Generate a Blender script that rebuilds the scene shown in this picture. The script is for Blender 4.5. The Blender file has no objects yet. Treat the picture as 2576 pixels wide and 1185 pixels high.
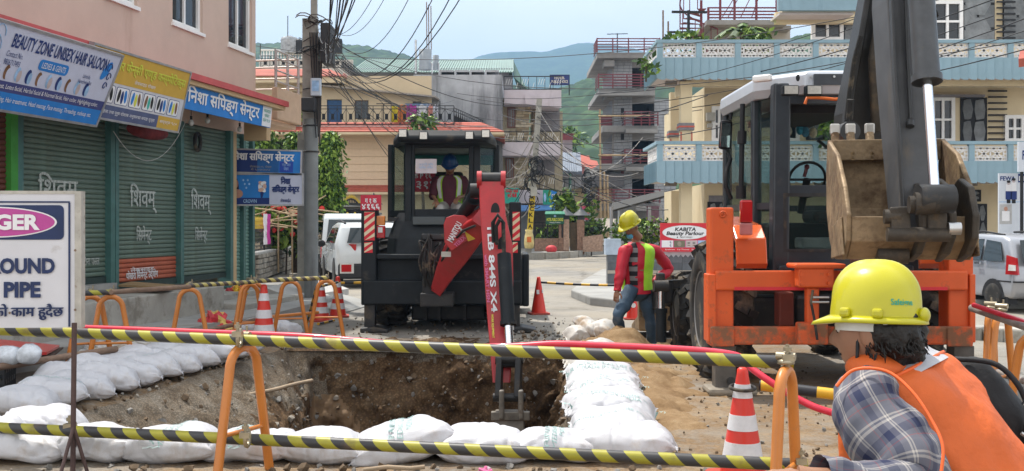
import bpy,bmesh,math,random
from mathutils import Vector,Matrix,noise
R=math.radians
random.seed(11)
S=bpy.context.scene
C=S.collection
# camera, sky, sun, exposure
F,CX,HY,CAMH=2576.0,1288.0,565.0,1.6
cam=bpy.data.cameras.new('camera');cam.lens=36;cam.sensor_width=36
cam.shift_y=-(592.5-HY)/2576.0;cam.clip_start=.05;cam.clip_end=9000
camo=bpy.data.objects.new('camera',cam);C.objects.link(camo)
camo.location=(0,0,CAMH);camo.rotation_euler=(R(90),0,0);S.camera=camo
SUN_EL,SUN_AZ=R(63),R(-38)
wd=bpy.data.worlds.new('World');S.world=wd;wd.use_nodes=True
nt=wd.node_tree;N,L=nt.nodes,nt.links
bgn=N['Background'];bgn.inputs[1].default_value=.1
sky=N.new('ShaderNodeTexSky');sky.sky_type='NISHITA';sky.sun_disc=False
sky.sun_elevation=SUN_EL;sky.sun_rotation=SUN_AZ;sky.dust_density=2.5;sky.air_density=1.3
tc=N.new('ShaderNodeTexCoord');mp=N.new('ShaderNodeMapping');mp.inputs['Scale'].default_value=(1,1,2.6)
nz=N.new('ShaderNodeTexNoise');nz.inputs['Scale'].default_value=2.3;nz.inputs['Detail'].default_value=7;nz.inputs['Roughness'].default_value=.55
cr=N.new('ShaderNodeValToRGB');cr.color_ramp.elements[0].position=.36;cr.color_ramp.elements[0].color=(.77,.77,.77,1)
cr.color_ramp.elements[1].position=.56;cr.color_ramp.elements[1].color=(.97,.97,.97,1)
mx=N.new('ShaderNodeMix');mx.data_type='RGBA'
L.new(tc.outputs['Generated'],mp.inputs[0]);L.new(mp.outputs[0],nz.inputs['Vector']);L.new(nz.outputs[0],cr.inputs[0])
L.new(cr.outputs[0],mx.inputs['Factor']);L.new(sky.outputs[0],mx.inputs['A']);mx.inputs['B'].default_value=(11.6,11.7,11.8,1)
L.new(mx.outputs['Result'],bgn.inputs[0])
sl=bpy.data.lights.new('sun','SUN');sl.energy=4.9;sl.angle=R(1.2);sl.color=(1,.95,.87)
so=bpy.data.objects.new('sun',sl);C.objects.link(so)
sd=Vector((math.sin(SUN_AZ)*math.cos(SUN_EL),math.cos(SUN_AZ)*math.cos(SUN_EL),math.sin(SUN_EL)))
so.rotation_euler=sd.to_track_quat('Z','Y').to_euler();so.location=(-20,20,60)
vs=S.view_settings;S.display_settings.display_device='sRGB'
vs.view_transform='Standard';vs.look='None';vs.exposure=.42;vs.gamma=1;vs.use_curve_mapping=False
S.render.engine='CYCLES';S.cycles.max_bounces=6;S.cycles.diffuse_bounces=3;S.cycles.glossy_bounces=3
S.cycles.transparent_max_bounces=12;S.cycles.caustics_reflective=False;S.cycles.caustics_refractive=False
S.cycles.use_denoising=True;S.cycles.sample_clamp_indirect=6;S.render.use_persistent_data=False
# pixel rays -> places in the world
def P(X,Y,d):return Vector(((X-CX)*d/F,d,CAMH+(HY-Y)*d/F))
def G(X,Y,z=0.0):
 d=(CAMH-z)*F/(Y-HY);return Vector(((X-CX)*d/F,d,z))
class Frame:
 def __init__(s,o,ang):s.o=Vector((o[0],o[1],0));s.a=ang;s.ux=Vector((math.cos(ang),math.sin(ang),0));s.vy=Vector((-math.sin(ang),math.cos(ang),0))
 def hit(s,X,Y,v=0.0):
  r=Vector(((X-CX)/F,1,(HY-Y)/F));q=s.o+s.vy*v
  t=q.dot(s.vy)/r.dot(s.vy);p=r*t
  return(p-s.o).dot(s.ux),CAMH+p.z
 def w(s,u,v,z):p=s.o+s.ux*u+s.vy*v;return Vector((p.x,p.y,z))
# materials
MATS={}
def M(name,col,rough=.7,metal=0.,var=.18,vs=6.,dirt=None,bump=0.,bs=40.,spec=.4,coat=0.,rnd=0.,alpha=1.,streak=False):
 if name in MATS:return MATS[name]
 m=bpy.data.materials.new(name);m.use_nodes=True;nt=m.node_tree;n,l=nt.nodes,nt.links
 b=n['Principled BSDF'];b.inputs['Roughness'].default_value=rough;b.inputs['Metallic'].default_value=metal
 b.inputs['Specular IOR Level'].default_value=spec;b.inputs['Coat Weight'].default_value=coat
 b.inputs['Alpha'].default_value=alpha
 co=n.new('ShaderNodeTexCoord').outputs['Object']
 nz=n.new('ShaderNodeTexNoise');nz.inputs['Scale'].default_value=vs;nz.inputs['Detail'].default_value=6;nz.inputs['Roughness'].default_value=.62
 l.new(co,nz.inputs['Vector'])
 mr=n.new('ShaderNodeMapRange');mr.inputs[1].default_value=.3;mr.inputs[2].default_value=.7
 mr.inputs[3].default_value=1-var;mr.inputs[4].default_value=1+var;l.new(nz.outputs[0],mr.inputs[0])
 sc=n.new('ShaderNodeVectorMath');sc.operation='SCALE';sc.inputs[0].default_value=col[:3];l.new(mr.outputs[0],sc.inputs['Scale'])
 out=sc.outputs[0]
 if rnd:
  oi=n.new('ShaderNodeObjectInfo');m2=n.new('ShaderNodeMapRange');m2.inputs[3].default_value=1-rnd;m2.inputs[4].default_value=1+rnd
  l.new(oi.outputs['Random'],m2.inputs[0]);s2=n.new('ShaderNodeVectorMath');s2.operation='SCALE';l.new(out,s2.inputs[0]);l.new(m2.outputs[0],s2.inputs['Scale']);out=s2.outputs[0]
 if dirt:
  dc,amt,ds=dirt
  src=co
  if streak:
   mpn=n.new('ShaderNodeMapping');mpn.inputs['Scale'].default_value=(1,1,.12);l.new(co,mpn.inputs[0]);src=mpn.outputs[0]
  n2=n.new('ShaderNodeTexNoise');n2.inputs['Scale'].default_value=ds;n2.inputs['Detail'].default_value=8;n2.inputs['Roughness'].default_value=.68;l.new(src,n2.inputs['Vector'])
  r2=n.new('ShaderNodeMapRange');th=.66-.3*amt;r2.inputs[1].default_value=th;r2.inputs[2].default_value=th+.13;r2.inputs[4].default_value=min(1,.55+.4*amt);l.new(n2.outputs[0],r2.inputs[0])
  mi=n.new('ShaderNodeMix');mi.data_type='RGBA';l.new(r2.outputs[0],mi.inputs['Factor']);l.new(out,mi.inputs['A']);mi.inputs['B'].default_value=(*dc[:3],1);out=mi.outputs['Result']
  r3=n.new('ShaderNodeMapRange');r3.inputs[3].default_value=rough;r3.inputs[4].default_value=min(1,rough+.35);l.new(r2.outputs[0],r3.inputs[0]);l.new(r3.outputs[0],b.inputs['Roughness'])
 l.new(out,b.inputs['Base Color'])
 if bump:
  n3=n.new('ShaderNodeTexNoise');n3.inputs['Scale'].default_value=bs;n3.inputs['Detail'].default_value=5;l.new(co,n3.inputs['Vector'])
  bp=n.new('ShaderNodeBump');bp.inputs['Strength'].default_value=1;bp.inputs['Distance'].default_value=bump;l.new(n3.outputs[0],bp.inputs['Height']);l.new(bp.outputs[0],b.inputs['Normal'])
 MATS[name]=m;return m
def glass(name,col=(.02,.03,.035),rough=.04,trans=0.):
 if name in MATS:return MATS[name]
 m=bpy.data.materials.new(name);m.use_nodes=True;nt=m.node_tree;n,l=nt.nodes,nt.links
 b=n['Principled BSDF'];b.inputs['Base Color'].default_value=(*col,1);b.inputs['Roughness'].default_value=rough;b.inputs['Specular IOR Level'].default_value=.6
 if trans:
  t=n.new('ShaderNodeBsdfTransparent');t.inputs[0].default_value=(.86,.92,.9,1);mi=n.new('ShaderNodeMixShader');mi.inputs[0].default_value=trans
  l.new(b.outputs[0],mi.inputs[1]);l.new(t.outputs[0],mi.inputs[2]);l.new(mi.outputs[0],n['Material Output'].inputs[0])
 MATS[name]=m;return m
# mesh builder
def mxrot(rx=0,ry=0,rz=0):return Matrix.Rotation(rz,3,'Z')@Matrix.Rotation(ry,3,'Y')@Matrix.Rotation(rx,3,'X')
def align(d):
 return Vector(d).normalized().to_track_quat('Z','Y').to_matrix()
class MB:
 def __init__(s):s.v=[];s.f=[];s.mi=[];s.sm=[]
 def add(s,vs,fs,mi=0,sm=False):
  o=len(s.v);s.v+=[tuple(p)for p in vs]
  for f in fs:s.f.append([i+o for i in f]);s.mi.append(mi);s.sm.append(sm)
  return s
 def box(s,c,d,rot=None,mi=0,tx=1.,ty=1.):
  x,y,z=d[0]/2,d[1]/2,d[2]/2;c=Vector(c)
  vs=[Vector((a*x,b*y,e*z))if e<0 else Vector((a*x*tx,b*y*ty,e*z))for e in(-1,1)for a,b in((-1,-1),(1,-1),(1,1),(-1,1))]
  if rot is not None:vs=[rot@p for p in vs]
  return s.add([c+p for p in vs],[(3,2,1,0),(4,5,6,7),(0,1,5,4),(1,2,6,5),(2,3,7,6),(3,0,4,7)],mi)
 def bx(s,x0,x1,y0,y1,z0,z1,mi=0):return s.box(((x0+x1)/2,(y0+y1)/2,(z0+z1)/2),(abs(x1-x0),abs(y1-y0),abs(z1-z0)),None,mi)
 def beam(s,a,b,w,h,mi=0,up=(0,0,1)):
  a,b=Vector(a),Vector(b);d=(b-a);ln=d.length;z=d/ln;x=z.cross(Vector(up))
  if x.length<1e-4:x=Vector((1,0,0))
  x.normalize();y=x.cross(z);rot=Matrix((x,y,z)).transposed()
  return s.box((a+b)/2,(w,h,ln),rot,mi)
 def tube(s,pts,r,n=8,mi=0,cap=True,closed=False,sm=True):
  pts=[Vector(p)for p in pts];k=len(pts);rs=r if isinstance(r,(list,tuple))else[r]*k
  vs=[];prev=None
  for i,p in enumerate(pts):
   if closed:t=pts[(i+1)%k]-pts[i-1]
   else:t=pts[min(i+1,k-1)]-pts[max(i-1,0)]
   t=t.normalized()if t.length>1e-9 else Vector((0,0,1))
   if prev is None:x=t.orthogonal().normalized()
   else:
    x=prev-t*prev.dot(t);x=x.normalized()if x.length>1e-6 else t.orthogonal().normalized()
   prev=x;y=t.cross(x)
   vs+=[p+(x*math.cos(a)+y*math.sin(a))*rs[i]for a in(2*math.pi*j/n for j in range(n))]
  fs=[]
  for i in range(k if closed else k-1):
   a,b=i*n,((i+1)%k)*n
   fs+=[(a+j,a+(j+1)%n,b+(j+1)%n,b+j)for j in range(n)]
  s.add(vs,fs,mi,sm)
  if cap and not closed:
   s.add(vs[:n],[tuple(range(n))[::-1]],mi);s.add(vs[-n:],[tuple(range(n))],mi)
  return s
 def cyl(s,a,b,r,n=14,mi=0,r2=None,sm=True):return s.tube([a,b],[r,r if r2 is None else r2],n,mi,True,False,sm)
 def lathe(s,prof,n=20,o=(0,0,0),rot=None,mi=0,sm=True,arc=None):
  o=Vector(o);vs=[];k=len(prof)
  for(r,z)in prof:
   for j in range(n):
    a=2*math.pi*j/n;p=Vector((r*math.cos(a),r*math.sin(a),z));vs.append(o+(rot@p if rot is not None else p))
  fs=[(i*n+j,i*n+(j+1)%n,(i+1)*n+(j+1)%n,(i+1)*n+j)for i in range(k-1)for j in range(n)]
  s.add(vs,fs,mi,sm)
  if prof[0][0]>1e-5:s.add(vs[:n],[tuple(range(n))[::-1]],mi)
  if prof[-1][0]>1e-5:s.add(vs[-n:],[tuple(range(n))],mi)
  return s
 def prism(s,poly,ax,t0,t1,mi=0,sm=False):
  def pt(a,b,t):return(t,a,b)if ax=='x' else((a,t,b)if ax=='y' else(a,b,t))
  n=len(poly);vs=[pt(a,b,t0)for a,b in poly]+[pt(a,b,t1)for a,b in poly]
  fs=[tuple(range(n))[::-1],tuple(range(n,2*n))]+[(i,(i+1)%n,n+(i+1)%n,n+i)for i in range(n)]
  return s.add(vs,fs,mi,sm)
 def quad(s,a,b,c,d,mi=0):return s.add([a,b,c,d],[(0,1,2,3)],mi)
 def slab(s,a,b,c,d,t,mi=0):
  a,b,c,d=map(Vector,(a,b,c,d));nn=(b-a).cross(d-a).normalized()*t
  return s.add([a,b,c,d,a-nn,b-nn,c-nn,d-nn],[(0,1,2,3),(7,6,5,4),(1,0,4,5),(2,1,5,6),(3,2,6,7),(0,3,7,4)],mi)
 def ball(s,c,r,n=12,m=8,mi=0,rot=None,sm=True):
  r=r if isinstance(r,(tuple,list))else(r,r,r);c=Vector(c);vs=[]
  for i in range(1,m):
   t=math.pi*i/m
   for j in range(n):
    a=2*math.pi*j/n;p=Vector((r[0]*math.sin(t)*math.cos(a),r[1]*math.sin(t)*math.sin(a),r[2]*math.cos(t)));vs.append(c+(rot@p if rot is not None else p))
  tp,bt=Vector((0,0,r[2])),Vector((0,0,-r[2]))
  if rot is not None:tp,bt=rot@tp,rot@bt
  vs+=[c+tp,c+bt];T,B=len(vs)-2,len(vs)-1
  fs=[(T,j,(j+1)%n)for j in range(n)]+[(B,(m-2)*n+(j+1)%n,(m-2)*n+j)for j in range(n)]
  fs+=[(i*n+j,(i+1)*n+j,(i+1)*n+(j+1)%n,i*n+(j+1)%n)for i in range(m-2)for j in range(n)]
  return s.add(vs,fs,mi,sm)
 def loft(s,rings,mi=0,cap=True,sm=True,closed=True):
  n=len(rings[0]);vs=[p for r in rings for p in r];k=len(rings);e=n if closed else n-1
  s.add(vs,[(i*n+j,i*n+(j+1)%n,(i+1)*n+(j+1)%n,(i+1)*n+j)for i in range(k-1)for j in range(e)],mi,sm)
  if cap:s.add(rings[0],[tuple(range(n))[::-1]],mi,sm);s.add(rings[-1],[tuple(range(n))],mi,sm)
  return s
 def mesh(s,name,mats):
  me=bpy.data.meshes.new(name);me.from_pydata(s.v,[],s.f)
  for m in(mats if isinstance(mats,(list,tuple))else[mats]):me.materials.append(m)
  me.polygons.foreach_set('material_index',s.mi);me.polygons.foreach_set('use_smooth',s.sm);me.update();return me
 def build(s,name,mats,parent=None,bevel=0.,seg=2,loc=None,sub=0,weld=False):
  return link(name,s.mesh(name,mats),parent,bevel,seg,loc,sub,weld)
def link(name,me,parent=None,bevel=0.,seg=2,loc=None,sub=0,weld=False):
 o=bpy.data.objects.new(name,me);C.objects.link(o)
 if parent:o.parent=parent
 if loc is not None:o.location=loc
 if weld:md=o.modifiers.new('weld','WELD');md.merge_threshold=.0005
 if bevel:md=o.modifiers.new('bevel','BEVEL');md.width=bevel;md.segments=seg;md.limit_method='ANGLE';md.angle_limit=R(38);md.harden_normals=False
 if sub:md=o.modifiers.new('sub','SUBSURF');md.levels=sub;md.render_levels=sub
 return o
def tag(o,label=None,cat=None,group=None,kind=None):
 if label:o['label']=label
 if cat:o['category']=cat
 if group:o['group']=group
 if kind:o['kind']=kind
 return o
def thing(name,label,cat,loc=(0,0,0),rz=0.,group=None):
 o=bpy.data.objects.new(name,None);o.empty_display_size=.1;C.objects.link(o);o.location=loc;o.rotation_euler=(0,0,rz)
 return tag(o,label,cat,group)
def copy_tree(o,parent=None,loc=None,rz=None,label=None,group=None):
 c=o.copy();C.objects.link(c)
 if parent:c.parent=parent
 if loc is not None:c.location=loc
 if rz is not None:c.rotation_euler=(0,0,rz)
 if label:c['label']=label
 if group:c['group']=group
 for ch in o.children:copy_tree(ch,c)
 return c
def inst(o,loc,rot=None,parent=None,scale=None):
 c=o.copy();C.objects.link(c);c.location=loc
 if parent:c.parent=parent
 if rot is not None:c.rotation_euler=rot
 if scale is not None:c.scale=scale
 return c
def text_mesh(s,h=1.,w=None,bold=0.,shear=0.,align_x='CENTER',space=1.,ww=None):
 dev=any(ord(q)>0x900 for q in s);bsh=bold if dev else 0;bold=0 if dev else bold
 c=bpy.data.curves.new('lettering','FONT');c.body=s;c.align_x=align_x;c.align_y='CENTER';c.resolution_u=3;c.offset=bold;c.shear=shear;c.space_character=space;c.fill_mode='FRONT'
 o=bpy.data.objects.new('lettering',c);C.objects.link(o);bpy.context.view_layer.update()
 me=bpy.data.meshes.new_from_object(o.evaluated_get(bpy.context.evaluated_depsgraph_get()));bpy.data.objects.remove(o);bpy.data.curves.remove(c)
 xs=[v.co.x for v in me.vertices];ys=[v.co.y for v in me.vertices]
 if not xs:return me
 W,H=max(xs)-min(xs),max(ys)-min(ys);k=h/H;kx=(w/W)if w else k
 ax={'CENTER':(max(xs)+min(xs))/2,'LEFT':min(xs),'RIGHT':max(xs)}[align_x];cy=(max(ys)+min(ys))/2
 bm=bmesh.new();bm.from_mesh(me);seen=set();i=0
 for v0 in bm.verts:
  if v0.index in seen:continue
  st=[v0];seen.add(v0.index)
  while st:
   v=st.pop();v.co.z=-(i%4)*.0006
   for e in v.link_edges:
    q=e.other_vert(v)
    if q.index not in seen:seen.add(q.index);st.append(q)
  i+=1
 bm.verts.ensure_lookup_table();bm.faces.ensure_lookup_table();n0,f0=len(bm.verts),len(bm.faces)
 for v in bm.verts:v.co=Vector(((v.co.x-ax)*kx,v.co.z,(v.co.y-cy)*k))
 if bsh:
  for q,(dx,dz)in enumerate(((bsh*h,bsh*h*.5),(-bsh*h,-bsh*h*.5))):
   g=bmesh.ops.duplicate(bm,geom=bm.verts[:n0]+bm.faces[:f0]if q==0 else src)['geom']
   if q==0:src=bm.verts[:n0]+bm.faces[:f0]
   for v in g:
    if isinstance(v,bmesh.types.BMVert):v.co+=Vector((dx,-.0026*(q+1),dz))
   bm.verts.ensure_lookup_table();bm.faces.ensure_lookup_table();src=bm.verts[:n0]+bm.faces[:f0]
 bm.to_mesh(me);bm.free();return me
def text(s,mat,parent,loc,h,w=None,rot=(0,0,0),bold=0.,shear=0.,align_x='CENTER',space=1.,name='lettering'):
 me=text_mesh(s,h,w,bold,shear,align_x,space);me.materials.append(mat)
 o=link(name,me,parent);o.location=loc;o.rotation_euler=rot;return o
def sp_(pts,n=6):
 pts=[Vector(q)for q in pts];res=[]
 for i in range(len(pts)-1):
  p0,p1,p2,p3=pts[max(0,i-1)],pts[i],pts[i+1],pts[min(len(pts)-1,i+2)]
  for k in range(n):t=k/n;res.append(.5*((2*p1)+(p2-p0)*t+(2*p0-5*p1+4*p2-p3)*t*t+(3*p1-p0-3*p2+p3)*t**3))
 return res+[pts[-1]]
def ORD(i):return['first','second','third','fourth','fifth','sixth','seventh','eighth','ninth','tenth','eleventh','twelfth','thirteenth','fourteenth','fifteenth','sixteenth','seventeenth','eighteenth'][i]
def fbm(p,s,o=4):return noise.fractal(Vector(p)*s,1.0,2.0,o)
BLACKP=M('black_paint',(.014,.0175,.021),.5,var=.25,dirt=((.10,.085,.065),.22,3),spec=.22)
DARKST=M('dark_steel',(.035,.035,.036),.5,.3,var=.3,dirt=((.13,.1,.07),.35,5))
STEEL=M('bare_steel',(.5,.5,.5),.3,.9,var=.2)
CHROME=M('chrome_rod',(.8,.82,.85),.12,1.,var=.04)
RUBBER=M('tyre_rubber',(.025,.024,.023),.85,var=.3,vs=4,dirt=((.2,.16,.11),.45,4),bump=.004,bs=60)
WHITE=M('white_paint',(.8,.8,.79),.5,var=.06)
CONC=M('concrete',(.34,.335,.32),.9,var=.22,vs=3,dirt=((.16,.15,.13),.3,1.5),bump=.004,bs=40)
CREAM=M('cream_paint',(.62,.5,.31),.8,var=.06,vs=1.5,dirt=((.4,.31,.2),.12,1.5))
GLASSD=glass('dark_glass');GLASST=glass('clear_glass',(.03,.045,.045),.03,.8)
REDPAINT=M('red_paint',(.55,.03,.025),.45,var=.12)
# ground, pit, pavements, hills, haze
def road_mat():
 m=bpy.data.materials.new('dusty_road');m.use_nodes=True;nt=m.node_tree;n,l=nt.nodes,nt.links;b=n['Principled BSDF'];b.inputs['Roughness'].default_value=.85;b.inputs['Specular IOR Level'].default_value=.25
 co=n.new('ShaderNodeTexCoord').outputs['Object']
 def noise_(s,d=6,r=.6):
  q=n.new('ShaderNodeTexNoise');q.inputs['Scale'].default_value=s;q.inputs['Detail'].default_value=d;q.inputs['Roughness'].default_value=r;l.new(co,q.inputs['Vector']);return q.outputs[0]
 def ramp(i,stops):
  q=n.new('ShaderNodeValToRGB');e=q.color_ramp.elements
  while len(e)<len(stops):e.new(.5)
  for k,(p,c)in enumerate(stops):e[k].position=p;e[k].color=(*c,1)
  l.new(i,q.inputs[0]);return q.outputs[0]
 def math_(op,a,b2=None,c=None):
  q=n.new('ShaderNodeMath');q.operation=op
  for k,x in enumerate((a,b2,c)):
   if x is None:continue
   if isinstance(x,(int,float)):q.inputs[k].default_value=x
   else:l.new(x,q.inputs[k])
  return q.outputs[0]
 def mixc(f,a,c):
  q=n.new('ShaderNodeMix');q.data_type='RGBA';l.new(f,q.inputs['Factor']);l.new(a,q.inputs['A']);l.new(c,q.inputs['B']);return q.outputs['Result']
 grey=ramp(noise_(.45,8),[(.3,(.19,.188,.18)),(.55,(.25,.245,.235)),(.75,(.30,.29,.27))])
 speck=ramp(noise_(55,3),[(.36,(.6,.6,.6)),(.5,(1,1,1)),(.68,(1.25,1.22,1.15))])
 mu=n.new('ShaderNodeMix');mu.data_type='RGBA';mu.blend_type='MULTIPLY';mu.inputs['Factor'].default_value=.7;l.new(grey,mu.inputs['A']);l.new(speck,mu.inputs['B'])
 dirt=ramp(noise_(1.3,9,.7),[(.28,(.15,.092,.045)),(.46,(.225,.148,.08)),(.6,(.3,.212,.125)),(.76,(.38,.3,.2))])
 sep=n.new('ShaderNodeSeparateXYZ');l.new(co,sep.inputs[0])
 dx=math_('MAXIMUM',math_('SUBTRACT',math_('ABSOLUTE',math_('SUBTRACT',sep.outputs[0],-.4)),3.6),0)
 dy=math_('MAXIMUM',math_('SUBTRACT',math_('ABSOLUTE',math_('SUBTRACT',sep.outputs[1],8.3)),5.0),0)
 dd=math_('ADD',math_('ADD',dx,dy),math_('MULTIPLY',math_('SUBTRACT',noise_(.9,8,.68),.5),3.4))
 mr=n.new('ShaderNodeMapRange');mr.inputs[1].default_value=.1;mr.inputs[2].default_value=1.3;mr.inputs[3].default_value=1;mr.inputs[4].default_value=0;l.new(dd,mr.inputs[0])
 patch=ramp(noise_(.55,7,.7),[(.5,(1,1,1)),(.66,(.25,.25,.25))])
 fine=ramp(noise_(7,9,.75),[(.34,(.25,.25,.25)),(.55,(1,1,1))])
 f=math_('MULTIPLY',math_('MULTIPLY',mr.outputs[0],patch),fine)
 grit=ramp(noise_(34,4,.7),[(.3,(.55,.52,.5)),(.5,(1,1,1)),(.72,(1.3,1.28,1.22))])
 dm=n.new('ShaderNodeMix');dm.data_type='RGBA';dm.blend_type='MULTIPLY';dm.inputs['Factor'].default_value=.85;l.new(dirt,dm.inputs['A']);l.new(grit,dm.inputs['B']);dirt=dm.outputs['Result']
 dust=ramp(noise_(.16,7),[(.38,(0,0,0)),(.64,(.7,.7,.7))])
 vo=n.new('ShaderNodeTexVoronoi');vo.feature='DISTANCE_TO_EDGE';vo.inputs['Scale'].default_value=.33;vm=n.new('ShaderNodeVectorMath');vm.operation='MULTIPLY_ADD';q=n.new('ShaderNodeTexNoise');q.inputs['Scale'].default_value=1.1;q.inputs['Detail'].default_value=6;l.new(co,q.inputs['Vector']);l.new(q.outputs['Color'],vm.inputs[0]);vm.inputs[1].default_value=(1.2,1.2,0);l.new(co,vm.inputs[2]);l.new(vm.outputs[0],vo.inputs['Vector'])
 crk=ramp(vo.outputs['Distance'],[(.0,(.45,.45,.45)),(.006,(.62,.62,.62)),(.016,(1,1,1))])
 wear=ramp(noise_(.9,8,.7),[(.32,(.74,.74,.75)),(.55,(1,1,1)),(.75,(1.14,1.13,1.1))])
 for extra in(crk,wear):
  m2=n.new('ShaderNodeMix');m2.data_type='RGBA';m2.blend_type='MULTIPLY';m2.inputs['Factor'].default_value=1;l.new(mu.outputs['Result'],m2.inputs['A']);l.new(extra,m2.inputs['B']);mu=m2
 sand=n.new('ShaderNodeRGB');sand.outputs[0].default_value=(.36,.31,.235,1)
 base=mixc(dust,mu.outputs['Result'],sand.outputs[0])
 l.new(mixc(f,base,dirt),b.inputs['Base Color'])
 bp=n.new('ShaderNodeBump');bp.inputs['Distance'].default_value=.03;l.new(noise_(11,10,.75),bp.inputs['Height']);l.new(bp.outputs[0],b.inputs['Normal'])
 return m
def soil_mat(name,cols,s=2.2,peb=30.,con=.65):
 m=bpy.data.materials.new(name);m.use_nodes=True;nt=m.node_tree;n,l=nt.nodes,nt.links;b=n['Principled BSDF'];b.inputs['Roughness'].default_value=.92;b.inputs['Specular IOR Level'].default_value=.2
 co=n.new('ShaderNodeTexCoord').outputs['Object']
 q=n.new('ShaderNodeTexNoise');q.inputs['Scale'].default_value=s;q.inputs['Detail'].default_value=10;q.inputs['Roughness'].default_value=.7;l.new(co,q.inputs['Vector'])
 r=n.new('ShaderNodeValToRGB');e=r.color_ramp.elements
 while len(e)<len(cols):e.new(.5)
 for k,c in enumerate(cols):e[k].position=.3+.42*k/(len(cols)-1);e[k].color=(*c,1)
 l.new(q.outputs[0],r.inputs[0])
 v=n.new('ShaderNodeTexVoronoi');v.inputs['Scale'].default_value=peb;l.new(co,v.inputs['Vector'])
 mr=n.new('ShaderNodeMapRange');mr.inputs[1].default_value=.1;mr.inputs[2].default_value=.6;mr.inputs[3].default_value=1+con*.4;mr.inputs[4].default_value=1-con*.6;l.new(v.outputs['Distance'],mr.inputs[0])
 sc=n.new('ShaderNodeVectorMath');sc.operation='SCALE';l.new(r.outputs[0],sc.inputs[0]);l.new(mr.outputs[0],sc.inputs['Scale']);l.new(sc.outputs[0],b.inputs['Base Color'])
 bp=n.new('ShaderNodeBump');bp.inputs['Distance'].default_value=.03;l.new(q.outputs[0],bp.inputs['Height']);l.new(bp.outputs[0],b.inputs['Normal'])
 return m
ROAD=road_mat()
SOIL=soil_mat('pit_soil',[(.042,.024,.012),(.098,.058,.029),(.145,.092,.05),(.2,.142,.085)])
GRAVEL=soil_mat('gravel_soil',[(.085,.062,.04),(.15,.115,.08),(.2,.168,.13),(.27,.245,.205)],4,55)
OCHRE=soil_mat('ochre_soil',[(.13,.075,.034),(.22,.138,.068),(.29,.195,.105),(.36,.265,.16)],3.5,120,.25)
corner=[(.42,7.45),(.62,10.2),(.8,13.15),(-1.1,13.4),(-2.95,13.25),(-3.3,11.0),(-3.65,8.3),(-3.2,7.45),(-1.4,7.4)]
def outline(n):
 k=len(corner);pts=[];per=n//k
 for i in range(k):
  a,b=Vector(corner[i]),Vector(corner[(i+1)%k])
  for j in range(per):pts.append(a.lerp(b,j/per))
 for _ in range(6):pts=[(pts[i-1]+pts[i]*2+pts[(i+1)%len(pts)])/4 for i in range(len(pts))]
 return[p+Vector((fbm((p.x,p.y,1),1.7),fbm((p.x,p.y,7),1.7)))*.07+Vector((fbm((p.x,p.y,3),7),fbm((p.x,p.y,9),7)))*.03 for p in pts]
OL=outline(450);CEN=Vector((-1.4,10.3))
mb=MB();rings=[]
rad=[0,.35,.9,2.2,6,20,90,600,2700]
for r in rad:
 ring=[]
 for p in OL:
  d=(p-CEN);q=p+d.normalized()*r
  z=0.0 if r>.9 else-.03 if r==0 else(.03*(1-r/.9)**2+.02*fbm((q.x,q.y,5),4))
  ring.append((q.x,q.y,z))
 rings.append(ring)
mb.loft(rings,0,False,True);ro=mb.build('road',ROAD);tag(ro,'dusty grey road surface round the pit',kind='structure')
prof=[(0,0),(.03,-.04)]+[(.03+.5*(t**1.2),-.04-1.85*t)for t in[i/46 for i in range(1,47)]]+[(.9,-1.93),(1.4,-1.96)]
mb=MB();rings=[]
for k,(off,z)in enumerate(prof):
 ring=[]
 for i,p in enumerate(OL):
  d=CEN-p;dn=Vector((d.x/abs(d.x)if abs(d.x)>1.2 else d.x/1.2,d.y/abs(d.y)if abs(d.y)>2 else d.y/2))if 0 else d.normalized()
  left=max(0,min(1,(-2.6-p.x)/.5));o=off*(1+.0*left)
  if left>0:o+=left*(.75*min(1,-z/.55)+.12*-z)
  far=max(0,min(1,(p.y-12.4)/.6));o+=far*.28*min(1,-z/1.2)
  a=min(1,-z/.25);q3=Vector((p.x,p.y,z))
  dis=a*(.15*fbm(q3,1.3)+.11*fbm(q3+Vector((9,2,4)),4.2)+.05*fbm(q3,12,3))
  q=p+dn*(o+dis);ring.append((q.x,q.y,z+a*(.05*fbm(q3+Vector((3,3,3)),5))))
 rings.append(ring)
mb.loft(rings,0,False,True)
fl=rings[-1];mb.add(fl+[(CEN.x,CEN.y,-2.0)],[(i,(i+1)%len(fl),len(fl))for i in range(len(fl))],0,True)
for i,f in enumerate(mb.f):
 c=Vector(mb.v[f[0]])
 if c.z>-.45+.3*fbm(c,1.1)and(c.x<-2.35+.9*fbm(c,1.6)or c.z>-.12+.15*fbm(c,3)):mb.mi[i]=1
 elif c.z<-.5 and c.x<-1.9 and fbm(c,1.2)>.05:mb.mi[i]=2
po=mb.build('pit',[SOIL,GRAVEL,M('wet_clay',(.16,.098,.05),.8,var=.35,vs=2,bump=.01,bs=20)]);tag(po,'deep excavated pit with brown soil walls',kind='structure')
WALLV=[Vector(p)for r in rings[2:46]for p in r[::3]]
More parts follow.
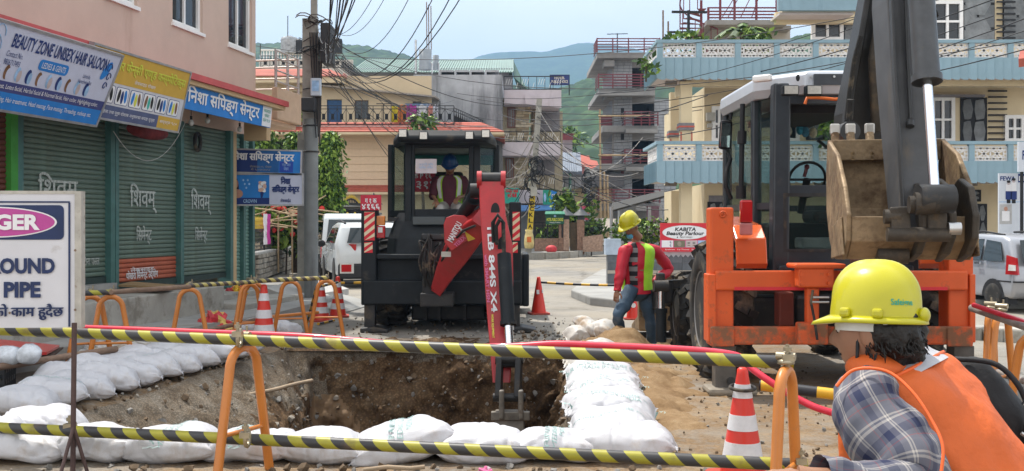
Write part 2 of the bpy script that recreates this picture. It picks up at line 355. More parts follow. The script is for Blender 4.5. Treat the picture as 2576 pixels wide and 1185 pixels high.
def stone(mb,c,r,mi=0):
 n=6;sq=[random.uniform(.6,1.1)for _ in range(3)];rot=mxrot(random.random()*6,random.random()*6,random.random()*6)
 vs=[Vector(c)+rot@Vector((x*sq[0],y*sq[1],z*sq[2]))*r*random.uniform(.8,1.15)for x,y,z in((1,0,0),(-1,0,0),(0,1,0),(0,-1,0),(0,0,1),(0,0,-1),(.6,.6,.55),(-.6,.6,-.55),(.6,-.6,-.5),(-.6,-.6,.55))]
 bm=bmesh.new();[bm.verts.new(v)for v in vs];h=bmesh.ops.convex_hull(bm,input=bm.verts);bm.verts.index_update()
 for v in[v for v in bm.verts if not v.link_faces]:bm.verts.remove(v)
 bm.verts.index_update();mb.add([v.co.copy()for v in bm.verts],[tuple(v.index for v in f.verts)for f in bm.faces],mi);bm.free()
STM=[M('stone_grey',(.2,.19,.175),.9,var=.3),M('stone_brown',(.13,.09,.055),.9,var=.3),M('stone_pale',(.27,.24,.2),.9,var=.25)]
mb=MB()
for _ in range(2600):
 p=random.choice(WALLV)
 up=p.z>-.7
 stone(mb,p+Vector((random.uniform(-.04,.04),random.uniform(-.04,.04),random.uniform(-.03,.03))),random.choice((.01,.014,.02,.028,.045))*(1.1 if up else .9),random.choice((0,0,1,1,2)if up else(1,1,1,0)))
for _ in range(700):
 i=random.randrange(len(OL));p=OL[i];d=(p-CEN).normalized();r=random.random()**2*1.1;q=p+d*r
 if q.y<12.6 and q.x>-2.9:continue
 stone(mb,(q.x,q.y,.012),random.choice((.008,.012,.02,.032)),random.choice((0,1,1,2)))
o=mb.build('rubble',STM);tag(o,'loose stones and gravel along the pit rim and walls',kind='stuff')
def mound(name,label,x0,x1,y0,y1,hf,mat,n=60,m=80):
 mb=MB();vs=[]
 for j in range(m+1):
  for i in range(n+1):
   x,y=x0+(x1-x0)*i/n,y0+(y1-y0)*j/m
   e=min(1,min(i,n-i)/(n*.16))*min(1,min(j,m-j)/(m*.12));e=e*e*(3-2*e)
   vs.append((x,y,-.03+e*(hf(x,y)+.03)))
 mb.add(vs,[(j*(n+1)+i,j*(n+1)+i+1,(j+1)*(n+1)+i+1,(j+1)*(n+1)+i)for j in range(m)for i in range(n)],0,True)
 o=mb.build(name,mat);return tag(o,label,kind='structure')
mound('soil_bank','ochre soil spread between the sandbag row and the orange machine',.75,3.0,7.6,14.8,lambda x,y:-.09+.2*(fbm((x,y,0),1.1)+.45)*min(1,max(.25,(y-8)/3))+.05*fbm((x,y,2),5)+.05*math.exp(-((y-12.6)**2)/.5)+.12*math.exp(-((x-1.3)/.35)**2),OCHRE)
mound('spoil_rim','dark stony soil lip along the far rim of the pit',-3.4,.9,13.2,14.5,lambda x,y:-.02+.16*(fbm((x,y,4),1.6)+.35)*max(.2,1-(y-13.2)/.9)+.05*fbm((x,y,2),7),SOIL,110,40)
KERB=[(-6.6,8.0),(-5.55,10.4),(-4.6,13.2),(-3.75,16.2),(-3.4,19.6),(-3.9,21.2)]
PAVE=M('pavement_concrete',(.3,.295,.28),.9,var=.2,vs=1.2,dirt=((.2,.18,.15),.35,1.1),bump=.004,bs=50)
BACK=[(-11,8.0),(-11,10.4),(-11,13.2),(-11,16.2),(-11,19.6),(-11,21.2)]
mb=MB();k=len(KERB)
mb.add([(x,y,.2)for x,y in KERB]+[(x,y,.2)for x,y in BACK],[(i,i+1,k+i+1,k+i)[::-1]for i in range(k-1)])
mb.add([(x,y,.2)for x,y in KERB]+[(x+.03,y,-.02)for x,y in KERB],[(i,k+i,k+i+1,i+1)[::-1]for i in range(k-1)])
o=mb.build('pavement',PAVE);tag(o,'raised concrete pavement in front of the shuttered shops',kind='structure')
mb=MB();mb.add([(-3.75,18.3,.19),(-3.0,18.6,.02),(-2.75,20.6,.02),(-3.5,20.9,.19),(-3.75,18.3,-.05),(-3.0,18.6,-.05),(-2.75,20.6,-.05),(-3.5,20.9,-.05)],[(0,1,2,3),(0,4,5,1),(1,5,6,2),(2,6,7,3),(3,7,4,0)]);o=mb.build('kerb_ramp',PAVE);tag(o,'broken concrete ramp slab against the kerb',kind='structure')
mb=MB();isl=[(2.2,19.3),(1.55,20.3),(1.3,22.5),(1.9,27),(2.9,33),(12,33),(12,19.5)]
mb.prism([(x,y)for x,y in isl],'z',-.02,.17);o=mb.build('pavement',PAVE,bevel=.03);tag(o,'low grey kerbed pavement before the tiled garden wall',kind='structure')
KS=M('kerb_stone',(.36,.345,.31),.9,var=.2,dirt=((.2,.17,.13),.4,3),rnd=.18)
fp=thing('far_pavement',None,None);del_=fp;fp['kind']='structure';fp['label']='far pavement edged with pale kerb stones'
pts=[P(1120,634,50),P(1262,636,46),P(1330,633,46.5),P(1400,631,48),P(1450,630,50),P(1478,628,53)]
kb=None;acc=0
for a,b in zip(pts,pts[1:]):
 a=Vector((a.x,a.y,0));b=Vector((b.x,b.y,0));n=max(1,int((b-a).length/.95));ang=math.atan2((b-a).y,(b-a).x)
 for i in range(n):
  c=a.lerp(b,(i+.5)/n)
  if kb is None:mbk=MB().box((0,0,.14),(.9,.28,.34));kb=mbk.build('kerb_stone',KS,fp);kb.location=c;kb.rotation_euler=(0,0,ang)
  else:inst(kb,c,(0,0,ang))
mb=MB();mb.prism([(p.x,p.y+.15)for p in pts]+[(9,62),(-4,62)],'z',-.02,.27);mb.build('paving',PAVE,fp)
FOREST=soil_mat('forest',[(.018,.036,.01),(.035,.068,.016),(.055,.098,.024),(.09,.13,.035)],.035,.12)
def hill(name,label,d0,d1,sil,x0,x1,n,m,rough,cell=None):
 mb=MB();vs=[]
 for j in range(m+1):
  t=j/m;d=d0+(d1-d0)*t
  for i in range(n+1):
   X=x0+(x1-x0)*i/n
   Y=next(ya+(yb-ya)*(X-xa)/(xb-xa)for(xa,ya),(xb,yb)in zip(sil,sil[1:])if xa<=X<=xb+1e-6)
   top=(HY-Y)*d1/F+CAMH;x=(X-CX)*d1/F
   z=top*(math.sin(t*math.pi/2)**.9)*1.0-2
   z+=rough*fbm((x/d1*6,d/d1*6,2),2.5,5)*min(1,t*3)*(1 if t<.97 else .4)
   if cell:c=noise.voronoi(Vector((x/cell,d/cell,0)))[0][0];z+=cell*.42*(1-min(1,c*1.3))*min(1,t*6)
   vs.append((x,d,z))
 mb.add(vs,[(j*(n+1)+i,j*(n+1)+i+1,(j+1)*(n+1)+i+1,(j+1)*(n+1)+i)for j in range(m)for i in range(n)],0,True)
 o=mb.build(name,FOREST);return tag(o,label,kind='structure')
hill('hill','green wooded hillside rising behind the far buildings',300,620,[(-600,330),(500,260),(1000,235),(1300,240),(1370,242),(1510,216),(1700,190),(2200,150),(3400,200)],900,1900,190,130,5,8)
hill('hill','low wooded ridge with tree crowns on its skyline behind the green roof',500,900,[(-600,90),(600,130),(870,132),(960,136),(1050,156),(1130,178),(1300,240),(1340,420)],300,1330,180,60,3,7)
hill('hill','small dark wooded rise glimpsed beside the upper right balcony',300,420,[(1700,300),(1900,130),(2000,92),(2060,84),(2120,90),(2400,160)],1750,2390,120,40,5,7)
hill('mountain','hazy blue mountain ridge behind everything',1500,3000,[(-2000,280),(600,250),(1100,215),(1200,180),(1290,156),(1360,150),(1430,134),(1500,137),(1560,155),(1640,185),(1800,235),(2300,250),(4500,270)],-600,3200,220,60,16)
hz=MB().bx(-2600,2600,-60,3200,-3.2,545).build('haze',M('unused_surface',(1,1,1)))
hz.data.materials.clear();hm=bpy.data.materials.new('haze_air');hm.use_nodes=True;hn=hm.node_tree;hn.nodes.remove(hn.nodes['Principled BSDF'])
pv=hn.nodes.new('ShaderNodeVolumePrincipled');pv.inputs['Color'].default_value=(.32,.55,.86,1);pv.inputs['Density'].default_value=.0004;pv.inputs['Anisotropy'].default_value=.2
hn.links.new(pv.outputs[0],hn.nodes['Material Output'].inputs['Volume']);hz.data.materials.append(hm);tag(hz,'thin blue air over the valley',kind='stuff')
# shared building helpers
def wall_open(mb,u0,u1,z0,z1,v0,v1,ops=(),mi=0):
 us=sorted({u0,u1,*[max(u0,min(u1,x))for o in ops for x in o[:2]]})
 for a,b in zip(us,us[1:]):
  if b-a<1e-4:continue
  segs=sorted((o[2],o[3])for o in ops if o[0]<=a+1e-6 and o[1]>=b-1e-6);z=z0
  for q0,q1 in segs:
   if q0-z>1e-4:mb.bx(a,b,v0,v1,z,q0,mi)
   z=max(z,q1)
  if z1-z>1e-4:mb.bx(a,b,v0,v1,z,z1,mi)
 return mb
def window(par,u0,u1,z0,z1,v,fm,pm=None,nx=2,nz=1,fw=.07,dp=.08,name='window',lab=None):
 mb=MB();mb.bx(u0,u1,v,v+dp,z0,z0+fw).bx(u0,u1,v,v+dp,z1-fw,z1).bx(u0,u0+fw,v,v+dp,z0+fw,z1-fw).bx(u1-fw,u1,v,v+dp,z0+fw,z1-fw)
 for i in range(1,nx):x=u0+(u1-u0)*i/nx;mb.bx(x-fw*.35,x+fw*.35,v+.01,v+dp-.01,z0+fw,z1-fw)
 for i in range(1,nz):z=z0+(z1-z0)*i/nz;mb.bx(u0+fw,u1-fw,v+.012,v+dp-.012,z-fw*.3,z+fw*.3)
 w=mb.build(name,fm,par)
 MB().bx(u0+fw*.5,u1-fw*.5,v+dp*.6,v+dp*.6+.01,z0+fw*.5,z1-fw*.5).build('pane',pm or GLASSD,w)
 if lab:w['label']=lab
 return w
def board(name,label,cat,c,ux,uz,w,h,mats,t=.04,rim=None,group=None):
 """a sign board: x along ux, z along uz, its face at local y = 0 looking along -y"""
 ux,uz=Vector(ux).normalized(),Vector(uz).normalized();uy=uz.cross(ux).normalized();uz=ux.cross(uy)
 r=thing(name,label,cat,c,0,group);r.rotation_euler=Matrix((ux,uy,uz)).transposed().to_euler()
 MB().bx(-w/2,w/2,0,t,-h/2,h/2).build('panel',mats,r)
 if rim:
  q=.03;mb=MB();mb.bx(-w/2-q,w/2+q,-.015,t+.01,h/2,h/2+q).bx(-w/2-q,w/2+q,-.015,t+.01,-h/2-q,-h/2).bx(-w/2-q,-w/2,-.015,t+.01,-h/2,h/2).bx(w/2,w/2+q,-.015,t+.01,-h/2,h/2);mb.build('frame',rim,r)
 return r
def patch(par,x0,x1,z0,z1,mat,y=-.003,name='printed_panel',rad=0):
 if rad:
  pts=[]
  for cx,cz,a0 in((x1-rad,z1-rad,0),(x0+rad,z1-rad,90),(x0+rad,z0+rad,180),(x1-rad,z0+rad,270)):
   pts+=[(cx+rad*math.cos(R(a0+k*22.5)),cz+rad*math.sin(R(a0+k*22.5)))for k in range(5)]
 else:pts=[(x0,z0),(x1,z0),(x1,z1),(x0,z1)]
 mb=MB();mb.add([(x,y,z)for x,z in pts],[tuple(range(len(pts)))]);return mb.build(name,mat,par)
def disc(par,cx,cz,rx,rz,mat,y=-.004,name='printed_oval',n=28,a=0):
 mb=MB();mb.add([(cx+rx*math.cos(t)*math.cos(a)-rz*math.sin(t)*math.sin(a),y,cz+rx*math.cos(t)*math.sin(a)+rz*math.sin(t)*math.cos(a))for t in(2*math.pi*k/n for k in range(n))],[tuple(range(n))]);return mb.build(name,mat,par)
INKN=M('ink_navy',(.012,.035,.17),.6,var=.05);INKW=M('ink_white',(.78,.78,.8),.6,var=.05);INKB=M('ink_blue',(.02,.2,.58),.6,var=.12,vs=3)
INKY=M('ink_lime',(.62,.64,.07),.6,var=.05);INKR=M('ink_red',(.6,.025,.04),.6,var=.05);INKK=M('ink_black',(.012,.012,.014),.6,var=.05)
INKG=M('ink_green',(.02,.3,.2),.6,var=.08);LILAC=M('sign_lilac',(.55,.58,.72),.5,var=.05);SKIN=M('skin',(.3,.15,.09),.55,var=.08,vs=20)
INKPALE=M('ink_pale_blue',(.32,.5,.74),.6,var=.3,vs=9);INKBR=M('ink_brown',(.2,.1,.05),.6,var=.4,vs=9);INKO=M('ink_ochre',(.58,.36,.05),.6,var=.06);INKT=M('ink_teal',(.04,.42,.34),.6,var=.08);INKPINK=M('ink_pink',(.62,.14,.3),.6,var=.06)
# the shuttered shop house on the left
LF=Frame((-5.33,19),math.atan2(.985,.1726))
shop=thing('shop_building','pink plastered shop house with green roller shutters and red eave','building',(-5.33,19,0),LF.a)
PINK=M('pink_plaster',(.55,.415,.345),.85,var=.08,vs=1.2,dirt=((.33,.21,.16),.18,.8),streak=True,bump=.002)
REDEAVE=M('red_eave_paint',(.5,.09,.09),.7,var=.15,vs=3,dirt=((.36,.12,.1),.2,2))
BEIGE=M('beige_plaster',(.55,.39,.22),.85,var=.1,vs=2,dirt=((.3,.2,.12),.2,2))
GREENSH=M('green_shutter_paint',(.105,.155,.122),.5,var=.2,vs=3,dirt=((.12,.14,.1),.35,2.5),spec=.5,rnd=.08)
GREENP=M('green_post_paint',(.06,.15,.14),.55,var=.2,dirt=((.18,.22,.2),.3,5),streak=True)
BROWNSH=M('brown_shutter_paint',(.12,.035,.025),.55,var=.2,rnd=.1)
REDSH=M('red_shutter_paint',(.4,.1,.05),.6,var=.15)
PLASTER=M('grey_plaster',(.36,.345,.31),.9,var=.2,vs=2.5,dirt=((.15,.13,.1),.45,1.8),bump=.004)
uL=-11.0
uend=LF.hit(643,150,0)[0]
zE=LF.hit(690,245,-1.0)[1];uE=LF.hit(727,268,-1.0)[0]
ops=[]
wins=[((262,345),18),((434,510),85),((575,634),134)]
for(xa,xb),yb in wins:
 u0,_=LF.hit(xa,yb,0);u1,z0=LF.hit(xb,yb,0);ops.append((u0,u1,z0,z0+1.75))
mb=MB();wall_open(mb,uL,uend,zE-.12,9.2,0,.22,ops);mb.bx(uL,uend,.22,6,8.9,9.2);mb.bx(uend-.22,uend,.22,6,.3,8.9);wall_open(mb,uL,uend,3.35,zE-.12,.02,.22);mb.build('wall',PINK,shop)
for o_ in ops:window(shop,*o_,.05,WHITE,glass('blue_dark_glass',(.012,.02,.028),.03),2,1,.07);MB().bx(o_[0]-.04,o_[1]+.04,-.04,.1,o_[2]-.06,o_[2]-.002).build('window_sill',WHITE,shop)
mb=MB();mb.prism([(-1.0,zE-.1),(-1.0,zE),(-.003,zE+.1),(-.003,zE-.1)],'x',uL,uE);mb.build('eave',REDEAVE,shop)
mb=MB();mb.bx(uL,uE-.06,-.95,-.003,zE-.17,zE-.102).bx(uend-.9,uE-.35,-.7,-.25,zE-.75,zE-.172);mb.build('eave_fascia',BEIGE,shop)
MB().bx(uL,uend,.3,6,-.1,.6).build('floor',PLASTER,shop)
slat_prof=[(0,0),(-.012,.006),(-.02,.02),(-.02,.045),(-.012,.06),(0,.0695)]
def slat_mesh(w,mat):
 mb=MB();n=len(slat_prof);mb.add([(x,y,z)for x in(0,w)for y,z in slat_prof],[(i,i+1,n+i+1,n+i)[::-1]for i in range(n-1)],0,True);return mb.mesh('slat',mat)
def shutter(xa,xb,zb,mat,lab,red=0,ztop=3.4,v=.06):
 u0=LF.hit(xa,560,v)[0];u1=LF.hit(xb,560,v)[0];w=u1-u0
 sh=MB().bx(u0,u1,v+.004,v+.03,zb,ztop).bx(u0,u1,v-.035,v-.003,zb,zb+.09).build('roller_shutter',M('shutter_shadow_gap',(.03,.05,.045),.7),shop);sh['label']=lab
 me=slat_mesh(w,mat);me2=slat_mesh(w,REDSH);z=zb+.095;k=0
 while z<ztop-.07:
  link('slat',me2 if k<red else me,sh,loc=(u0,v,z));z+=.071;k+=1
 return sh,u0,u1
sh1,a1,b1=shutter(45,262,.74,GREENSH,'green roller shutter with faded white lettering, half behind the danger sign')
sh2,a2,b2=shutter(283,440,.62,GREENSH,'green roller shutter with a red painted foot',5)
sh3,a3,b3=shutter(448,565,.62,GREENSH,'green roller shutter at the corner post')
sh0,a0,b0=shutter(-90,12,.74,BROWNSH,'brown roller shutter behind the danger sign')
GREENL=M('bright_green_paint',(.05,.27,.04),.6,var=.15)
MB().bx(b0,a1-.12,-.03,.2,.6,3.35).build('shutter_post',GREENL,shop);MB().bx(a1-.12,a1-.01,-.03,.2,.6,3.35).build('shutter_post',GREENP,shop)
MB().bx(b1,(b1+a2)/2,-.05,.2,.6,3.35).bx((b1+a2)/2+.02,a2,-.05,.2,.6,3.35).build('shutter_post',GREENP,shop)
MB().bx(b2,a3,-.05,.2,.6,3.35).build('shutter_post',GREENP,shop);MB().bx(b3,b3+.12,-.06,.2,.42,3.35).build('shutter_post',GREENP,shop)
MB().bx(b3+.12,b3+.3,-.04,.2,.42,3.35).build('door_jamb',BEIGE,shop)
STEN=M('stencil_white',(.42,.46,.43),.7,var=.45,vs=40,dirt=((.12,.17,.14),.35,12))
vt=.06-.028
def stencil(s,xc,yc,h,w,mat=STEN,v=vt):u,z=LF.hit(xc,yc,v);text(s,mat,shop,(u,v,z),h,w,bold=.02)
stencil('िशवम्',150,475,.42,.95);stencil('िशवम्',361,500,.46,.8);stencil('िशवम्',506,508,.46,.75)
stencil('िसमेन्ट',362,592,.3,.46);stencil('िसमेन्ट',506,592,.3,.46);stencil('किराना पसल',225,655,.14,.5)
stencil('पोखरा िसमेन्ट उद्योग',358,692,.17,.95,INKW);stencil('लेकसाइड',358,677,.09,.7,INKW)
PALEGR=M('pale_green_shutter',(.2,.34,.29),.55,var=.15,rnd=.08)
for xa,xb in((584,601),(606,624)):
 v=.1;u0=LF.hit(xa,560,v)[0];u1=LF.hit(xb,560,v)[0]
 sh=MB().bx(u0,u1,v+.004,v+.03,.5,3.3).build('roller_shutter',M('pale_shutter_gap',(.09,.15,.13),.7),shop);me=slat_mesh(u1-u0,PALEGR);z=.5
 while z<3.2:link('slat',me,sh,loc=(u0,v,z));z+=.071
 MB().bx(u1,u1+.1,0,.2,.4,3.35).build('shutter_post',GREENP,shop)
mb=MB();mb.bx(uL,-2.0,-.95,.299,.1,.6).bx(-2.0,uend+.4,-.62,.299,.1,.4).bx(-2.0,.3,-1.35,-.622,.1,.3);mb.build('plinth',PLASTER,shop,bevel=.02)
MB().bx(a1-.3,b1+.05,-.12,.1,.602,.735).build('door_sill',CONC,shop)
mb=MB();mb.add([(.4,-1.2,.22),(.4,-.63,.41),(3.2,-.5,.5),(3.2,-1.3,.23),(.4,-1.2,.1),(.4,-.63,.1),(3.2,-.5,.1),(3.2,-1.3,.1)],[(0,3,2,1),(0,4,7,3),(3,7,6,2),(0,1,5,4)]);mb.build('ramp',M('pale_concrete',(.43,.42,.4),.9,var=.12),shop)
u0,u1=uend+.02,uend+1.3;zb0=LF.hit(690,300,-.3)[1];zb1=LF.hit(690,222,-.3)[1];zb2=LF.hit(690,130,-.3)[1]
MB().bx(u0,u1,-.45,-.33,zb0-.02,zb1).bx(u1-.12,u1,-.33,3,zb0-.02,zb1).bx(u0,u1,-.33,3,zb0-.12,zb0-.021).build('balcony_parapet',M('tan_plaster',(.52,.36,.25),.85,var=.08),shop,bevel=.02)
STEELR=M('railing_steel',(.42,.36,.34),.35,.7,var=.1)
for x in(u0+.04,(u0+u1)/2,u1-.06):MB().cyl((x,-.4,zb1),(x,-.4,zb2),.03,8).build('railing_post',STEELR,shop)
for z in(zb1+.12,zb1+.34,zb1+.58,zb2):MB().cyl((u0,-.4,z),(u1-.03,-.4,z),.018,8).build('railing_bar',STEELR,shop);MB().cyl((u1-.06,-.4,z),(u1-.06,2.5,z),.018,8).build('railing_bar',STEELR,shop)
# shop signs under the eave
def shop_sign(name,label,TL,TR,BR,vt_,hgt_hint,mats,rim=None):
 uT0,zT0=LF.hit(*TL,vt_);uT1,zT1=LF.hit(*TR,vt_)
 lo,hi=vt_,vt_+1.6
 for _ in range(40):
  m_=(lo+hi)/2
  if LF.hit(*BR,m_)[0]>uT1:hi=m_
  else:lo=m_
 if abs(LF.hit(*BR,lo)[0]-uT1)>.4:lo=vt_+.35
 u2,z2=LF.hit(*BR,lo);z1=(zT0+zT1)/2
 tl,tr,br=LF.w(uT0,vt_,z1),LF.w(uT1,vt_,z1),LF.w(uT1,lo,z2)
 return board(name,label,'shop sign',(tl+br)/2,tr-tl,tr-br,(tr-tl).length,(tr-br).length,mats,.05,rim),(tr-tl).length,(tr-br).length
ALU=M('sign_frame_metal',(.4,.4,.42),.4,.6,var=.2)
s1,w1,h1=shop_sign('shop_sign','white and blue beauty salon board hung over the first green shutter',(-70,24),(306,150),(240,314),-1.3,0,LILAC,ALU)
print('SIGN1',w1,h1)
patch(s1,-w1/2,w1/2,-h1/2,-h1/2+h1*.21,INKB);patch(s1,-w1/2,w1/2,-h1/2+h1*.21,-h1/2+h1*.34,M('ink_indigo',(.05,.06,.2),.6,var=.05))
xs=lambda f:-w1/2+w1*f
zs=lambda f:-h1/2+h1*f
text('BEAUTY ZONE UNISEX HAIR SALOON',INKN,s1,(xs(.59),-.006,zs(.835)),h1*.17,w1*.66,bold=.02)
text('Contact No.\n9806717493',INKN,s1,(xs(.3),-.006,zs(.62)),h1*.17,w1*.1)
patch(s1,xs(.46),xs(.66),zs(.56),zs(.7),INKB,-.004,rad=.05);text('LEDIES & GENTS',INKW,s1,(xs(.56),-.007,zs(.63)),h1*.075,w1*.16)
text('Lakeside,\nNareshwor Bot',INKN,s1,(xs(.8),-.006,zs(.585)),h1*.13,w1*.1)
text('...ing, Skin test, Lotes facial, Herbal facial & Normal facial, Hair color, Highlighing color,',INKW,s1,(xs(.565),-.006,zs(.272)),h1*.075,w1*.78)
text('Hair straighting, Hair treatment, Head massag, Face massag, Threading, makeup etc.',INKW,s1,(xs(.565),-.006,zs(.115)),h1*.08,w1*.74)
patch(s1,xs(.14),xs(.25),zs(.345),zs(.46),INKB,-.004);text('Our Services:',INKW,s1,(xs(.19),-.007,zs(.4)),h1*.06,w1*.1)
for i in range(9):
 x=xs(.29+i*.067);disc(s1,x,zs(.45),.045,h1*.09,[INKBR,INKPALE,INKN][i%3],-.004,'printed_hair');disc(s1,x+.03,zs(.43),.035,h1*.075,[LILAC,M('ink_face',(.5,.42,.42),.6),INKPALE][i%3],-.006,'printed_face')
for i,(a,b,r_)in enumerate(((.17,.86,.09),(.155,.7,.12),(.94,.8,.05),(.955,.68,.045),(.95,.55,.04))):
 m_=MB();m_.tube([(xs(a)+r_*1.2*(1-t/18)*math.cos(t*.45),-.006,zs(b)+r_*(1-t/18)*1.6*math.sin(t*.45))for t in range(15)],.006,4);m_.build('printed_curl',INKPALE if i<2 else INKN,s1)
disc(s1,xs(.925),zs(.76),.06,.14,INKB,-.005,'printed_drop',a=-.5)
s2,w2,h2=shop_sign('shop_sign','yellow fancy and cosmetics shop board between the white and the blue board',(238,112),(478,185),(446,330),-1.07,0,M('sign_white',(.6,.6,.64),.5,var=.05),ALU)
patch(s2,-w2/2,w2/2,h2*.04,h2/2,INKO);patch(s2,-w2/2,w2*.25,-h2/2,-h2*.3,M('ink_slate',(.08,.1,.2),.6));patch(s2,w2*.25,w2/2,-h2/2,-h2*.3,INKO)
text('ईश्वर फेन्सी एण्ड कस्मोिटक्स',INKY,s2,(w2*.06,-.006,h2*.3),h2*.22,w2*.82,bold=.03);text('लेकसाइड पोखरा',INKW,s2,(w2*.04,-.006,h2*.12),h2*.07,w2*.22)
text('मिहला तथा पुरुष पोशाक अनुसारका कपडा जुत्ता',INKW,s2,(-w2*.06,-.006,-h2*.4),h2*.08,w2*.55);text('सम्पर्क ९८०',INKW,s2,(w2*.37,-.006,-h2*.4),h2*.06,w2*.2)
for i in range(6):
 x=-w2*.3+i*w2*.138;patch(s2,x-w2*.062,x+w2*.062,-h2*.27,0,INKN,-.004,rad=.03);patch(s2,x-w2*.058,x+w2*.058,-h2*.262,-.008,INKW,-.006,rad=.028)
 for k in range(3):disc(s2,x+(k-1)*w2*.032,-h2*(.13+.02*(k%2)),w2*.013,h2*.1,[INKBR,INKT,INKK,INKN,INKB,INKY][(i*2+k)%6],-.008,'printed_garment',a=.12*(k-1))
s3,w3,h3=shop_sign('shop_sign','bright blue shopping centre banner under the eave at the corner post',(452,198),(685,266),(680,322),-.88,0,INKB,None)
patch(s3,w3*.385,w3/2,-h3*.48,h3*.48,INKW);text('िनशा सिपङ्ग सेन्टर',INKW,s3,(-w3*.04,-.006,.0),h3*.78,w3*.76,bold=.035)
text('लेकसाइड\nपोखरा\nफोन ९८४',INKG,s3,(w3*.44,-.006,.0),h3*.6,w3*.09)
for x,y,la in((481,309,'clear glass light bulb hanging nearest the yellow board'),(522,303,'small light bulb hanging mid way under the blue banner'),(603,325,'large pale light bulb hanging near the free corner of the blue banner')):
 u,z=LF.hit(x,y,-.55);b_=thing('light_bulb',la,'bulb',LF.w(u,-.55,z),0,'bulbs under the shop eave')
 MB().ball((0,0,0),(.045,.045,.055),10,7).build('globe',glass('bulb_glass',(.5,.5,.48),.15),b_);MB().cyl((0,0,.045),(0,0,.11),.02,8).cyl((0,0,.11),(0,0,zE-.172-z),.005,5).build('socket',INKK,b_)
u,z=LF.hit(496,357,-.02);co_=MB();co_.tube([Vector((math.cos(t)*.1,0,math.sin(t)*.15))for t in[k*.35 for k in range(18)]],.035,8,closed=True);o=co_.build('hose_coil',RUBBER);o.location=LF.w(u,-.03,z);o.rotation_euler=(0,0,LF.a);tag(o,'black coil of hose hanging high on the corner shutter','hose')
def sag(a,b,s,n=14):a,b=Vector(a),Vector(b);return[a.lerp(b,t/n)-Vector((0,0,s*4*(t/n)*(1-t/n)))for t in range(n+1)]
ua,za=LF.hit(285,330,-.3);ub,zb_=LF.hit(470,300,-.3);o=MB().tube(sag(LF.w(ua,-.3,za),LF.w(ub,-.3,zb_),.55),.006,5).build('cable',M('white_flex',(.5,.5,.48),.6));tag(o,'pale flex looping across the shutters below the yellow board','cable')
u,z=LF.hit(380,330,-.35);mb=MB();mb.ball((0,0,0),(.1,.62,.13),12,8);o=mb.build('rolled_awning',M('awning_red',(.16,.02,.02),.9,var=.4));o.location=LF.w(u,-.3,z);o.rotation_euler=(0,0,LF.a+R(90));tag(o,'dark red rolled cloth awning tucked under the yellow board','awning')
# trees
def leaf_mat(name,c):return M(name,c,.55,var=.45,vs=1.3,spec=.35,rnd=.0)
LEAF1=leaf_mat('leaf_green',(.08,.155,.024));LEAF2=leaf_mat('leaf_dark',(.03,.072,.014));LEAF3=leaf_mat('leaf_bright',(.19,.29,.04));BARK=M('bark',(.09,.065,.045),.9,var=.3,bump=.01,bs=20)
for m_ in(LEAF1,LEAF2,LEAF3):
 b=m_.node_tree.nodes['Principled BSDF'];b.inputs['Subsurface Weight'].default_value=0
def leaves(mb,pts,size,droop=0.,asp=2.2,mis=3):
 for p in pts:
  d=Vector((random.gauss(0,1),random.gauss(0,1),random.gauss(0,.7)-droop)).normalized();s=size*random.uniform(.6,1.3)
  x=d.cross(Vector((random.gauss(0,1),random.gauss(0,1),random.gauss(0,1)))).normalized()*s*.5;y=d*s*asp;p=Vector(p)
  mb.add([p-x*.2,p+y*.45+x,p+y,p+y*.45-x],[(0,1,2,3)],random.randrange(mis))
def crown_pts(n,rx,ry,rz,c=(0,0,0),clumps=18,cs=.3):
 cl=[]
 for _ in range(clumps):
  v=Vector((random.gauss(0,1),random.gauss(0,1),random.gauss(0,1))).normalized()*random.uniform(.45,.95);cl.append(Vector((v.x*rx,v.y*ry,v.z*rz)))
 return[Vector(c)+random.choice(cl)+Vector((random.gauss(0,rx*cs),random.gauss(0,ry*cs),random.gauss(0,rz*cs)))for _ in range(n)]
def tree(label,loc,h,rx,rz,n,size,name='tree',cat='tree',droop=.3,group=None,mats=(LEAF1,LEAF2,LEAF3),trunk=.1,clumps=18,cs=.25,th=.5):
 t=thing(name,label,cat,loc,0,group);mb=MB();zc=h-rz
 mb.tube([(0,0,-.1),(.05,0,h*.3),(-.04,.03,h*.6),(0,0,zc+rz*.4)],[trunk,trunk*.8,trunk*.55,trunk*.25],8)
 for k in range(5):a=k*1.3;mb.tube([(0,0,zc-rz*.5+k*.15*rz),(math.cos(a)*rx*.4,math.sin(a)*rx*.4,zc+rz*(.0+.12*k)),(math.cos(a)*rx*.75,math.sin(a)*rx*.75,zc+rz*(.1+.13*k))],[trunk*.45,trunk*.3,trunk*.1],6)
 mb.build('trunk',BARK,t);mb=MB();leaves(mb,crown_pts(n,rx,rx,rz,(0,0,zc),clumps,cs),size,droop);mb.build('crown',list(mats),t);return t
def weeping(label,X,Yt,Yb,d,w,n,group=None):
 top=P(X,Yt,d);bot=P(X,Yb,d);g=thing('ashoka_tree',label,'tree',(top.x,d,0),0,group);h=top.z;zb=bot.z
 MB().tube([(0,0,-.2),(.03,0,zb),(0,.02,h*.8),(0,0,h*.97)],[.12,.09,.05,.02],8).build('trunk',BARK,g);mb=MB();pts=[]
 for k in range(34):
  t=random.random();a=random.random()*6.28;z=zb+(h-zb)*t;rr=w*(1-max(0,t-.72)/.28*.75)*(.72+.28*math.sin(k*1.9))*(1-.35*max(0,.25-t)/.25);c=Vector((math.cos(a)*rr*random.uniform(.3,.95),math.sin(a)*rr*random.uniform(.3,.95),z))
  for _ in range(n//34):pts.append(c+Vector((random.gauss(0,w*.24),random.gauss(0,w*.24),-abs(random.gauss(0,.4)))))
 leaves(mb,pts,.08,1.3,2.5);mb.build('crown',[LEAF1,LEAF2,LEAF3],g);return g
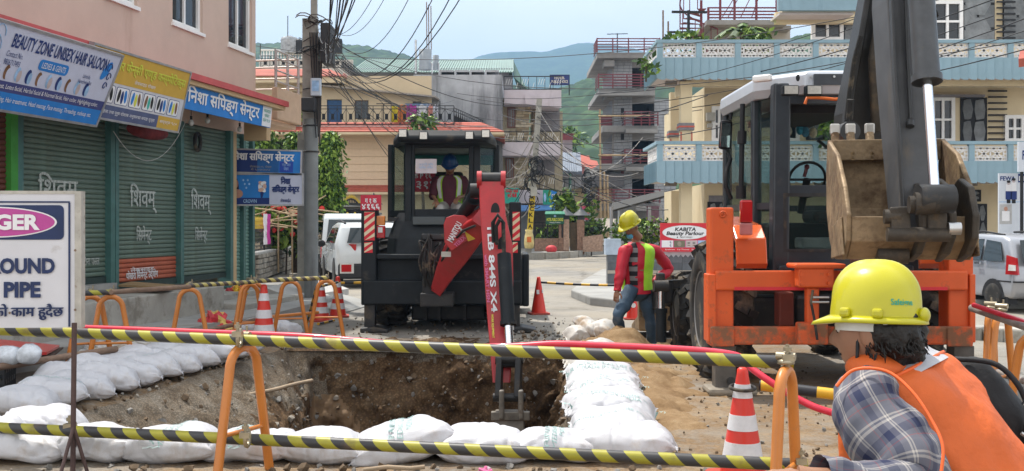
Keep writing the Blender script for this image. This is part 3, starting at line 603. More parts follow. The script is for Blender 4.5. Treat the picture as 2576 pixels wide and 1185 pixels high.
# electricity pole, sign boards strapped to it
pole=thing('electricity_pole','tall grey utility pole with a mess of cables, beside the shopping centre boards','pole',G(783,748,.2))
px_,pd=pole.location.x,pole.location.y
zt=P(783,46,pd).z-.0;pole.location.z=0
POLEM=M('pole_grey',(.2,.21,.21),.7,var=.15,vs=3,dirt=((.09,.085,.08),.4,2.5),streak=True);POLEC=M('pole_concrete',(.3,.29,.26),.9,var=.15,dirt=((.14,.12,.1),.4,2))
MB().cyl((0,0,.15),(0,0,P(783,300,pd).z),.135,16).build('shaft',POLEM,pole)
MB().bx(-.17,.1,-.02,.2,P(783,300,pd).z-.4,zt).build('concrete_post',POLEC,pole,bevel=.01)
MB().bx(.0,.11,-.06,.06,P(783,300,pd).z-.2,8.2).build('concrete_post',POLEC,pole)
MB().bx(-.32,-.17,.25,.45,.15,P(760,330,pd).z).build('rear_post',POLEC,pole)
for z in(3.0,3.5,4.2,5.0):MB().tube([(.15*math.cos(a),.15*math.sin(a),z)for a in[k*.5 for k in range(13)]],.014,5).build('strap',DARKST,pole)
mb=MB()
for k in range(15):
 r=random.uniform(.12,.27);c=Vector((random.uniform(-.12,.25),random.uniform(-.2,.1),zt-random.uniform(.0,.75)));a0=random.random()*6
 mb.tube([c+Vector((r*math.cos(a0+t*.5),.6*r*math.sin(a0+t*.5),.35*r*math.sin(t*.8+k)))for t in range(12)],random.choice((.006,.008,.011)),5,k%2)
for k in range(9):x=.1+.03*k;mb.tube(sag((x-.1,-.15,zt-.3),(.12+.01*k,-.14,P(783,330,pd).z+random.uniform(-.3,.3)),random.uniform(-.1,.1),8),.012,5,k%2)
mb.build('wire_tangle',[INKK,M('grey_wire',(.09,.075,.065),.8)],pole)
BOXB=M('box_black',(.025,.025,.028),.6);MB().bx(.24,.42,-.35,.25,zt-.9,zt-.15).build('junction_box',BOXB,pole,bevel=.02);MB().bx(-.13,.13,-.33,-.15,P(783,284,pd).z,P(783,250,pd).z).build('junction_box',BOXB,pole,bevel=.02)
q=P(800,223,pd)-Vector((px_,pd,0));MB().box((q.x,-.2,q.z),(.2,.1,.34)).build('meter_box',M('pale_grey_plastic',(.5,.55,.62),.4,var=.08),pole,bevel=.02);MB().box((q.x,-.256,q.z+.02),(.13,.008,.2)).build('meter_box_label',INKPALE,pole)
ux=(1,.06,0)
pA,pB=P(574,0,20.2),P(762,0,20.6)
def pole_sign(label,Yt,Yb,X0,X1):
 a,b=P(X0,(Yt+Yb)/2,pd-.22),P(X1,(Yt+Yb)/2,pd-.22);w=(b-a).length;h=(Yb-Yt)*(pd-.22)/F
 return board('shop_sign',label,'shop sign',(a+b)/2,(1,0,-.03 if Yt<420 else .0),(0,0,1),w,h,INKN if Yt<420 else LILAC,.05,ALU),w,h
g1,w,h=pole_sign('navy shopping centre board strapped to the pole, upper of the two',379,434,575,756)
patch(g1,-w*.1,w/2,-h/2,h/2,M('ink_mid_blue',(.015,.11,.34),.6));patch(g1,w*.2,w/2,-h/2,h/2,INKB,-.004);patch(g1,w*.21,w*.4,-h*.46,h*.02,M('ink_royal',(.02,.07,.42),.6),-.006)
text('िनशा सिपङ्ग सेन्टर',INKW,g1,(-w*.02,-.009,h*.2),h*.55,w*.86,bold=.03);text('लेकसाइड-०६, पोखरा\nमो: ९८०६७१७४९३',M('ink_faded',(.3,.28,.22),.6),g1,(-w*.05,-.007,-h*.3),h*.26,w*.3);text('साझा पसल\nपोखरा',INKPALE,g1,(w*.305,-.009,-h*.22),h*.3,w*.12)
g2,w,h=pole_sign('white and blue shop board with a woman and ice cream, lower of the two',440,514,573,760)
patch(g2,-w/2,w*.06,-h/2,h/2,INKB);patch(g2,-w/2,w*.06,-h/2,-h*.28,INKN,-.004)
text('CROWN',INKPALE,g2,(-w*.2,-.008,-h*.39),h*.12,w*.18,bold=.02);disc(g2,-w*.4,h*.05,w*.05,h*.36,M('ink_hair',(.03,.015,.01),.6),-.004,'printed_hair');disc(g2,-w*.385,h*.2,w*.028,h*.14,M('ink_skin',(.45,.24,.17),.6),-.006,'printed_face');disc(g2,-w*.37,-h*.14,w*.075,h*.15,M('ink_skin',(1,1,1)),-.006,'printed_shoulder')
for k in range(6):disc(g2,w*(.0-.03*math.cos(k*1.05))-w*.035,h*(.1+.13*math.sin(k*1.05)),w*.026,h*.1,[INKW,M('ink_peach',(.65,.42,.33),.6)][k%2],-.005-.001*k,'printed_scoop',a=k)
mb=MB();mb.add([(-w*.065,-.005,0),(-w*.005,-.005,0),(-w*.05,-.005,-h*.46)],[(0,2,1)]);mb.build('printed_cone',INKN,g2)
for k in range(5):disc(g2,-w*(.29-.02*k),h*(.32-.13*(k%3)),w*.012,h*.035,INKPALE,-.0035,'printed_sparkle')
text('िनशा\nसिपङ्ग सेन्टर',INKN,g2,(w*.28,-.006,h*.14),h*.6,w*.36,bold=.03);text('लेकसाईड',INKN,g2,(w*.28,-.006,-h*.37),h*.13,w*.14,bold=.02)
# stone garden wall with gold tipped fence
A0,B0=Vector((-7.15,28.5,0)),Vector((-8.9,47,0));WF=Frame(A0,math.atan2((B0-A0).y,(B0-A0).x));WL=(B0-A0).length
sw=thing('stone_wall','rough grey stone garden wall receding behind the pole','wall',A0,WF.a)
MORTAR=M('mortar',(.13,.12,.1),.95,var=.25);WST=M('wall_stone',(.27,.25,.215),.9,var=.25,vs=9,rnd=.28,bump=.008,bs=25,dirt=((.1,.09,.07),.3,4))
MB().bx(0,WL,-.01,.35,-.1,.74).build('wall',MORTAR,sw);MB().bx(-.1,WL,-.1,.4,.742,.83).build('coping',CONC,sw,bevel=.02)
base=None
for r in range(5):
 u=random.uniform(0,.2)
 while u<11.5:
  wd_=random.uniform(.26,.5);ht=.135
  if base is None:mb=MB();mb.box((0,0,0),(1,.12,1),None,0,1,1);base=mb.build('stone',WST,sw,bevel=.03);o=base
  else:o=inst(base,(0,0,0))
  o.location=(u+wd_/2,-.035-random.random()*.02,.05+r*.147+ht/2);o.scale=(wd_-.025,1,ht*random.uniform(.85,1));o.rotation_euler=(random.uniform(-.05,.05),random.uniform(-.05,.05),random.uniform(-.06,.06));u+=wd_
mb=MB();u=11.5
while u<WL:
 for r in range(5):mb.box((u+random.random()*.2,-.03,.12+r*.147),(.36,.08,.12))
 u+=.4
o=mb.build('far_stones',WST,sw);o['kind']='stuff'
fe=thing('garden_fence','black mesh fence with gold spear tips standing on the stone wall','fence',A0+Vector((0,0,.83)),WF.a)
GOLD=M('gold_paint',(.55,.38,.05),.4,.3,var=.15)
for k in range(7):
 o=MB().bx(k*2.6-.03,k*2.6+.03,.1,.16,0,.98).build('post',INKK,fe)if k==0 else inst(o,(k*2.6,0,0))
mb=MB()
for k in range(170):u=k*.105;mb.beam((u,.13,0),(u+.3,.13,.62),.006,.006);mb.beam((u,.13,.62),(u+.3,.13,0),.006,.006)
mb.build('wire_mesh',M('mesh_wire',(.06,.06,.055),.7),fe)
for z in(.02,.62,.74):MB().bx(0,WL-.6,.115,.145,z,z+.025).build('rail',INKK if z<.7 else GOLD,fe)
sp=None
for k in range(110):
 u=.05+k*.16
 if u>WL-.6:break
 if sp is None:mb=MB();mb.cyl((0,0,0),(0,0,.2),.016,6).lathe([(.016,.2),(.035,.24),(.02,.29),(.001,.37)],6);sp=mb.build('spear',GOLD,fe);sp.location=(u,.13,.64)
 else:inst(sp,(u,.13,.64))
for(u,mt,w_,la,nm)in((2.2,M('pink_cloth',(.55,.05,.3),.8,var=.2),.55,'magenta cloth hung over the gold tipped fence','cloth'),(1.55,M('white_cloth',(.7,.66,.68),.8,var=.15),.5,'white patterned cloth hung over the gold tipped fence','cloth')):
 mb=MB();n=10;vs=[(i/n*w_,-.02+.03*math.sin(i*1.7+j),1.12-j*.13)for j in range(8)for i in range(n+1)];mb.add(vs,[(j*(n+1)+i,j*(n+1)+i+1,(j+1)*(n+1)+i+1,(j+1)*(n+1)+i)for j in range(7)for i in range(n)],0,True)
 o=mb.build(nm,mt);o.location=WF.w(u,0,.8);o.rotation_euler=(0,0,WF.a);tag(o,la,'cloth')
mb=MB();BAM=M('bamboo',(.36,.26,.15),.7,var=.25)
for k in range(34):a=P(random.uniform(630,760),random.uniform(528,575),random.uniform(31,34));b=a+Vector((random.uniform(-2,2),random.uniform(-1,1),random.uniform(-.35,.5)));mb.tube([a,(a+b)/2+Vector((0,0,random.uniform(-.1,.1))),b],.022,5)
for x in(638,668,700,735,765):a=P(x,540,32);mb.tube([a,(a.x,a.y,.1)],.03,5)
o=mb.build('bamboo_trellis',BAM);tag(o,'heap of dry bamboo poles propped as a trellis behind the fence','trellis')
FLR=M('red_flower',(.6,.04,.03),.6)
for i,(x,y)in enumerate(((655,560),(690,566),(720,545),(775,578))):
 c=P(x,y,33);s_=thing('garden_shrub',['flowering shrub at the near end of the fence','low flowering shrub half way along the fence','tall flowering shrub under the shop boards','green shrub just past the pole'][i],'shrub',(c.x,c.y,0),0,'shrubs behind the fence')
 mb=MB();mb.tube([(0,0,0),(.05,0,c.z)],.03,5);mb.build('stem',BARK,s_);mb=MB();leaves(mb,crown_pts(260,.8,.6,.7,(0,0,c.z),12,.2),.16,.2);mb.build('foliage',[LEAF1,LEAF2,LEAF3],s_)
 mb=MB();[mb.ball((random.uniform(-.7,.7),-.5,c.z+random.uniform(-.4,.7)),.09,6,5)for _ in range(6)];mb.build('blossoms',FLR,s_)
# gate
gt=thing('garden_gate','black iron gate with a gold spiked arch between lantern pillars','gate',(P(870,0,46).x,46,0))
PIL=M('pillar_slate',(.14,.16,.19),.8,var=.2)
for x in(-.75,1.25):
 p_=MB().bx(x-.27,x+.27,-.25,.3,0,2.05).bx(x-.33,x+.33,-.31,.36,2.05,2.13).build('pillar',PIL,gt);l_=MB().bx(x-.16,x+.16,-.14,.18,2.13,2.5).lathe([(.42,2.5),(.3,2.6),(.06,2.85),(.05,2.95),(.001,3.05)],4,(x,.02,0)).build('lantern',M('lantern_dark',(.05,.055,.06),.6),p_)
a_=lambda t:2.0+.75*math.sin(max(0,min(1,t))*math.pi)**1.2
mb=MB()
for k in range(21):t=k/20;x=-.46+1.4*t;mb.cyl((x,0,.1),(x,0,a_(t)),.022,6)
mb.bx(-.46,.95,-.02,.02,.1,.9);mb.tube([(-.46+1.4*k/20,0,a_(k/20))for k in range(21)],.04,6);mb.tube([(.24+.42*math.cos(k*.4),-.03,1.85+.42*math.sin(k*.4))for k in range(16)],.03,6,closed=True);mb.build('gate_leaf',INKK,gt)
mb=MB()
for k in range(21):t=k/20;x=-.46+1.4*t;mb.lathe([(.02,0),(.045,.06),(.001,.2)],6,(x,0,a_(t)+.03))
mb.build('gold_spikes',GOLD,gt);mb=MB();mb.ball((.08,-.06,1.9),(.09,.03,.27)).ball((.42,-.06,1.9),(.09,.03,.27));mb.build('gold_medallions',GOLD,gt)
# cars
def car(name,label,loc,rz,L,W,H,prof,belt,paint,glz,tail,wb,wr,tum=.84,rear=True,group=None,van=False):
 c=thing(name,label,'van' if van else 'car',loc,rz,group);mb=MB()
 half=W/2;n=len(prof)
 def X(z):return half*(1 if z<=belt else 1-(1-tum)*min(1,(z-belt)/(H-belt)))
 vs=[(-X(z),y,z)for y,z in prof]+[(X(z),y,z)for y,z in prof]
 fs=[tuple(range(n)),tuple(range(n,2*n))[::-1]]+[(i,n+i,n+(i+1)%n,(i+1)%n)for i in range(n)]
 mb.add(vs,fs,0,True);b=mb.build('body',paint,c,bevel=.07,seg=3)
 for sx in(-1,1):
  for k,poly in enumerate(glz):
   mb=MB();mb.add([(sx*(X(z)+.006),y,z)for y,z in poly],[tuple(range(len(poly)))[::sx]]);mb.build('side_window',GLASSD,c)
  for y in wb:
   w_=thing('wheel',None,None,(sx*(half-.1),y,wr));w_.parent=c
   rot=mxrot(0,R(90),0);MB().lathe([(wr*.62,-.11),(wr*.93,-.11),(wr,-.07),(wr,.07),(wr*.93,.11),(wr*.62,.11)],22,(0,0,0),rot).build('tyre',RUBBER,w_);MB().lathe([(.001,.05*sx),(wr*.2,.07*sx),(wr*.35,.05*sx),(wr*.62,.09*sx),(wr*.64,-.05)],22,(0,0,0),rot).build('rim',STEEL,w_)
   mb=MB();mb.add([(sx*(half+.004),y+(wr+.07)*math.cos(t),wr+(wr+.07)*math.sin(t))for t in[k*math.pi/12 for k in range(13)]],[tuple(range(13))]);mb.build('wheel_arch',INKK,c)
 tail(c,X,half);return c
TLR=M('tail_lamp_red',(.42,.012,.015),.15,var=.1,coat=.5);TLA=M('tail_lamp_amber',(.6,.2,.03),.15,coat=.5);TLW=M('tail_lamp_clear',(.6,.6,.58),.15,coat=.5)
def tail_suv(c,X,half):
 MB().add([(-half*.74,-.03+.03,1.12),(half*.74,0,1.12),(half*.62,.22,1.5),(-half*.62,.22,1.5)],[(0,1,2,3)]).build('rear_window',GLASSD,c).location=(0,-.045,.02)
 for sx in(-1,1):
  MB().slab((sx*half*.98,.24,.93),(sx*half*.5,-.04,.95),(sx*half*.5,-.03,1.1),(sx*half*.99,.22,1.13),.05).build('tail_lamp',TLR,c);MB().bx(sx*half*.62,sx*half*.9,-.07,0,.42,.6).build('reflector',TLR,c);MB().bx(sx*half*.55,sx*half*.94,-.06,0,.38,.64).build('bumper_trim',TLW,c)
 MB().bx(-half*.98,half*.98,-.05,.3,.24,.62).build('bumper',M('bumper_black',(.02,.02,.022),.6),c,bevel=.05);MB().bx(-.26,.26,-.07,-.02,.72,.86).build('number_plate',WHITE,c)
 for sx in(-1,1):MB().tube([(sx*half*.72,.5,1.63),(sx*half*.74,1.2,1.69),(sx*half*.74,2.3,1.66)],.03,6).build('roof_rail',INKK,c)
 for sx in(-1,1):m_=MB().ball((sx*(half+.12),3.0,1.08),(.12,.06,.1)).build('mirror',INKK,c)
 for y in(1.35,2.35):MB().bx(-half-.03,-half,y,y+.2,.9,.94).build('handle',STEEL,c)
suvprof=[(.12,.3),(.0,.62),(-.02,.95),(.06,1.1),(.3,1.56),(.6,1.64),(1.6,1.66),(2.3,1.58),(3.15,1.1),(4.1,.98),(4.24,.75),(4.2,.32)]
suv=car('parked_car','white SUV parked by the stone wall, half hidden by the red digger',Vector((-3.5,25.8,0)),R(16),4.27,1.78,1.66,suvprof,1.08,M('car_white',(.62,.66,.68),.25,var=.03,coat=.6),[[(.5,1.12),(1.25,1.12),(1.25,1.52),(.72,1.52)],[(1.33,1.12),(2.9,1.1),(2.2,1.5),(1.33,1.52)]],tail_suv,(.85,3.45),.34)
def tail_van(c,X,half):
 MB().slab((-half*.8,-.02,1.15),(half*.8,-.02,1.15),(half*.72,.06,1.75),(-half*.72,.06,1.75),.03).build('rear_window',GLASSD,c)
 for sx in(-1,1):MB().bx(sx*half*.86,sx*half*1.01,-.03,.05,.62,1.1).build('tail_lamp',TLR,c)
 MB().bx(-half,half,-.1,.1,.3,.55).build('bumper',M('bumper_black',(1,1,1)),c,bevel=.03)
vanprof=[(.02,.35),(0,1.1),(.08,1.8),(.3,1.93),(3.0,1.95),(3.4,1.85),(4.0,1.2),(4.3,.95),(4.3,.35)]
car('parked_van','white van parked just beyond the white SUV',Vector((-4.85,30.6,0)),R(12),4.3,1.7,1.95,vanprof,1.12,M('car_white',(1,1,1)),[[(.3,1.15),(1.5,1.15),(1.5,1.75),(.4,1.75)],[(1.6,1.15),(2.9,1.15),(2.9,1.75),(1.6,1.75)]],tail_van,(.8,3.4),.32,.86,van=True)
# cream house with red tiled eaves
HF=Frame((0,52),0);HV=52
house=thing('cream_house','cream two storey house with red tiled eaves and a roof terrace','house',(0,52,0))
CREAMH=M('cream_house_paint',(.56,.45,.30),.85,var=.08,vs=.8,dirt=((.38,.3,.2),.2,.8),streak=True)
TILE=M('red_clay_tile',(.36,.085,.055),.75,var=.2,vs=4,rnd=.12)
def ux_(X,v=0):return HF.hit(X,560,v)[0]
def zy(Y,v=0):return HF.hit(1288,Y,v)[1]
xa,xb=ux_(560),ux_(1235)
mb=MB();wall_open(mb,xa,xb,0,zy(322),0,.3,[(ux_(588),ux_(655),zy(385),zy(352)),(ux_(690),ux_(735),zy(400),zy(352)),(ux_(790),ux_(930),0,zy(510))]);wall_open(mb,xb-.3,xb,0,zy(322),.3,10,());mb.build('wall',CREAMH,house)
MB().bx(xa,xb-.4,3.5,3.8,0,zy(330)).bx(ux_(580),ux_(660),.28,.3,zy(390),zy(350)).build('interior',M('dark_interior',(.03,.027,.025),.9),house)
bd=None
for k in range(7):
 z0=zy(470)+k*.385
 if bd is None:bd=MB().prism([(-.05,0),(-.012,.37),(0,.37),(0,0)],'x',ux_(868),xb).build('weatherboard',M('weatherboard',(.6,.45,.31),.85,var=.06,rnd=.05),house,loc=(0,0,z0))
 else:inst(bd,(0,0,z0))
def tiled_eave(Yt,Yb,X0,X1,v0,v1,rows=5,hip=True):
 z0,z1=zy(Yb,v0),zy(Yt,v1);a,b=ux_(X0,v0),ux_(X1,v0)
 for r in range(rows):
  t0,t1=r/rows,(r+1.12)/rows;i0=(v1-v0)*t0*(1 if hip else 0)
  mb=MB();mb.slab((a,v0+(v1-v0)*t0,z0+(z1-z0)*t0+.03),(b-i0,v0+(v1-v0)*t0,z0+(z1-z0)*t0+.03),(b-(v1-v0)*t1*hip,v0+(v1-v0)*t1,z0+(z1-z0)*t1),(a,v0+(v1-v0)*t1,z0+(z1-z0)*t1),.05)
  if hip:mb.slab((b-i0,v0+(v1-v0)*t0,z0+(z1-z0)*t0+.03),(b-i0,v0+12,z0+(z1-z0)*t0+.03),(b-(v1-v0)*t1,v0+12,z0+(z1-z0)*t1),(b-(v1-v0)*t1,v0+(v1-v0)*t1,z0+(z1-z0)*t1),.05)
  mb.build('tile_course',TILE,house)
 MB().bx(a,b,v0+.02,v1,z0-.14,z0-.02).build('soffit',CREAMH,house)
tiled_eave(308,331,560,1268,-1.2,-.01);tiled_eave(466,482,860,1240,-.8,-.06,4,False)
V2=3.0;z2=zy(318)
MB().bx(xa,xb,-.6,10,z2-.25,z2-.02).build('balcony_floor',CONC,house)
mb=MB();wall_open(mb,xa,ux_(1085,V2),z2,zy(205,V2)+.3,V2,V2+.25,[(ux_(822,V2),ux_(860,V2),z2,zy(250,V2)),(ux_(892,V2),ux_(927,V2),zy(300,V2),zy(252,V2)),(ux_(735,V2),ux_(765,V2),z2,zy(230,V2)),(ux_(1038,V2),ux_(1060,V2),zy(300,V2),zy(255,V2))]);mb.bx(ux_(700,V2),ux_(870,V2),V2+.25,V2+6,z2,zy(190,V2));mb.build('upper_wall',CREAMH,house)
MB().bx(ux_(822,V2)+.01,ux_(860,V2)-.01,V2+.1,V2+.14,z2,zy(252,V2)).build('door',M('blue_door',(.02,.07,.17),.6,var=.2),house)
window(house,ux_(892,V2),ux_(927,V2),zy(300,V2),zy(252,V2),V2+.05,M('brown_frame',(.1,.06,.04),.6),None,2,1,.05)
window(house,ux_(1038,V2),ux_(1060,V2),zy(300,V2),zy(255,V2),V2+.05,M('brown_frame',(1,1,1)),None,1,1,.05)
MB().slab((ux_(690,V2-.6),V2-.7,zy(205,V2)),(ux_(1095,V2-.6),V2-.7,zy(245,V2)),(ux_(1095,V2),V2+4,zy(228,V2)),(ux_(690,V2),V2+4,zy(196,V2)),.08).build('verandah_roof',M('rust_sheet',(.3,.26,.22),.7,.2,var=.3),house)
MB().slab((ux_(1020,1.5),1.2,zy(270,1.5)),(ux_(1085,1.5),1.2,zy(270,1.5)),(ux_(1085,2.9),2.9,zy(260,2.9)),(ux_(1020,2.9),2.9,zy(260,2.9)),.04).build('awning',M('blue_sheet',(.1,.2,.36),.5,var=.2),house)
for r in range(4):
 v0=V2-1+r*.3;MB().slab((ux_(560,2),v0,zy(190,2)+r*.13),(ux_(866,2)-r*.25,v0,zy(190,2)+r*.13),(ux_(866,2)-(r+1)*.25,v0+.33,zy(190,2)+r*.13+.14),(ux_(560,2),v0+.33,zy(190,2)+r*.13+.14),.05).build('tile_course',TILE,house)
MB().slab((ux_(866,2),V2-1,zy(190,2)),(ux_(895,5),V2+5,zy(205,5)),(ux_(885,5),V2+5,zy(195,5)),(ux_(856,2),V2+.1,zy(175,2)),.06).build('tile_course',TILE,house)
MB().bx(ux_(560,2),ux_(862,2),V2-.9,V2+.0,zy(207,2),zy(191,2)).build('soffit',CREAMH,house)
def iron_rail(par,a,b,z0,z1,mat,step=.45,nm='railing'):
 a,b=Vector(a),Vector(b);L_=(b-a).length;n=max(1,int(L_/step));mb=MB();up=Vector((0,0,1));h=z1-z0
 for z in(z0+.06,z1,z1-.16):mb.beam(a+up*z,b+up*z,.035,.035)
 for k in range(n):
  p,q=a.lerp(b,k/n),a.lerp(b,(k+1)/n);mb.beam(p+up*z0,p+up*z1,.03,.03);mb.beam(p+up*(z0+.06),q+up*(z1-.16),.02,.02);mb.beam(q+up*(z0+.06),p+up*(z1-.16),.02,.02)
  c=(p+q)/2;mb.beam(c+up*(z0+h*.3),c+up*(z0+h*.6),.16,.02)
 mb.beam(b+up*z0,b+up*z1,.04,.04);return mb.build(nm,mat,par)
IRON=M('black_iron',(.02,.02,.022),.5,.4)
iron_rail(house,(ux_(690,-.4),-.4,0),(ux_(1142,-.4),-.4,0),z2,z2+1.0,IRON);iron_rail(house,(ux_(1142,-.4),-.4,0),(ux_(1240,4),9,0),z2-.1,z2+.9,IRON)
iron_rail(house,(ux_(655,2),2.1,0),(ux_(860,2),2.1,0),zy(172,2),zy(140,2),IRON);iron_rail(house,(ux_(860,2),2.1,0),(ux_(890,5),8,0),zy(172,2),zy(140,2),IRON)
MB().bx(ux_(640,5),ux_(880,5),6,6.3,zy(205,6),zy(150,6)).build('terrace_parapet',M('old_white',(.5,.48,.44),.9,var=.2),house);b0=None
for k in range(15):
 x=ux_(655,6)+k*.165
 if b0 is None:b0=MB().lathe([(.05,0),(.03,.1),(.06,.28),(.03,.45),(.05,.52)],8).build('baluster',WHITE,house,loc=(x,6.1,zy(150,6)))
 else:inst(b0,(x,6.1,zy(150,6)))
MB().bx(ux_(655,6),ux_(655,6)+4.3,6,6.2,zy(150,6)+.52,zy(150,6)+.6).build('handrail',WHITE,house)
for X,Yt,Yb,w_,mt,la,di in((728,91,135,22,M('tank_old',(.36,.38,.4),.7,var=.3,dirt=((.1,.1,.1),.5,2)),'streaked pale water tank on the terrace beside the pole',0),(752,98,135,12,M('tank_black',(.015,.016,.018),.5),'narrow black water tank between the pale tank and the pole',0),(815,92,135,17,M('tank_black',(1,1,1)),'black ribbed water tank just right of the pole head',0),(848,95,135,14,M('tank_black',(1,1,1)),'black ribbed water tank at the terrace corner',0)):
 c=P(X,Yb,58);h_=(Yb-Yt)*58/F;r_=w_*58/F;t_=thing('water_tank',la,'water tank',c,0);pr=[(r_*.97,0)]
 for k in range(6):pr+=[(r_,h_*(.04+k*.14)),(r_*.95,h_*(.10+k*.14))]
 pr+=[(r_*.9,h_*.9),(r_*.35,h_*.97)];MB().lathe(pr,20).build('body',mt,t_);MB().lathe([(r_*.36,h_*.96),(r_*.36,h_),(.01,h_*1.01)],14).build('cap',mt,t_)
for X,Yt,Yb in((724,40,92),(655,110,140)):a,b=P(X,Yb,57),P(X,Yt,57);o=MB().cyl(a,b,.025,6).build('aerial_rod',IRON);tag(o,'thin iron rod sticking up above the pale water tank' if Yt<60 else 'short iron rod rising from the terrace behind the steel balcony','rod')
ln=thing('clothes_line','washing frame standing on the cream house balcony','clothes line',HF.w(ux_(985),.2,z2));lw=ux_(1105)-ux_(985)
MB().bx(-.8,.0,-.02,.02,1.15,1.19).bx(-.45,-.41,-.02,.02,0,1.15).build('post',IRON,ln);MB().bx(lw,lw+.04,-.02,.02,0,1.3).build('post',IRON,ln);MB().cyl((0,0,1.1),(lw,0,1.12),.012,5).build('line',INKK,ln)
cols=[((985,1000),(.6,.5,.03),'yellow cloth at the end of the washing line'),((1000,1022),(.6,.2,.05),'orange patterned cloth on the washing line'),((1022,1047),(.42,.05,.3),'purple and pink cloth on the washing line'),((1049,1075),(.68,.68,.72),'large white cloth on the washing line'),((1077,1088),(.62,.3,.25),'small red striped top on the washing line'),((1089,1101),(.6,.62,.7),'white and blue shirt at the right end of the washing line')]
for(X0,X1),c_,la in cols:
 a,b=ux_(X0),ux_(X1);n=8;mb=MB();hh=.95 if X0<1060 else .7
 vs=[(a+(b-a)*i/n,.1+.06*math.sin(i*2.1+X0),z2+1.1-hh*j/5-.04*math.sin(i*1.3))for j in range(6)for i in range(n+1)];mb.add(vs,[(j*(n+1)+i,j*(n+1)+i+1,(j+1)*(n+1)+i+1,(j+1)*(n+1)+i)for j in range(5)for i in range(n)],0,True)
 o=mb.build('hung_cloth',M('cloth_%d'%X0,c_,.85,var=.35,vs=3));o.location=(0,52,0);tag(o,la,'cloth','washing on the line')
for x,y in((720,300),(760,305),(690,290)):c=P(x,y,51.6);s_=thing('potted_plant',{720:'bushy potted plant behind the pole on the balcony',760:'small potted plant on the balcony just left of the blue door',690:'leafy potted plant at the end of the balcony nearest the shop'}[x],'plant',c);MB().lathe([(.1,-.45),(.16,-.1)],10).build('pot',TILE,s_);mb=MB();leaves(mb,crown_pts(160,.55,.5,.5,(0,0,.2),8,.25),.16,0);mb.build('foliage',[LEAF1,LEAF2,LEAF3],s_)
weeping('weeping green ashoka tree standing just right of the utility pole',833,318,515,33,.46,6200);weeping('green ashoka tree above the shopping centre boards, left of the pole',672,322,520,33.5,.62,5200);weeping('green ashoka tree partly behind the utility pole',742,326,520,34,.5,4200)
mb=MB();mb.slab(P(690,515,40),P(900,520,40),P(930,560,38)+Vector((0,0,.7)),P(690,500,44),.1);q=mb.build('dark_awning',M('dark_sheet',(.035,.033,.03),.8));tag(q,'dark lean-to roof sheet in front of the cream house','awning')
c=P(1075,318,53);tree('small yellow green treetop peeping over the red eave behind the digger cab',(c.x,50.2,0),c.z+.55,.6,.8,300,.16)
# the far side of the junction
def xx(X,d):return(X-CX)*d/F
def zz(Y,d):return CAMH+(HY-Y)*d/F
def fbx(mb,X0,X1,Y0,Y1,d0,d1,mi=0,da=None):
 return mb.bx(xx(X0,d0),xx(X1,d0),d0,d1,zz(Y1,d0),zz(Y0,d0),mi)
GREYC=M('weathered_concrete',(.37,.38,.4),.9,var=.25,vs=.7,dirt=((.07,.075,.08),.55,.55),streak=True,bump=.005)
GREYW=M('pale_grey_wall',(.33,.33,.35),.85,var=.1,vs=1)
PINKW=M('pale_pink_trim',(.5,.45,.48),.8,var=.1,vs=1.5,dirt=((.3,.25,.25),.25,1.2),streak=True)
GREENR=M('green_metal_roof',(.2,.29,.26),.45,.2,var=.12,vs=.8)
DARKI=M('dark_interior',(1,1,1));BRF=M('brown_frame',(1,1,1))
gh=thing('concrete_house','bare grey concrete house with water tanks and a green sheet roof behind','house',(0,0,0));d=58
mb=MB();fbx(mb,1040,1264,188,640,d,d+9);mb.build('wall',GREYC,gh)
for k in range(4):mb=MB();fbx(mb,1105+k*38,1141+k*38,176,181,d+.1,d+1.5);fbx(mb,1105+k*38,1110+k*38,181,188,d+.1,d+1.5);mb.build('parapet_block',GREYC,gh)
mb=MB();wall_open(mb,xx(886,66),xx(1290,66),zz(300,66),zz(172,66),66,66.3,[(xx(897,66),xx(948,66),zz(208,66),zz(195,66)),(xx(1018,66),xx(1040,66),zz(235,66),zz(198,66))]);mb.bx(xx(886,66),xx(1290,66),67.5,67.7,zz(300,66),zz(172,66));mb.build('rear_wall',GREYW,gh)
MB().bx(xx(890,66),xx(1050,66),67,67.1,zz(250,66),zz(180,66)).build('interior',DARKI,gh)
mb=MB();n=64;z0,z1=zz(181,64.6),zz(150,72);xa_,xb_=xx(880,64.6),xx(1292,64.6)
for k in range(n):
 a=xa_+(xb_-xa_)*k/n;w_=(xb_-xa_)/n;mb.slab((a,64.6,z0),(a+w_*.7,64.6,z0),(a+w_*.7,72,z1),(a,72,z1),.03);mb.slab((a+w_*.7,64.6,z0+.06),(a+w_,64.6,z0+.06),(a+w_,72,z1+.06),(a+w_*.7,72,z1+.06),.09)
mb.build('roof',GREENR,gh)
mb=MB();mb.slab((xb_+.02,64.5,z0-.35),(xb_+.9,66,z0-.9),(xb_+.9,78,z0-.9),(xb_+.02,72,z1),.05);mb.prism([(64.8,z0),(72,z1-.1),(79,z0)],'x',xb_-.3,xb_-.1);mb.build('gable',M('dark_green_trim',(.05,.12,.09),.6),gh)
for X0,X1,Yt,la in((1054,1086,125,'large grey concrete water tank on the concrete house roof'),(1088,1104,131,'smaller grey water tank beside the large one on the roof')):
 r_=(X1-X0)/2*59/F;c=P((X0+X1)/2,176,59+(0 if X0<1080 else 1.2));t_=thing('water_tank',la,'water tank',c);MB().lathe([(r_,0),(r_,zz(Yt,59)-c.z),(.01,zz(Yt,59)-c.z+.05)],24).build('body',M('tank_grey',(.3,.33,.36),.7,var=.15,vs=2),t_);MB().tube([(r_*.9,-r_,.4),(r_*1.15,-r_,.3),(r_*1.15,-r_,-.3)],.04,6).build('outlet_pipe',STEEL,t_)
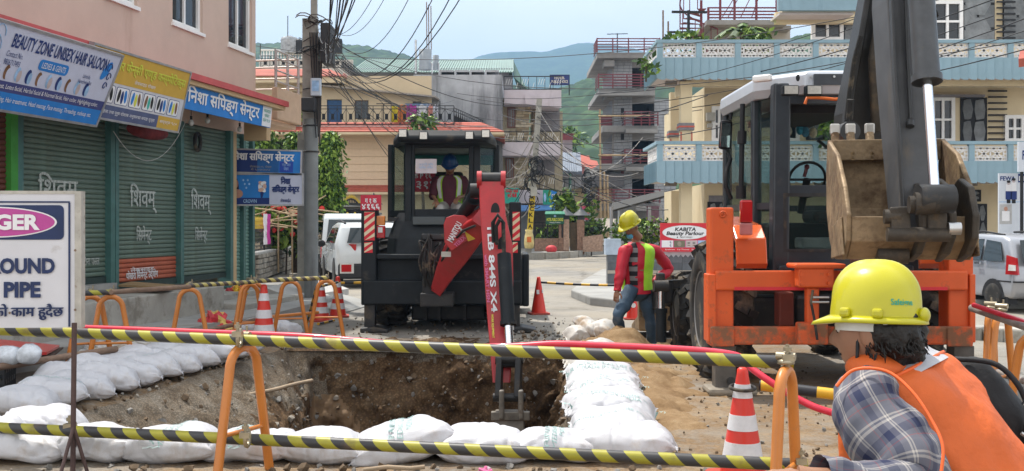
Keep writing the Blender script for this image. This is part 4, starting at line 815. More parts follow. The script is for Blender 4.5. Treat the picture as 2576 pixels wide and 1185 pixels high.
for X,Y0,Y1,la in((1046,185,100,'pale steel pole on the concrete house corner'),(1074,124,5,'tall rusty reinforcing rod over the large water tank'),(1079,124,12,'thin rusty rod between two others over the large tank'),(1085,125,15,'right rusty rod of the three over the large tank')):
 o=MB().cyl(P(X,Y0,59),P(X+(-1 if X>1050 else 0),Y1,59),.07 if X<1050 else .03,6).build('rod',M('rust_rod',(.2,.14,.1),.7)if X>1050 else STEEL);tag(o,la,'rod')
sh_=thing('stone_clad_house','narrow house clad in buff stone with pale balconies, behind the leaning pole','house',(0,0,0));d=60
mb=MB();wall_open(mb,xx(1263,d),xx(1331,d),0,zz(248,d),d,d+.3,[(xx(1276,d),xx(1297,d),zz(322,d),zz(270,d)),(xx(1272,d),xx(1293,d),zz(450,d),zz(397,d))]);mb.bx(xx(1331,d)-.3,xx(1331,d),d+.3,d+8,0,zz(248,d));mb.bx(xx(1336,d),xx(1420,d),d+2.2,d+2.5,0,zz(270,d));mb.build('wall',M('buff_mortar',(.36,.31,.22),.9,var=.2),sh_)
for Y0,Y1 in((322,270),(450,397)):window(sh_,xx(1276 if Y0<400 else 1272,d),xx(1297 if Y0<400 else 1293,d),zz(Y0,d),zz(Y1,d),d-.04,M('red_brown_frame',(.16,.06,.04),.6),glass('curtained_glass',(.16,.15,.13),.1),3,1,.08,.12)
mb=MB();SB=[M('buff_stone',(.47,.4,.27),.9,var=.25,rnd=.1),M('buff_stone_pale',(.56,.5,.38),.9,var=.2),M('buff_stone_dark',(.33,.26,.16),.9,var=.25)]
z=zz(640,d)+1.6
while z<zz(250,d)-.1:
 x=xx(1263,d)
 while x<xx(1331,d)-.1:
  w_=random.uniform(.28,.55);zc=z+.07
  if not any(a-.2<x+w_/2<b+.2 and c0-.08<zc<c1+.08 for a,b,c0,c1 in((xx(1276,d),xx(1297,d),zz(322,d),zz(270,d)),(xx(1272,d),xx(1293,d),zz(450,d),zz(397,d)))):mb.box((x+w_/2,d-.02,zc),(w_-.03,.06+random.random()*.05,.12),None,random.choice((0,0,1,2)))
  x+=w_
 z+=.15
o=mb.build('stone_cladding',SB,sh_);o['kind']='stuff'
def balcony(par,X0,X1,Yt,Yb,d0,d1,mat,rail=None,taper=0):
 mb=MB();a,b=xx(X0,d0),xx(X1,d0);mb.bx(a,b,d0,d1,zz(Yb,d0),zz(Yt,d0));mb.build('balcony_slab',mat,par,bevel=.02)
 if rail:pattern_rail(par,(a,d0+.05),(b,d0+.05),zz(Yt,d0),zz(rail,d0))
def pattern_rail(par,a,b,z0,z1):
 a,b=Vector((*a,0)),Vector((*b,0));L_=(b-a).length;mb=MB();n=max(2,int(L_/.42));up=Vector((0,0,1));h=z1-z0
 for z in(z0+.04,z1):mb.beam(a+up*z,b+up*z,.05,.05,1)
 for k in range(n+1):p=a.lerp(b,k/n);mb.beam(p+up*z0,p+up*z1,.03,.03,1)
 for k in range(n):
  for j in range(3):
   if(k+0)%2==0 or j==1:p=a.lerp(b,(k+.2+j*.3)/n);y=.12 if k%2 else .4;mb.beam(p+up*(z0+h*y),p+(b-a).normalized()*.09+up*(z0+h*(y+.42)),.06,.02,0)
 mb.build('railing',[WHITE,IRON],par)
balcony(sh_,1268,1412,226,262,58.6,64,PINKW,192);balcony(sh_,1262,1410,358,392,58.6,64,PINKW,330);balcony(sh_,1300,1395,478,512,58.0,62,PINKW,440)
mb=MB();mb.slab(P(1320,238,58.5),P(1412,250,58.5),P(1412,272,58.5),P(1322,262,58.5),.1);mb.build('balcony_brace',PINKW,sh_)
for X0,X1,Y0,Y1 in((1340,1352,268,350),(1335,1347,392,470)):mb=MB();fbx(mb,X0,X1,Y0,Y1,61,61.5);mb.build('column',M('brown_column',(.22,.17,.12),.8),sh_)
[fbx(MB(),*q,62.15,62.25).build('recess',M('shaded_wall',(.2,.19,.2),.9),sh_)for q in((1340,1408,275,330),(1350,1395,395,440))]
mb=MB();fbx(mb,1296,1342,524,640,57.6,58);mb.build('roller_shutter',M('grey_shutter',(.2,.22,.25),.5,var=.1),sh_);mb=MB();mb.slab(P(1296,530,55.8),P(1396,526,55.8),P(1396,516,57.6),P(1296,516,57.6),.06);mb.build('awning',M('blue_awning',(.08,.22,.5),.5),sh_)
mb=MB();fbx(mb,1342,1395,524,600,58,59);mb.build('shopfront',M('dark_brown_front',(.07,.055,.045),.8,var=.3),sh_)
for X0,X1,Y0,Y1,m_,tx,ti,la in((1270,1306,473,512,INKT,'कपडा पसल\nनयाँ शैली',INKR,'teal shop board with red lettering at the corner of the stone clad house'),(1366,1401,478,515,INKB,'लुगा पसल',INKW,'blue and green shop board under the pale balcony beside the leaning pole')):
 c=P((X0+X1)/2,(Y0+Y1)/2,57.3);w=(X1-X0)*57.3/F;h=(Y1-Y0)*57.3/F;s_=board('shop_sign',la,'shop sign',c,(1,0,0),(0,0,1),w,h,m_,.06)
 if X0>1300:patch(s_,-w/2,w*.06,-h/2,h/2,INKG);disc(s_,-w*.36,0,w*.09,h*.3,INKPALE,-.006);text(tx,ti,s_,(w*.28,-.008,h*.1),h*.22,w*.32,bold=.03)
 else:text(tx,ti,s_,(0,-.008,h*.15),h*.5,w*.85,bold=.03)
pv_=thing('tiled_pavilion','small house with a grey blue tiled hip roof on green posts','house',(0,0,0));d=66
RT=M('roof_tile_grey',(.17,.2,.25),.6,var=.15,rnd=.15);tb=None
a,b,c_,e_=P(1362,430,d),P(1463,436,d),P(1455,390,d+5),P(1380,390,d+5)
mb=MB();mb.add([a,b,c_,e_],[(0,1,2,3)]);mb.add([b,b+Vector((.7,9,.2)),c_],[(0,1,2)]);mb.build('roof',M('roof_under',(.08,.1,.12),.8),pv_)
for r in range(8):
 t=(r+.5)/8;l_,r_=a.lerp(e_,t),b.lerp(c_,t);n=17
 for k in range(n):
  p=l_.lerp(r_,(k+.5)/n)+Vector((0,0,.05));w_=(r_-l_).length/n
  if tb is None:m_=MB();m_.tube([(0,-.42,-.03),(0,.42,.03)],.105,6,sm=True);tb=m_.build('roof_tile',RT,pv_);tb.location=p;tb.rotation_euler=(math.atan2((e_-a).z,(e_-a).y),0,0)
  else:inst(tb,p)
MB().beam(b+Vector((-.1,-.1,.05)),c_+Vector((0,0,.1)),.25,.18).build('hip_ridge',RT,pv_)
for X in(1369,1402,1434):MB().cyl(P(X,434,d),P(X,600,d),.09,8).build('post',M('dark_green_trim',(1,1,1)),pv_)
mb=MB();fbx(mb,1350,1462,444,470,d+2,d+6);mb.build('wall',GREYW,pv_);mb=MB();fbx(mb,1330,1400,432,444,d+3,d+6);mb.build('blue_panel',M('blue_sheet',(1,1,1)),pv_)
pattern_rail(pv_,(xx(1395,63),63),(xx(1445,63),63),zz(482,63),zz(452,63));mb=MB();fbx(mb,1395,1446,482,512,62.8,66);mb.build('terrace',M('terrace_grey',(.25,.23,.25),.9),pv_)
bb=thing('beige_house','plain beige house with a dark roof edge beyond the pavilion','house',(0,0,0));d=76
mb=MB();fbx(mb,1420,1560,470,660,d,d+10);mb.build('wall',CREAM,bb);mb=MB();fbx(mb,1400,1570,437,470,d-1,d+10);mb.build('roof',M('roof_grey',(.15,.145,.15),.9,var=.2),bb);mb=MB();fbx(mb,1440,1520,553,557,d-.5,d);mb.build('ledge',WHITE,bb)
rh=thing('red_roofed_house','distant little house with a red tiled gable and pink walls','house',(0,0,0));d=110
mb=MB();mb.slab(P(1440,410,d),P(1490,418,d),P(1482,392,d+4),P(1446,388,d+4),.2);mb.slab(P(1470,420,d-2),P(1512,430,d-2),P(1502,405,d+2),P(1478,400,d+2),.2);mb.build('roof',TILE,rh);mb=MB();fbx(mb,1448,1500,410,460,d+1,d+8);mb.build('wall',M('pink_wall',(.42,.2,.2),.85),rh)
rh2=thing('red_railed_house','distant house with a red railed balcony below the wooded hill','house',(0,0,0));d=85
mb=MB();fbx(mb,1385,1440,352,400,d,d+6);mb.build('wall',PINKW,rh2);mb=MB();fbx(mb,1392,1442,338,352,d-.6,d-.5);fbx(mb,1388,1446,336,338,d-.65,d-.4);mb.build('balcony_panel',M('red_rail',(.3,.08,.09),.7,var=.2),rh2)
hd=72;c=P(1408,201,hd);w=48*hd/F;h=24*hd/F;hs=board('roof_sign','navy rooftop hotel sign standing against the blue mountain','sign',c,(1,0,0),(0,0,1),w,h,M('sign_navy',(.02,.035,.16),.5),.1,IRON)
text('HOTEL',M('sign_cream',(.62,.55,.45),.6),hs,(0,-.012,h*.2),h*.27,w*.55,bold=.03);text('PUBLIC CHOICE',M('sign_cream',(1,1,1)),hs,(0,-.012,-h*.18),h*.3,w*.86,bold=.03)
MB().cyl((-w/2,.05,-h/2),(-w/2,.05,-h*1.6),.04,6).cyl((w/2,.05,-h/2),(w/2,.05,-h*1.6),.04,6).build('post',IRON,hs)
hb=thing('hotel_building','small far building that carries the rooftop hotel sign','building',(0,0,0));mb=MB();fbx(mb,1372,1405,268,640,73,80);mb.build('wall',GREYW,hb)
cb=thing('unfinished_building','tall bare grey block building with dark red balcony rails, under construction','building',(0,0,0));d=76
BLK=M('grey_block',(.38,.39,.41),.9,var=.15,vs=1,dirt=((.2,.2,.2),.3,1));SLABC=M('raw_slab',(.27,.26,.25),.9,var=.2,vs=1);RAILR=M('maroon_rail',(.16,.03,.04),.5,var=.15)
Yf=[132,222,316,414,512,545]
mb=MB();fbx(mb,1543,1590,150,640,d,d+9);fbx(mb,1646,1700,250,640,d,d+9);mb.build('wall',M('block_mortar',(.24,.245,.26),.9),cb)
mb=MB();zc=zz(640,d)
while zc<zz(152,d):
 for X0,X1 in((1543,1590),(1646,1700)):
  if X0>1600 and zc>zz(254,d):continue
  x=xx(X0,d)-random.random()*.3
  while x<xx(X1,d)-.05:a_,b_=max(x,xx(X0,d)),min(x+.42,xx(X1,d));x+=.45;mb.bx(a_,b_,d-.03-random.random()*.02,d,zc+.02,zc+.21)if b_-a_>.05 else None
 zc+=.23
o=mb.build('block_courses',BLK,cb);o['kind']='stuff'
mb=MB();fbx(mb,1588,1648,150,640,d+3.2,d+3.4);mb.build('dark_room',DARKI,cb)
for k,(Y,X0,X1)in enumerate(((132,1502,1660),(222,1506,1648),(316,1516,1655),(412,1508,1650),(512,1506,1660))):
 mb=MB();fbx(mb,X0,X1,Y,Y+(16 if k else 14),d-1.4,d+9);mb.build('floor_slab',SLABC,cb,bevel=.03)
 mb=MB();fbx(mb,1588,1648,Y+17,Y+38,d+.02,d+.3);mb.build('lintel',SLABC,cb)
 if k:mb=MB();fbx(mb,1575 if 1<k<4 else X0,X1,Y+8,Y+18,d-2.2,d-1.42);mb.build('balcony_edge',SLABC,cb)
 mb=MB();a,b=xx(X0 if k in(0,1,4)else 1572,d-2),xx(X1,d-2);z0=zz(Y,d-2)
 for j in range(5):mb.bx(a,b,d-2.03,d-1.97,z0+.16+j*.2,z0+.23+j*.2)
 n=4
 for j in range(n+1):x=a+(b-a)*j/n;mb.bx(x-.04,x+.04,d-2.04,d-1.96,z0,z0+1.05)
 for j in range(5):mb.bx(a-.03,a+.03,d-2,d+1,z0+.16+j*.2,z0+.23+j*.2)
 mb.build('railing',RAILR,cb)
 if 1<k<4:mb=MB();fbx(mb,1510,1540,Y-25,Y,d-.2,d-.1);mb.build('railing_panel',RAILR,cb)
for Y in(278,342,436,525):mb=MB();fbx(mb,1562,1570,Y-15 if Y!=278 else 272,Y+10 if Y!=278 else 300,d-.07,d-.04);mb.build('small_window',DARKI if Y!=436 else RAILR,cb)
mb=MB();fbx(mb,1662,1674,428-7,434,d-.07,d-.03);mb.build('small_window',DARKI,cb)
mb=MB();fbx(mb,1540,1544,150,640,d-.1,d+.1);mb.build('corner_pipe',SLABC,cb)
for Y in(150,232):mb=MB();fbx(mb,1520,1546,Y,Y+17,d-1,d+.5);mb.build('step_beam',SLABC,cb)
BAMP=M('bamboo_pole',(.42,.3,.17),.7,var=.2)
for X,Y0,Y1,la in((1512,640,275,'upright bamboo scaffold pole at the corner of the unfinished building'),(1523,640,430,'shorter upright bamboo scaffold pole beside the corner one'),(1531,640,440,'third upright bamboo scaffold pole nearest the grey block wall')):o=MB().cyl(P(X,Y0,d-2.6),P(X-3,Y1,d-2.6),.07,6).build('scaffold_pole',BAMP);tag(o,la,'scaffold pole')
for Y,la in((292,'long horizontal bamboo pole across the upper balcony'),(391,'long horizontal bamboo pole across the lower balcony')):o=MB().cyl(P(1505,Y,d-2.7),P(1635,Y-1,d-2.7),.06,6).build('scaffold_pole',BAMP);tag(o,la,'scaffold pole')
for X,Yt,la in((1553,82,'spidery television aerial on the unfinished roof'),(1370,300,'low television aerial beside the pale roof balcony')):
 c=P(X,132 if Yt<200 else 320,d);k_=d/F;o=MB().cyl((0,0,0),(0,0,48*k_),.04,5).beam((-26*k_,0,46*k_),(26*k_,0,47*k_),.05,.05).beam((-14*k_,0,28*k_),(14*k_,0,28*k_),.05,.05).build('aerial',IRON);o.location=c;tag(o,la,'aerial')
lp=thing('leaning_pole','leaning concrete pole with a yellow painted foot lettered vertically','pole',P(1328,636,47.2)+Vector((0,0,0)));lp.location.z=.25;d=47.2;o_=lp.location
tp=P(1357,248,d)-o_;md=P(1340,492,d)-o_;lo_=P(1330,612,d)-o_
MB().beam(md,tp,.26,.26).build('shaft',POLEC,lp,bevel=.02);MB().beam((0,0,-.2),lo_,.34,.3).build('footing',CONC,lp);MB().beam(lo_,md,.27,.26).build('painted_foot',M('yellow_paint',(.55,.4,.03),.7,var=.12,dirt=((.2,.15,.05),.25,4)),lp)
for k,ch in enumerate('ROCKLAND'):
 t=k/7.6;p=md.lerp(lo_,.04+t*.92);text(ch,INKK,lp,(p.x,p.y-.145,p.z),.2,.19,bold=.03)
mb=MB()
for k in range(22):r=random.uniform(.15,.32);c=md+Vector((random.uniform(-.1,.3),-.2,random.uniform(-.3,1.6)));a0=random.random()*6;mb.tube([c+Vector((r*math.cos(a0+t*.5),.3*r*math.sin(a0+t),r*1.2*math.sin(a0+t*.5)))for t in range(10)],.02,5)
mb.build('wire_tangle',INKK,lp);MB().box(md+Vector((.05,-.22,.18)),(.3,.16,.42)).build('meter_box',M('box_grey',(.35,.34,.3),.5),lp)
sk=thing('hanging_sack','yellow and white woven sack tied round the painted foot of the leaning pole','sack',P(1331,612,46.8));mb=MB();mb.lathe([(.08,-.34),(.2,-.33),(.23,-.1),(.2,.25),(.15,.42),(.19,.52),(.01,.5)],14,(0,0,.1));mb.build('bag',M('sack_yellow',(.62,.5,.22),.7,var=.25,vs=6),sk);patch(sk,-.1,.1,.05,.3,M('ink_orange',(.6,.15,.03),.6),-.25)
o=MB().ball((0,0,.15),(.28,.22,.2),10,7).build('red_bag',M('red_bag',(.55,.04,.05),.6,var=.3));o.location=P(1387,631,49);o.location.z=.27;tag(o,'red plastic bag lying on the far pavement','bag')
gw=thing('hotel_gate_wall','low stone clad wall with two gate pillars and lanterns across the road','wall',(0,0,0));d=51
PINKST=M('pinkish_cladding',(.4,.27,.2),.9,var=.35,vs=9,bump=.02,bs=12);BRICKST=M('brown_slips',(.28,.17,.12),.9,var=.4,vs=7,bump=.02,bs=12)
pr=[(1345,598),(1376,601),(1406,602),(1430,599)]
mb=MB()
for(X0,_),(X1,_)in zip(pr,pr[1:]):mb.prism([(xx(X0,d),d),(xx(X1,d),d),(xx(X1,d),d+.35),(xx(X0,d),d+.35)],'z',.2,zz(600,d))
fbx(mb,1406,1432,552,640,d-.1,d+.4);mb.build('wall',BRICKST,gw);mb=MB();fbx(mb,1418,1432,552,630,d-.16,d-.1);mb.build('pillar_face',PINKST,gw)
mb=MB();fbx(mb,1452,1470,553,640,d,d+.4);mb.build('pillar',BRICKST,gw);mb=MB();mb.prism([(xx(1466,d),zz(634,d)),(xx(1516,d),zz(632,d)),(xx(1516,d),zz(590,d)),(xx(1466,d),zz(596,d))],'y',d-.1,d+.2);mb.build('wall',PINKST,gw)
iron_rail(gw,(xx(1345,d),d+.1,0),(xx(1406,d),d+.1,0),zz(600,d),zz(560,d),IRON,.4);iron_rail(gw,(xx(1470,d),d+.1,0),(xx(1510,d),d+.1,0),zz(594,d),zz(556,d),IRON,.4)
for X in(1424,1462):c=P(X,548,d);l_=MB().bx(c.x-.16,c.x+.16,d,d+.3,zz(553,d),zz(542,d)).lathe([(.5,.0),(.2,.2),(.05,.35),(.001,.5)],4,(c.x,d+.15,zz(542,d))).build('lantern',M('lantern_dark',(1,1,1)),gw)
mb=MB();fbx(mb,1434,1451,560,634,d+.1,d+.15);mb.build('gate_leaf',M('brown_gate',(.09,.06,.03),.6,var=.3),gw)
c=P(1396,551,d-.3);w=46*d/F;h=26*d/F;s_=board('hotel_board','dark green hotel board with yellow lettering above the stone clad wall','sign',c,(1,0,0),(0,0,1),w,h,M('board_green',(.012,.09,.05),.5),.08);MB().slab((-w*.55,-.15,h*.5),(w*.55,-.15,h*.5),(w*.5,.2,h*.75),(-w*.5,.2,h*.75),.05).build('hood',M('hood_green',(.03,.2,.12),.6),s_)
text('HOTEL PUBLIC CHOICE',INKY,s_,(0,-.01,-h*.05),h*.3,w*.9,bold=.03);disc(s_,0,h*.3,h*.12,h*.12,INKPALE,-.01);text('Lakeside, Pokhara',INKW,s_,(0,-.01,-h*.34),h*.14,w*.6);MB().cyl((-w*.4,.04,-h/2),(-w*.4,.04,-h*1.8),.04,6).cyl((w*.4,.04,-h/2),(w*.4,.04,-h*1.8),.04,6).build('post',IRON,s_)
for i,(X,Y,r_)in enumerate(((1390,588,.8),(1488,585,.7),(1440,528,1.1),(1425,535,.8))):
 c=P(X,Y,52.5);s2_=thing('garden_shrub',['dark shrub behind the railing below the green hotel board','shrub behind the railing right of the gate pillars','tall leafy shrub between the gate lanterns','pale leafy shrub left of the gate lanterns'][i],'shrub',(c.x,c.y,0),0,'shrubs in the hotel garden');MB().tube([(0,0,0),(0,0,c.z)],.04,5).build('stem',BARK,s2_);mb=MB();leaves(mb,crown_pts(240,r_,r_*.6,r_*.8,(0,0,c.z),10,.25),.2,0);mb.build('foliage',[LEAF1,LEAF2,LEAF3],s2_)
rs=board('notice_board','red notice board on the slim far pole','sign',P(1471,536,59.5),(1,0,0),(0,0,1),22*59.5/F,34*59.5/F,M('board_red',(.45,.05,.1),.6),.04);text('सूचना\nसूचना',INKPINK,rs,(0,-.01,.1),.4,.34)
p3=thing('slim_pole','slim grey pole hung with coils of cable by the beige house','pole',(xx(1481,60),60,0));MB().cyl((0,0,0),(-.1,0,zz(420,60)),.15,10).build('shaft',POLEM,p3);mb=MB()
for k in range(18):c=Vector((random.uniform(-.2,.2),-.15,zz(random.uniform(440,530),60)));r=random.uniform(.15,.4);mb.tube([c+Vector((r*math.cos(t*.6),0,r*math.sin(t*.6+.2*k)))for t in range(11)],.035,5)
mb.build('cable_coil',INKK,p3)
mb=MB()
for _ in range(160):p=P(random.uniform(1505,1565),random.uniform(618,630),56);stone(mb,(p.x,56+random.uniform(-1,2),random.uniform(.1,.7)),random.uniform(.1,.3),random.choice((0,1,2)))
o=mb.build('debris',[M('debris_pale',(.5,.45,.4),.9,var=.3),M('debris_tan',(.4,.25,.15),.9,var=.3),M('debris_white',(.65,.64,.6),.9)]);tag(o,'heap of builders rubble and rubbish beyond the gate pillars',kind='stuff')
lt=thing('lean_to','rusty sheet lean-to shelter against the unfinished building','shelter',(0,0,0));mb=MB();mb.slab(P(1470,585,64),P(1545,575,64),P(1550,550,68),P(1490,548,68),.08);mb.build('roof',M('rust_sheet',(1,1,1)),lt);mb=MB();[mb.cyl(P(X,580,64),(xx(X,64),64,0),.06,6)for X in(1480,1540)];mb.build('post',BAMP,lt)
tree('round dark green tree standing alone before the wooded hill',(xx(1425,140),140,0),zz(318,140),2.4,2.0,900,.42,'tree','tree',0)
gs=thing('garden_shed','low open shed with a dark sloping roof beside the unfinished building','shed',(0,0,0));d=44
mb=MB();mb.slab(P(1535,530,d),P(1672,492,d),P(1672,478,d+4),P(1540,510,d+4),.08);mb.build('roof',M('dark_sheet',(1,1,1)),gs);mb=MB();fbx(mb,1560,1600,515,640,d+3,d+4);fbx(mb,1628,1660,518,600,d+2,d+2.2,1);mb.build('wall',[M('pale_panel',(.4,.42,.45),.7),M('mauve_panel',(.28,.16,.22),.7)],gs)
for X in(1538,1634,1662):MB().cyl(P(X,520,d),(xx(X,d),d,0),.07,8).build('post',GREYW,gs)
MB().bx(xx(1545,d),xx(1665,d),d+.2,d+.3,.9,1.0).build('bar',IRON,gs)
c=P(1600,560,41);s2_=thing('garden_hedge','flowering hedge behind the tiled wall beside the worker in red','hedge',(c.x,41,0));mb=MB();leaves(mb,[Vector((random.uniform(-1.0,1.4),random.uniform(-.4,.4),random.uniform(.4,1.5+.4*random.random())))for _ in range(1500)],.09,0);mb.build('foliage',[LEAF1,LEAF2,LEAF3],s2_)
# blue balconied hotel on the right
bh=thing('balcony_hotel','cream and blue building with white lattice balconies behind the orange digger','building',(0,0,0));d=32
BLUEP=M('balcony_blue',(.25,.37,.435),.75,var=.1,vs=1.5,dirt=((.12,.2,.26),.25,1.5),streak=True,rnd=.05);CREAM2=M('hotel_cream',(.66,.55,.36),.8,var=.08,vs=1,dirt=((.45,.36,.22),.25,.9),streak=True);PINKSOF=M('soffit_pale',(.55,.48,.45),.8,var=.06)
LATT=M('lattice_white',(.68,.66,.64),.7,var=.12,vs=4,dirt=((.35,.33,.3),.2,3));STONEG=M('panel_stone',(.16,.17,.175),.8,var=.3,vs=3,rnd=.3,bump=.01,bs=12);JOINT=M('panel_joint',(.02,.02,.022),.8);ORANGEW=M('accent_red',(.5,.1,.07),.7)
def lattice(w,h):
 mb=MB()
 def br(x0,z0,x1,z1,q=.022):mb.beam((x0,0,z0),(x1,0,z1),.05,q,0,(0,1,0))
 for z in(0,h*.25,h*.75,h):br(0,z,w,z)
 for x in(0,w):br(x,0,x,h)
 n=5
 for k in range(n):
  a,b=w*k/n,w*(k+1)/n
  for z0,z1 in((.01,h*.25),(h*.75,h)):m=(z0+z1)/2;br(a,m,(a+b)/2,z1,.016);br((a+b)/2,z1,b,m,.016);br(a,m,(a+b)/2,z0,.016);br((a+b)/2,z0,b,m,.016)
 for k in range(5):x=w*(.1+.2*k);br(x,h*.25,x,h*.75,.02)
 for k in range(4):
  a,b=w*(.1+.2*k),w*(.3+.2*k);br(a,h*.5,b,h*.75,.02)if k%2 else br(a,h*.75,b,h*.5,.02);br(a,h*.5,b,h*.25,.02)if k%2 else br(a,h*.25,b,h*.5,.02)
 br(w*.1,h*.5,w*.0,h*.5);br(w*.9,h*.5,w,h*.5);return mb
x0,x1=xx(1652,d),xx(2720,d);pit_=98*d/F;depth=2.2
BACKD=d+depth
lat=None;rib=None
for Yr,Yf0,Yf1,Y2 in((100,145,197,0),(355,405,457,1)):
 zr,zf0,zf1=zz(Yr,d),zz(Yf0,d),zz(Yf1,d)
 mb=MB();mb.bx(x0+.02,x1,d+.02,BACKD,zf1+.02,zf0);mb.build('balcony_slab',PINKSOF,bh)
 mb=MB();mb.bx(x0-.02,x1,d-.04,d+.16,zr-.1,zr);mb.bx(x0-.02,x0+.18,d+.16,BACKD+1,zr-.1,zr);mb.build('handrail',BLUEP,bh)
 n=int((x1-x0)/pit_)+1
 for k in range(n):
  x=x0+.02+k*pit_;MB().bx(x,x+.17,d-.02,d+.14,zf0+.001,zr-.101).build('baluster_post',BLUEP,bh)
  if lat is None:lat=lattice(pit_-.19,zr-.12-zf0).build('lattice_panel',LATT,bh);lat.location=(x+.18,d+.06,zf0+.01)
  else:q=inst(lat,(x+.18,d+.06,zf0+.01))
 for k in range(2):inst(lat,(x0+.06,d+1.3+k*1.15,zf0+.01),(0,0,R(-90)))
 m=int((x1-x0)/.27)
 for k in range(m):
  x=x0+k*.27
  if rib is None:rib=MB().add([(0,0,0),(.262,-.035,0),(.262,-.035,zf0-zf1),(0,0,zf0-zf1),(0,.05,0),(.262,.05,0),(.262,.05,zf0-zf1),(0,.05,zf0-zf1),(.14,-.02,-.05),(.262,-.035,-.05)],[(0,1,2,3),(4,7,6,5),(1,5,6,2),(0,3,7,4),(3,2,6,7),(0,4,5,1),(8,9,1,0)]).build('fascia_board',BLUEP,bh);rib.location=(x,d-.03,zf1)
  else:inst(rib,(x,d-.03,zf1))
 for k in range(11):inst(rib,(x0-.01,d+.05+(k+1)*.27,zf1),(0,0,R(-90)))
 [MB().bx(x0+.4+k*2.4,x0+.75+k*2.4,d+.7,d+.95,zf1-.1,zf1+.018).build('soffit_light',M('soffit_brown',(.2,.17,.14),.7),bh)for k in range(6)]
fl=[0,zz(457,d)+.02,zz(197,d)+.02];BW=BACKD
xw0=xx(1772,BW);xw1=x1
def stone_panel(X0,X1,Y0,Y1,dd,s=.5,poly=False):
 """a framed panel of single stones with recessed dark joints"""
 a,b,z0,z1=xx(X0,dd),xx(X1,dd),zz(Y1,dd),zz(Y0,dd);p=MB().bx(a-.03,b+.03,dd-.03,dd+.02,z0-.03,z1+.03).build('stone_panel',JOINT,bh)
 nr=max(2,round((z1-z0)/s));nc=max(2,round((b-a)/s))
 for r in range(nr):
  xs_=[a+(b-a)*(k+(random.uniform(-.16,.16)if 0<k<nc else 0))/nc for k in range(nc+1)]
  for k in range(nc):
   x_0,x_1=xs_[k]+.025,xs_[k+1]-.025;q0,q1=z0+(z1-z0)*r/nr+.025,z0+(z1-z0)*(r+1)/nr-.025;j=lambda:random.uniform(-.05,.05)
   pts=[(x_0+.06,q0+j()*.3),((x_0+x_1)/2+j(),q0-.0),(x_1-.05,q0+.03),(x_1+j()*.3,(q0+q1)/2),(x_1-.07,q1),((x_0+x_1)/2,q1+j()*.2),(x_0+.04,q1-.04),(x_0+j()*.2,(q0+q1)/2)]
   MB().prism(pts,'y',dd-.05-random.random()*.015,dd-.031).build('stone',STONEG,p,bevel=.012)
 return p
def hex_panel(X0,X1,Y0,Y1,dd,s=.42):
 a,b,z0,z1=xx(X0,dd),xx(X1,dd),zz(Y1,dd),zz(Y0,dd);p=MB().bx(a-.02,b+.02,dd-.03,dd+.02,z0-.02,z1+.02).build('stone_panel',JOINT,bh)
 r=0;z=z0
 while z<z1+s*.3:
  x=a+(s if r%2 else 0)
  while x<b+s*.4:
   pts=[(min(b,max(a,x+s*.93*math.cos(R(60*k)))),min(z1,max(z0,z+s*.93*math.sin(R(60*k)))))for k in range(6)]
   ar=abs(sum(pts[i][0]*pts[(i+1)%6][1]-pts[(i+1)%6][0]*pts[i][1]for i in range(6)))
   if ar>.03:MB().prism(pts,'y',dd-.05-random.random()*.012,dd-.031).build('stone',STONEG,p)
   x+=1.6*s*1.25
  z+=s*.9;r+=1
 return p
def bwin(X0,X1,Y0,Y1,nx=2,nz=2,dd=None,grille=False):
 dd=dd or BW;w=window(bh,xx(X0,dd),xx(X1,dd),zz(Y1,dd),zz(Y0,dd),dd-.1,WHITE,glass('window_dark',(.012,.014,.018),.12),nx,nz,.12,.14)
 return w
for(za,zb)in((0,fl[1]),(fl[1]+.3,fl[2]-.0)):
 MB().bx(xw0,xw1,BW+.02,BW+.3,za,zb).bx(xw0,xw0+.25,BW+.3,BW+9,za,zb).build('wall',CREAM2,bh)
MB().bx(xx(2052,BW),xw1,BW+.02,BW+.3,fl[2]+.3,fl[2]+3.4).build('wall',CREAM2,bh)
for k,(X,Y0,Y1)in enumerate(((1727,205,357),(1727,462,680),(1700,232,357),(1702,480,680))):
 dd=d+.5+(0 if k<2 else 2.6);x=xx(X,dd);z0,z1=zz(Y1,dd),zz(Y0,dd);c_=MB().bx(x-.18,x+.18,dd,dd+.36,z0,z1).build('column',CREAM2,bh);MB().bx(x-.24,x+.24,dd-.06,dd+.42,z1-1.55,z1-1.32).build('column_band',M('band_grey',(.2,.19,.2),.7),c_);MB().bx(x-.25,x+.25,dd-.07,dd+.43,z1-1.46,z1-1.41).build('band_stripe',ORANGEW,c_)
 for s_ in(-1,1):MB().bx(x+s_*.17-.02,x+s_*.17+.02,dd-.012,dd+.03,z0,z1-1.6).build('flute',ORANGEW,c_)
mb=MB();dd=d+.5;mb.bx(xx(1727,dd)-.1,xx(1727,dd)+.1,dd+.4,BW,zz(230,dd),zz(198,dd)).bx(xx(1727,dd),xw1,dd+.06,dd+.3,zz(215,dd),zz(199,dd));mb.build('beam',CREAM2,bh)
for X0,X1,Y0,Y1 in((1790,1826,268,357),(1950,2010,255,357),(2340,2400,245,358),(2525,2575,290,358)):bwin(X0,X1,Y0,Y1)
for X0,X1,Y0,Y1 in((2342,2420,2,108),(2040,2120,-20,103)):bwin(X0,X1,Y0,Y1,2,2)
MB().bx(xx(1775,BW),xx(1796,BW),BW-.25,BW,zz(305,BW),zz(285,BW)).build('meter_box',M('box_grey',(1,1,1)),bh);MB().bx(xx(1778,BW),xx(1790,BW),BW-.2,BW,zz(322,BW),zz(312,BW)).build('meter_box',M('box_grey',(1,1,1)),bh)
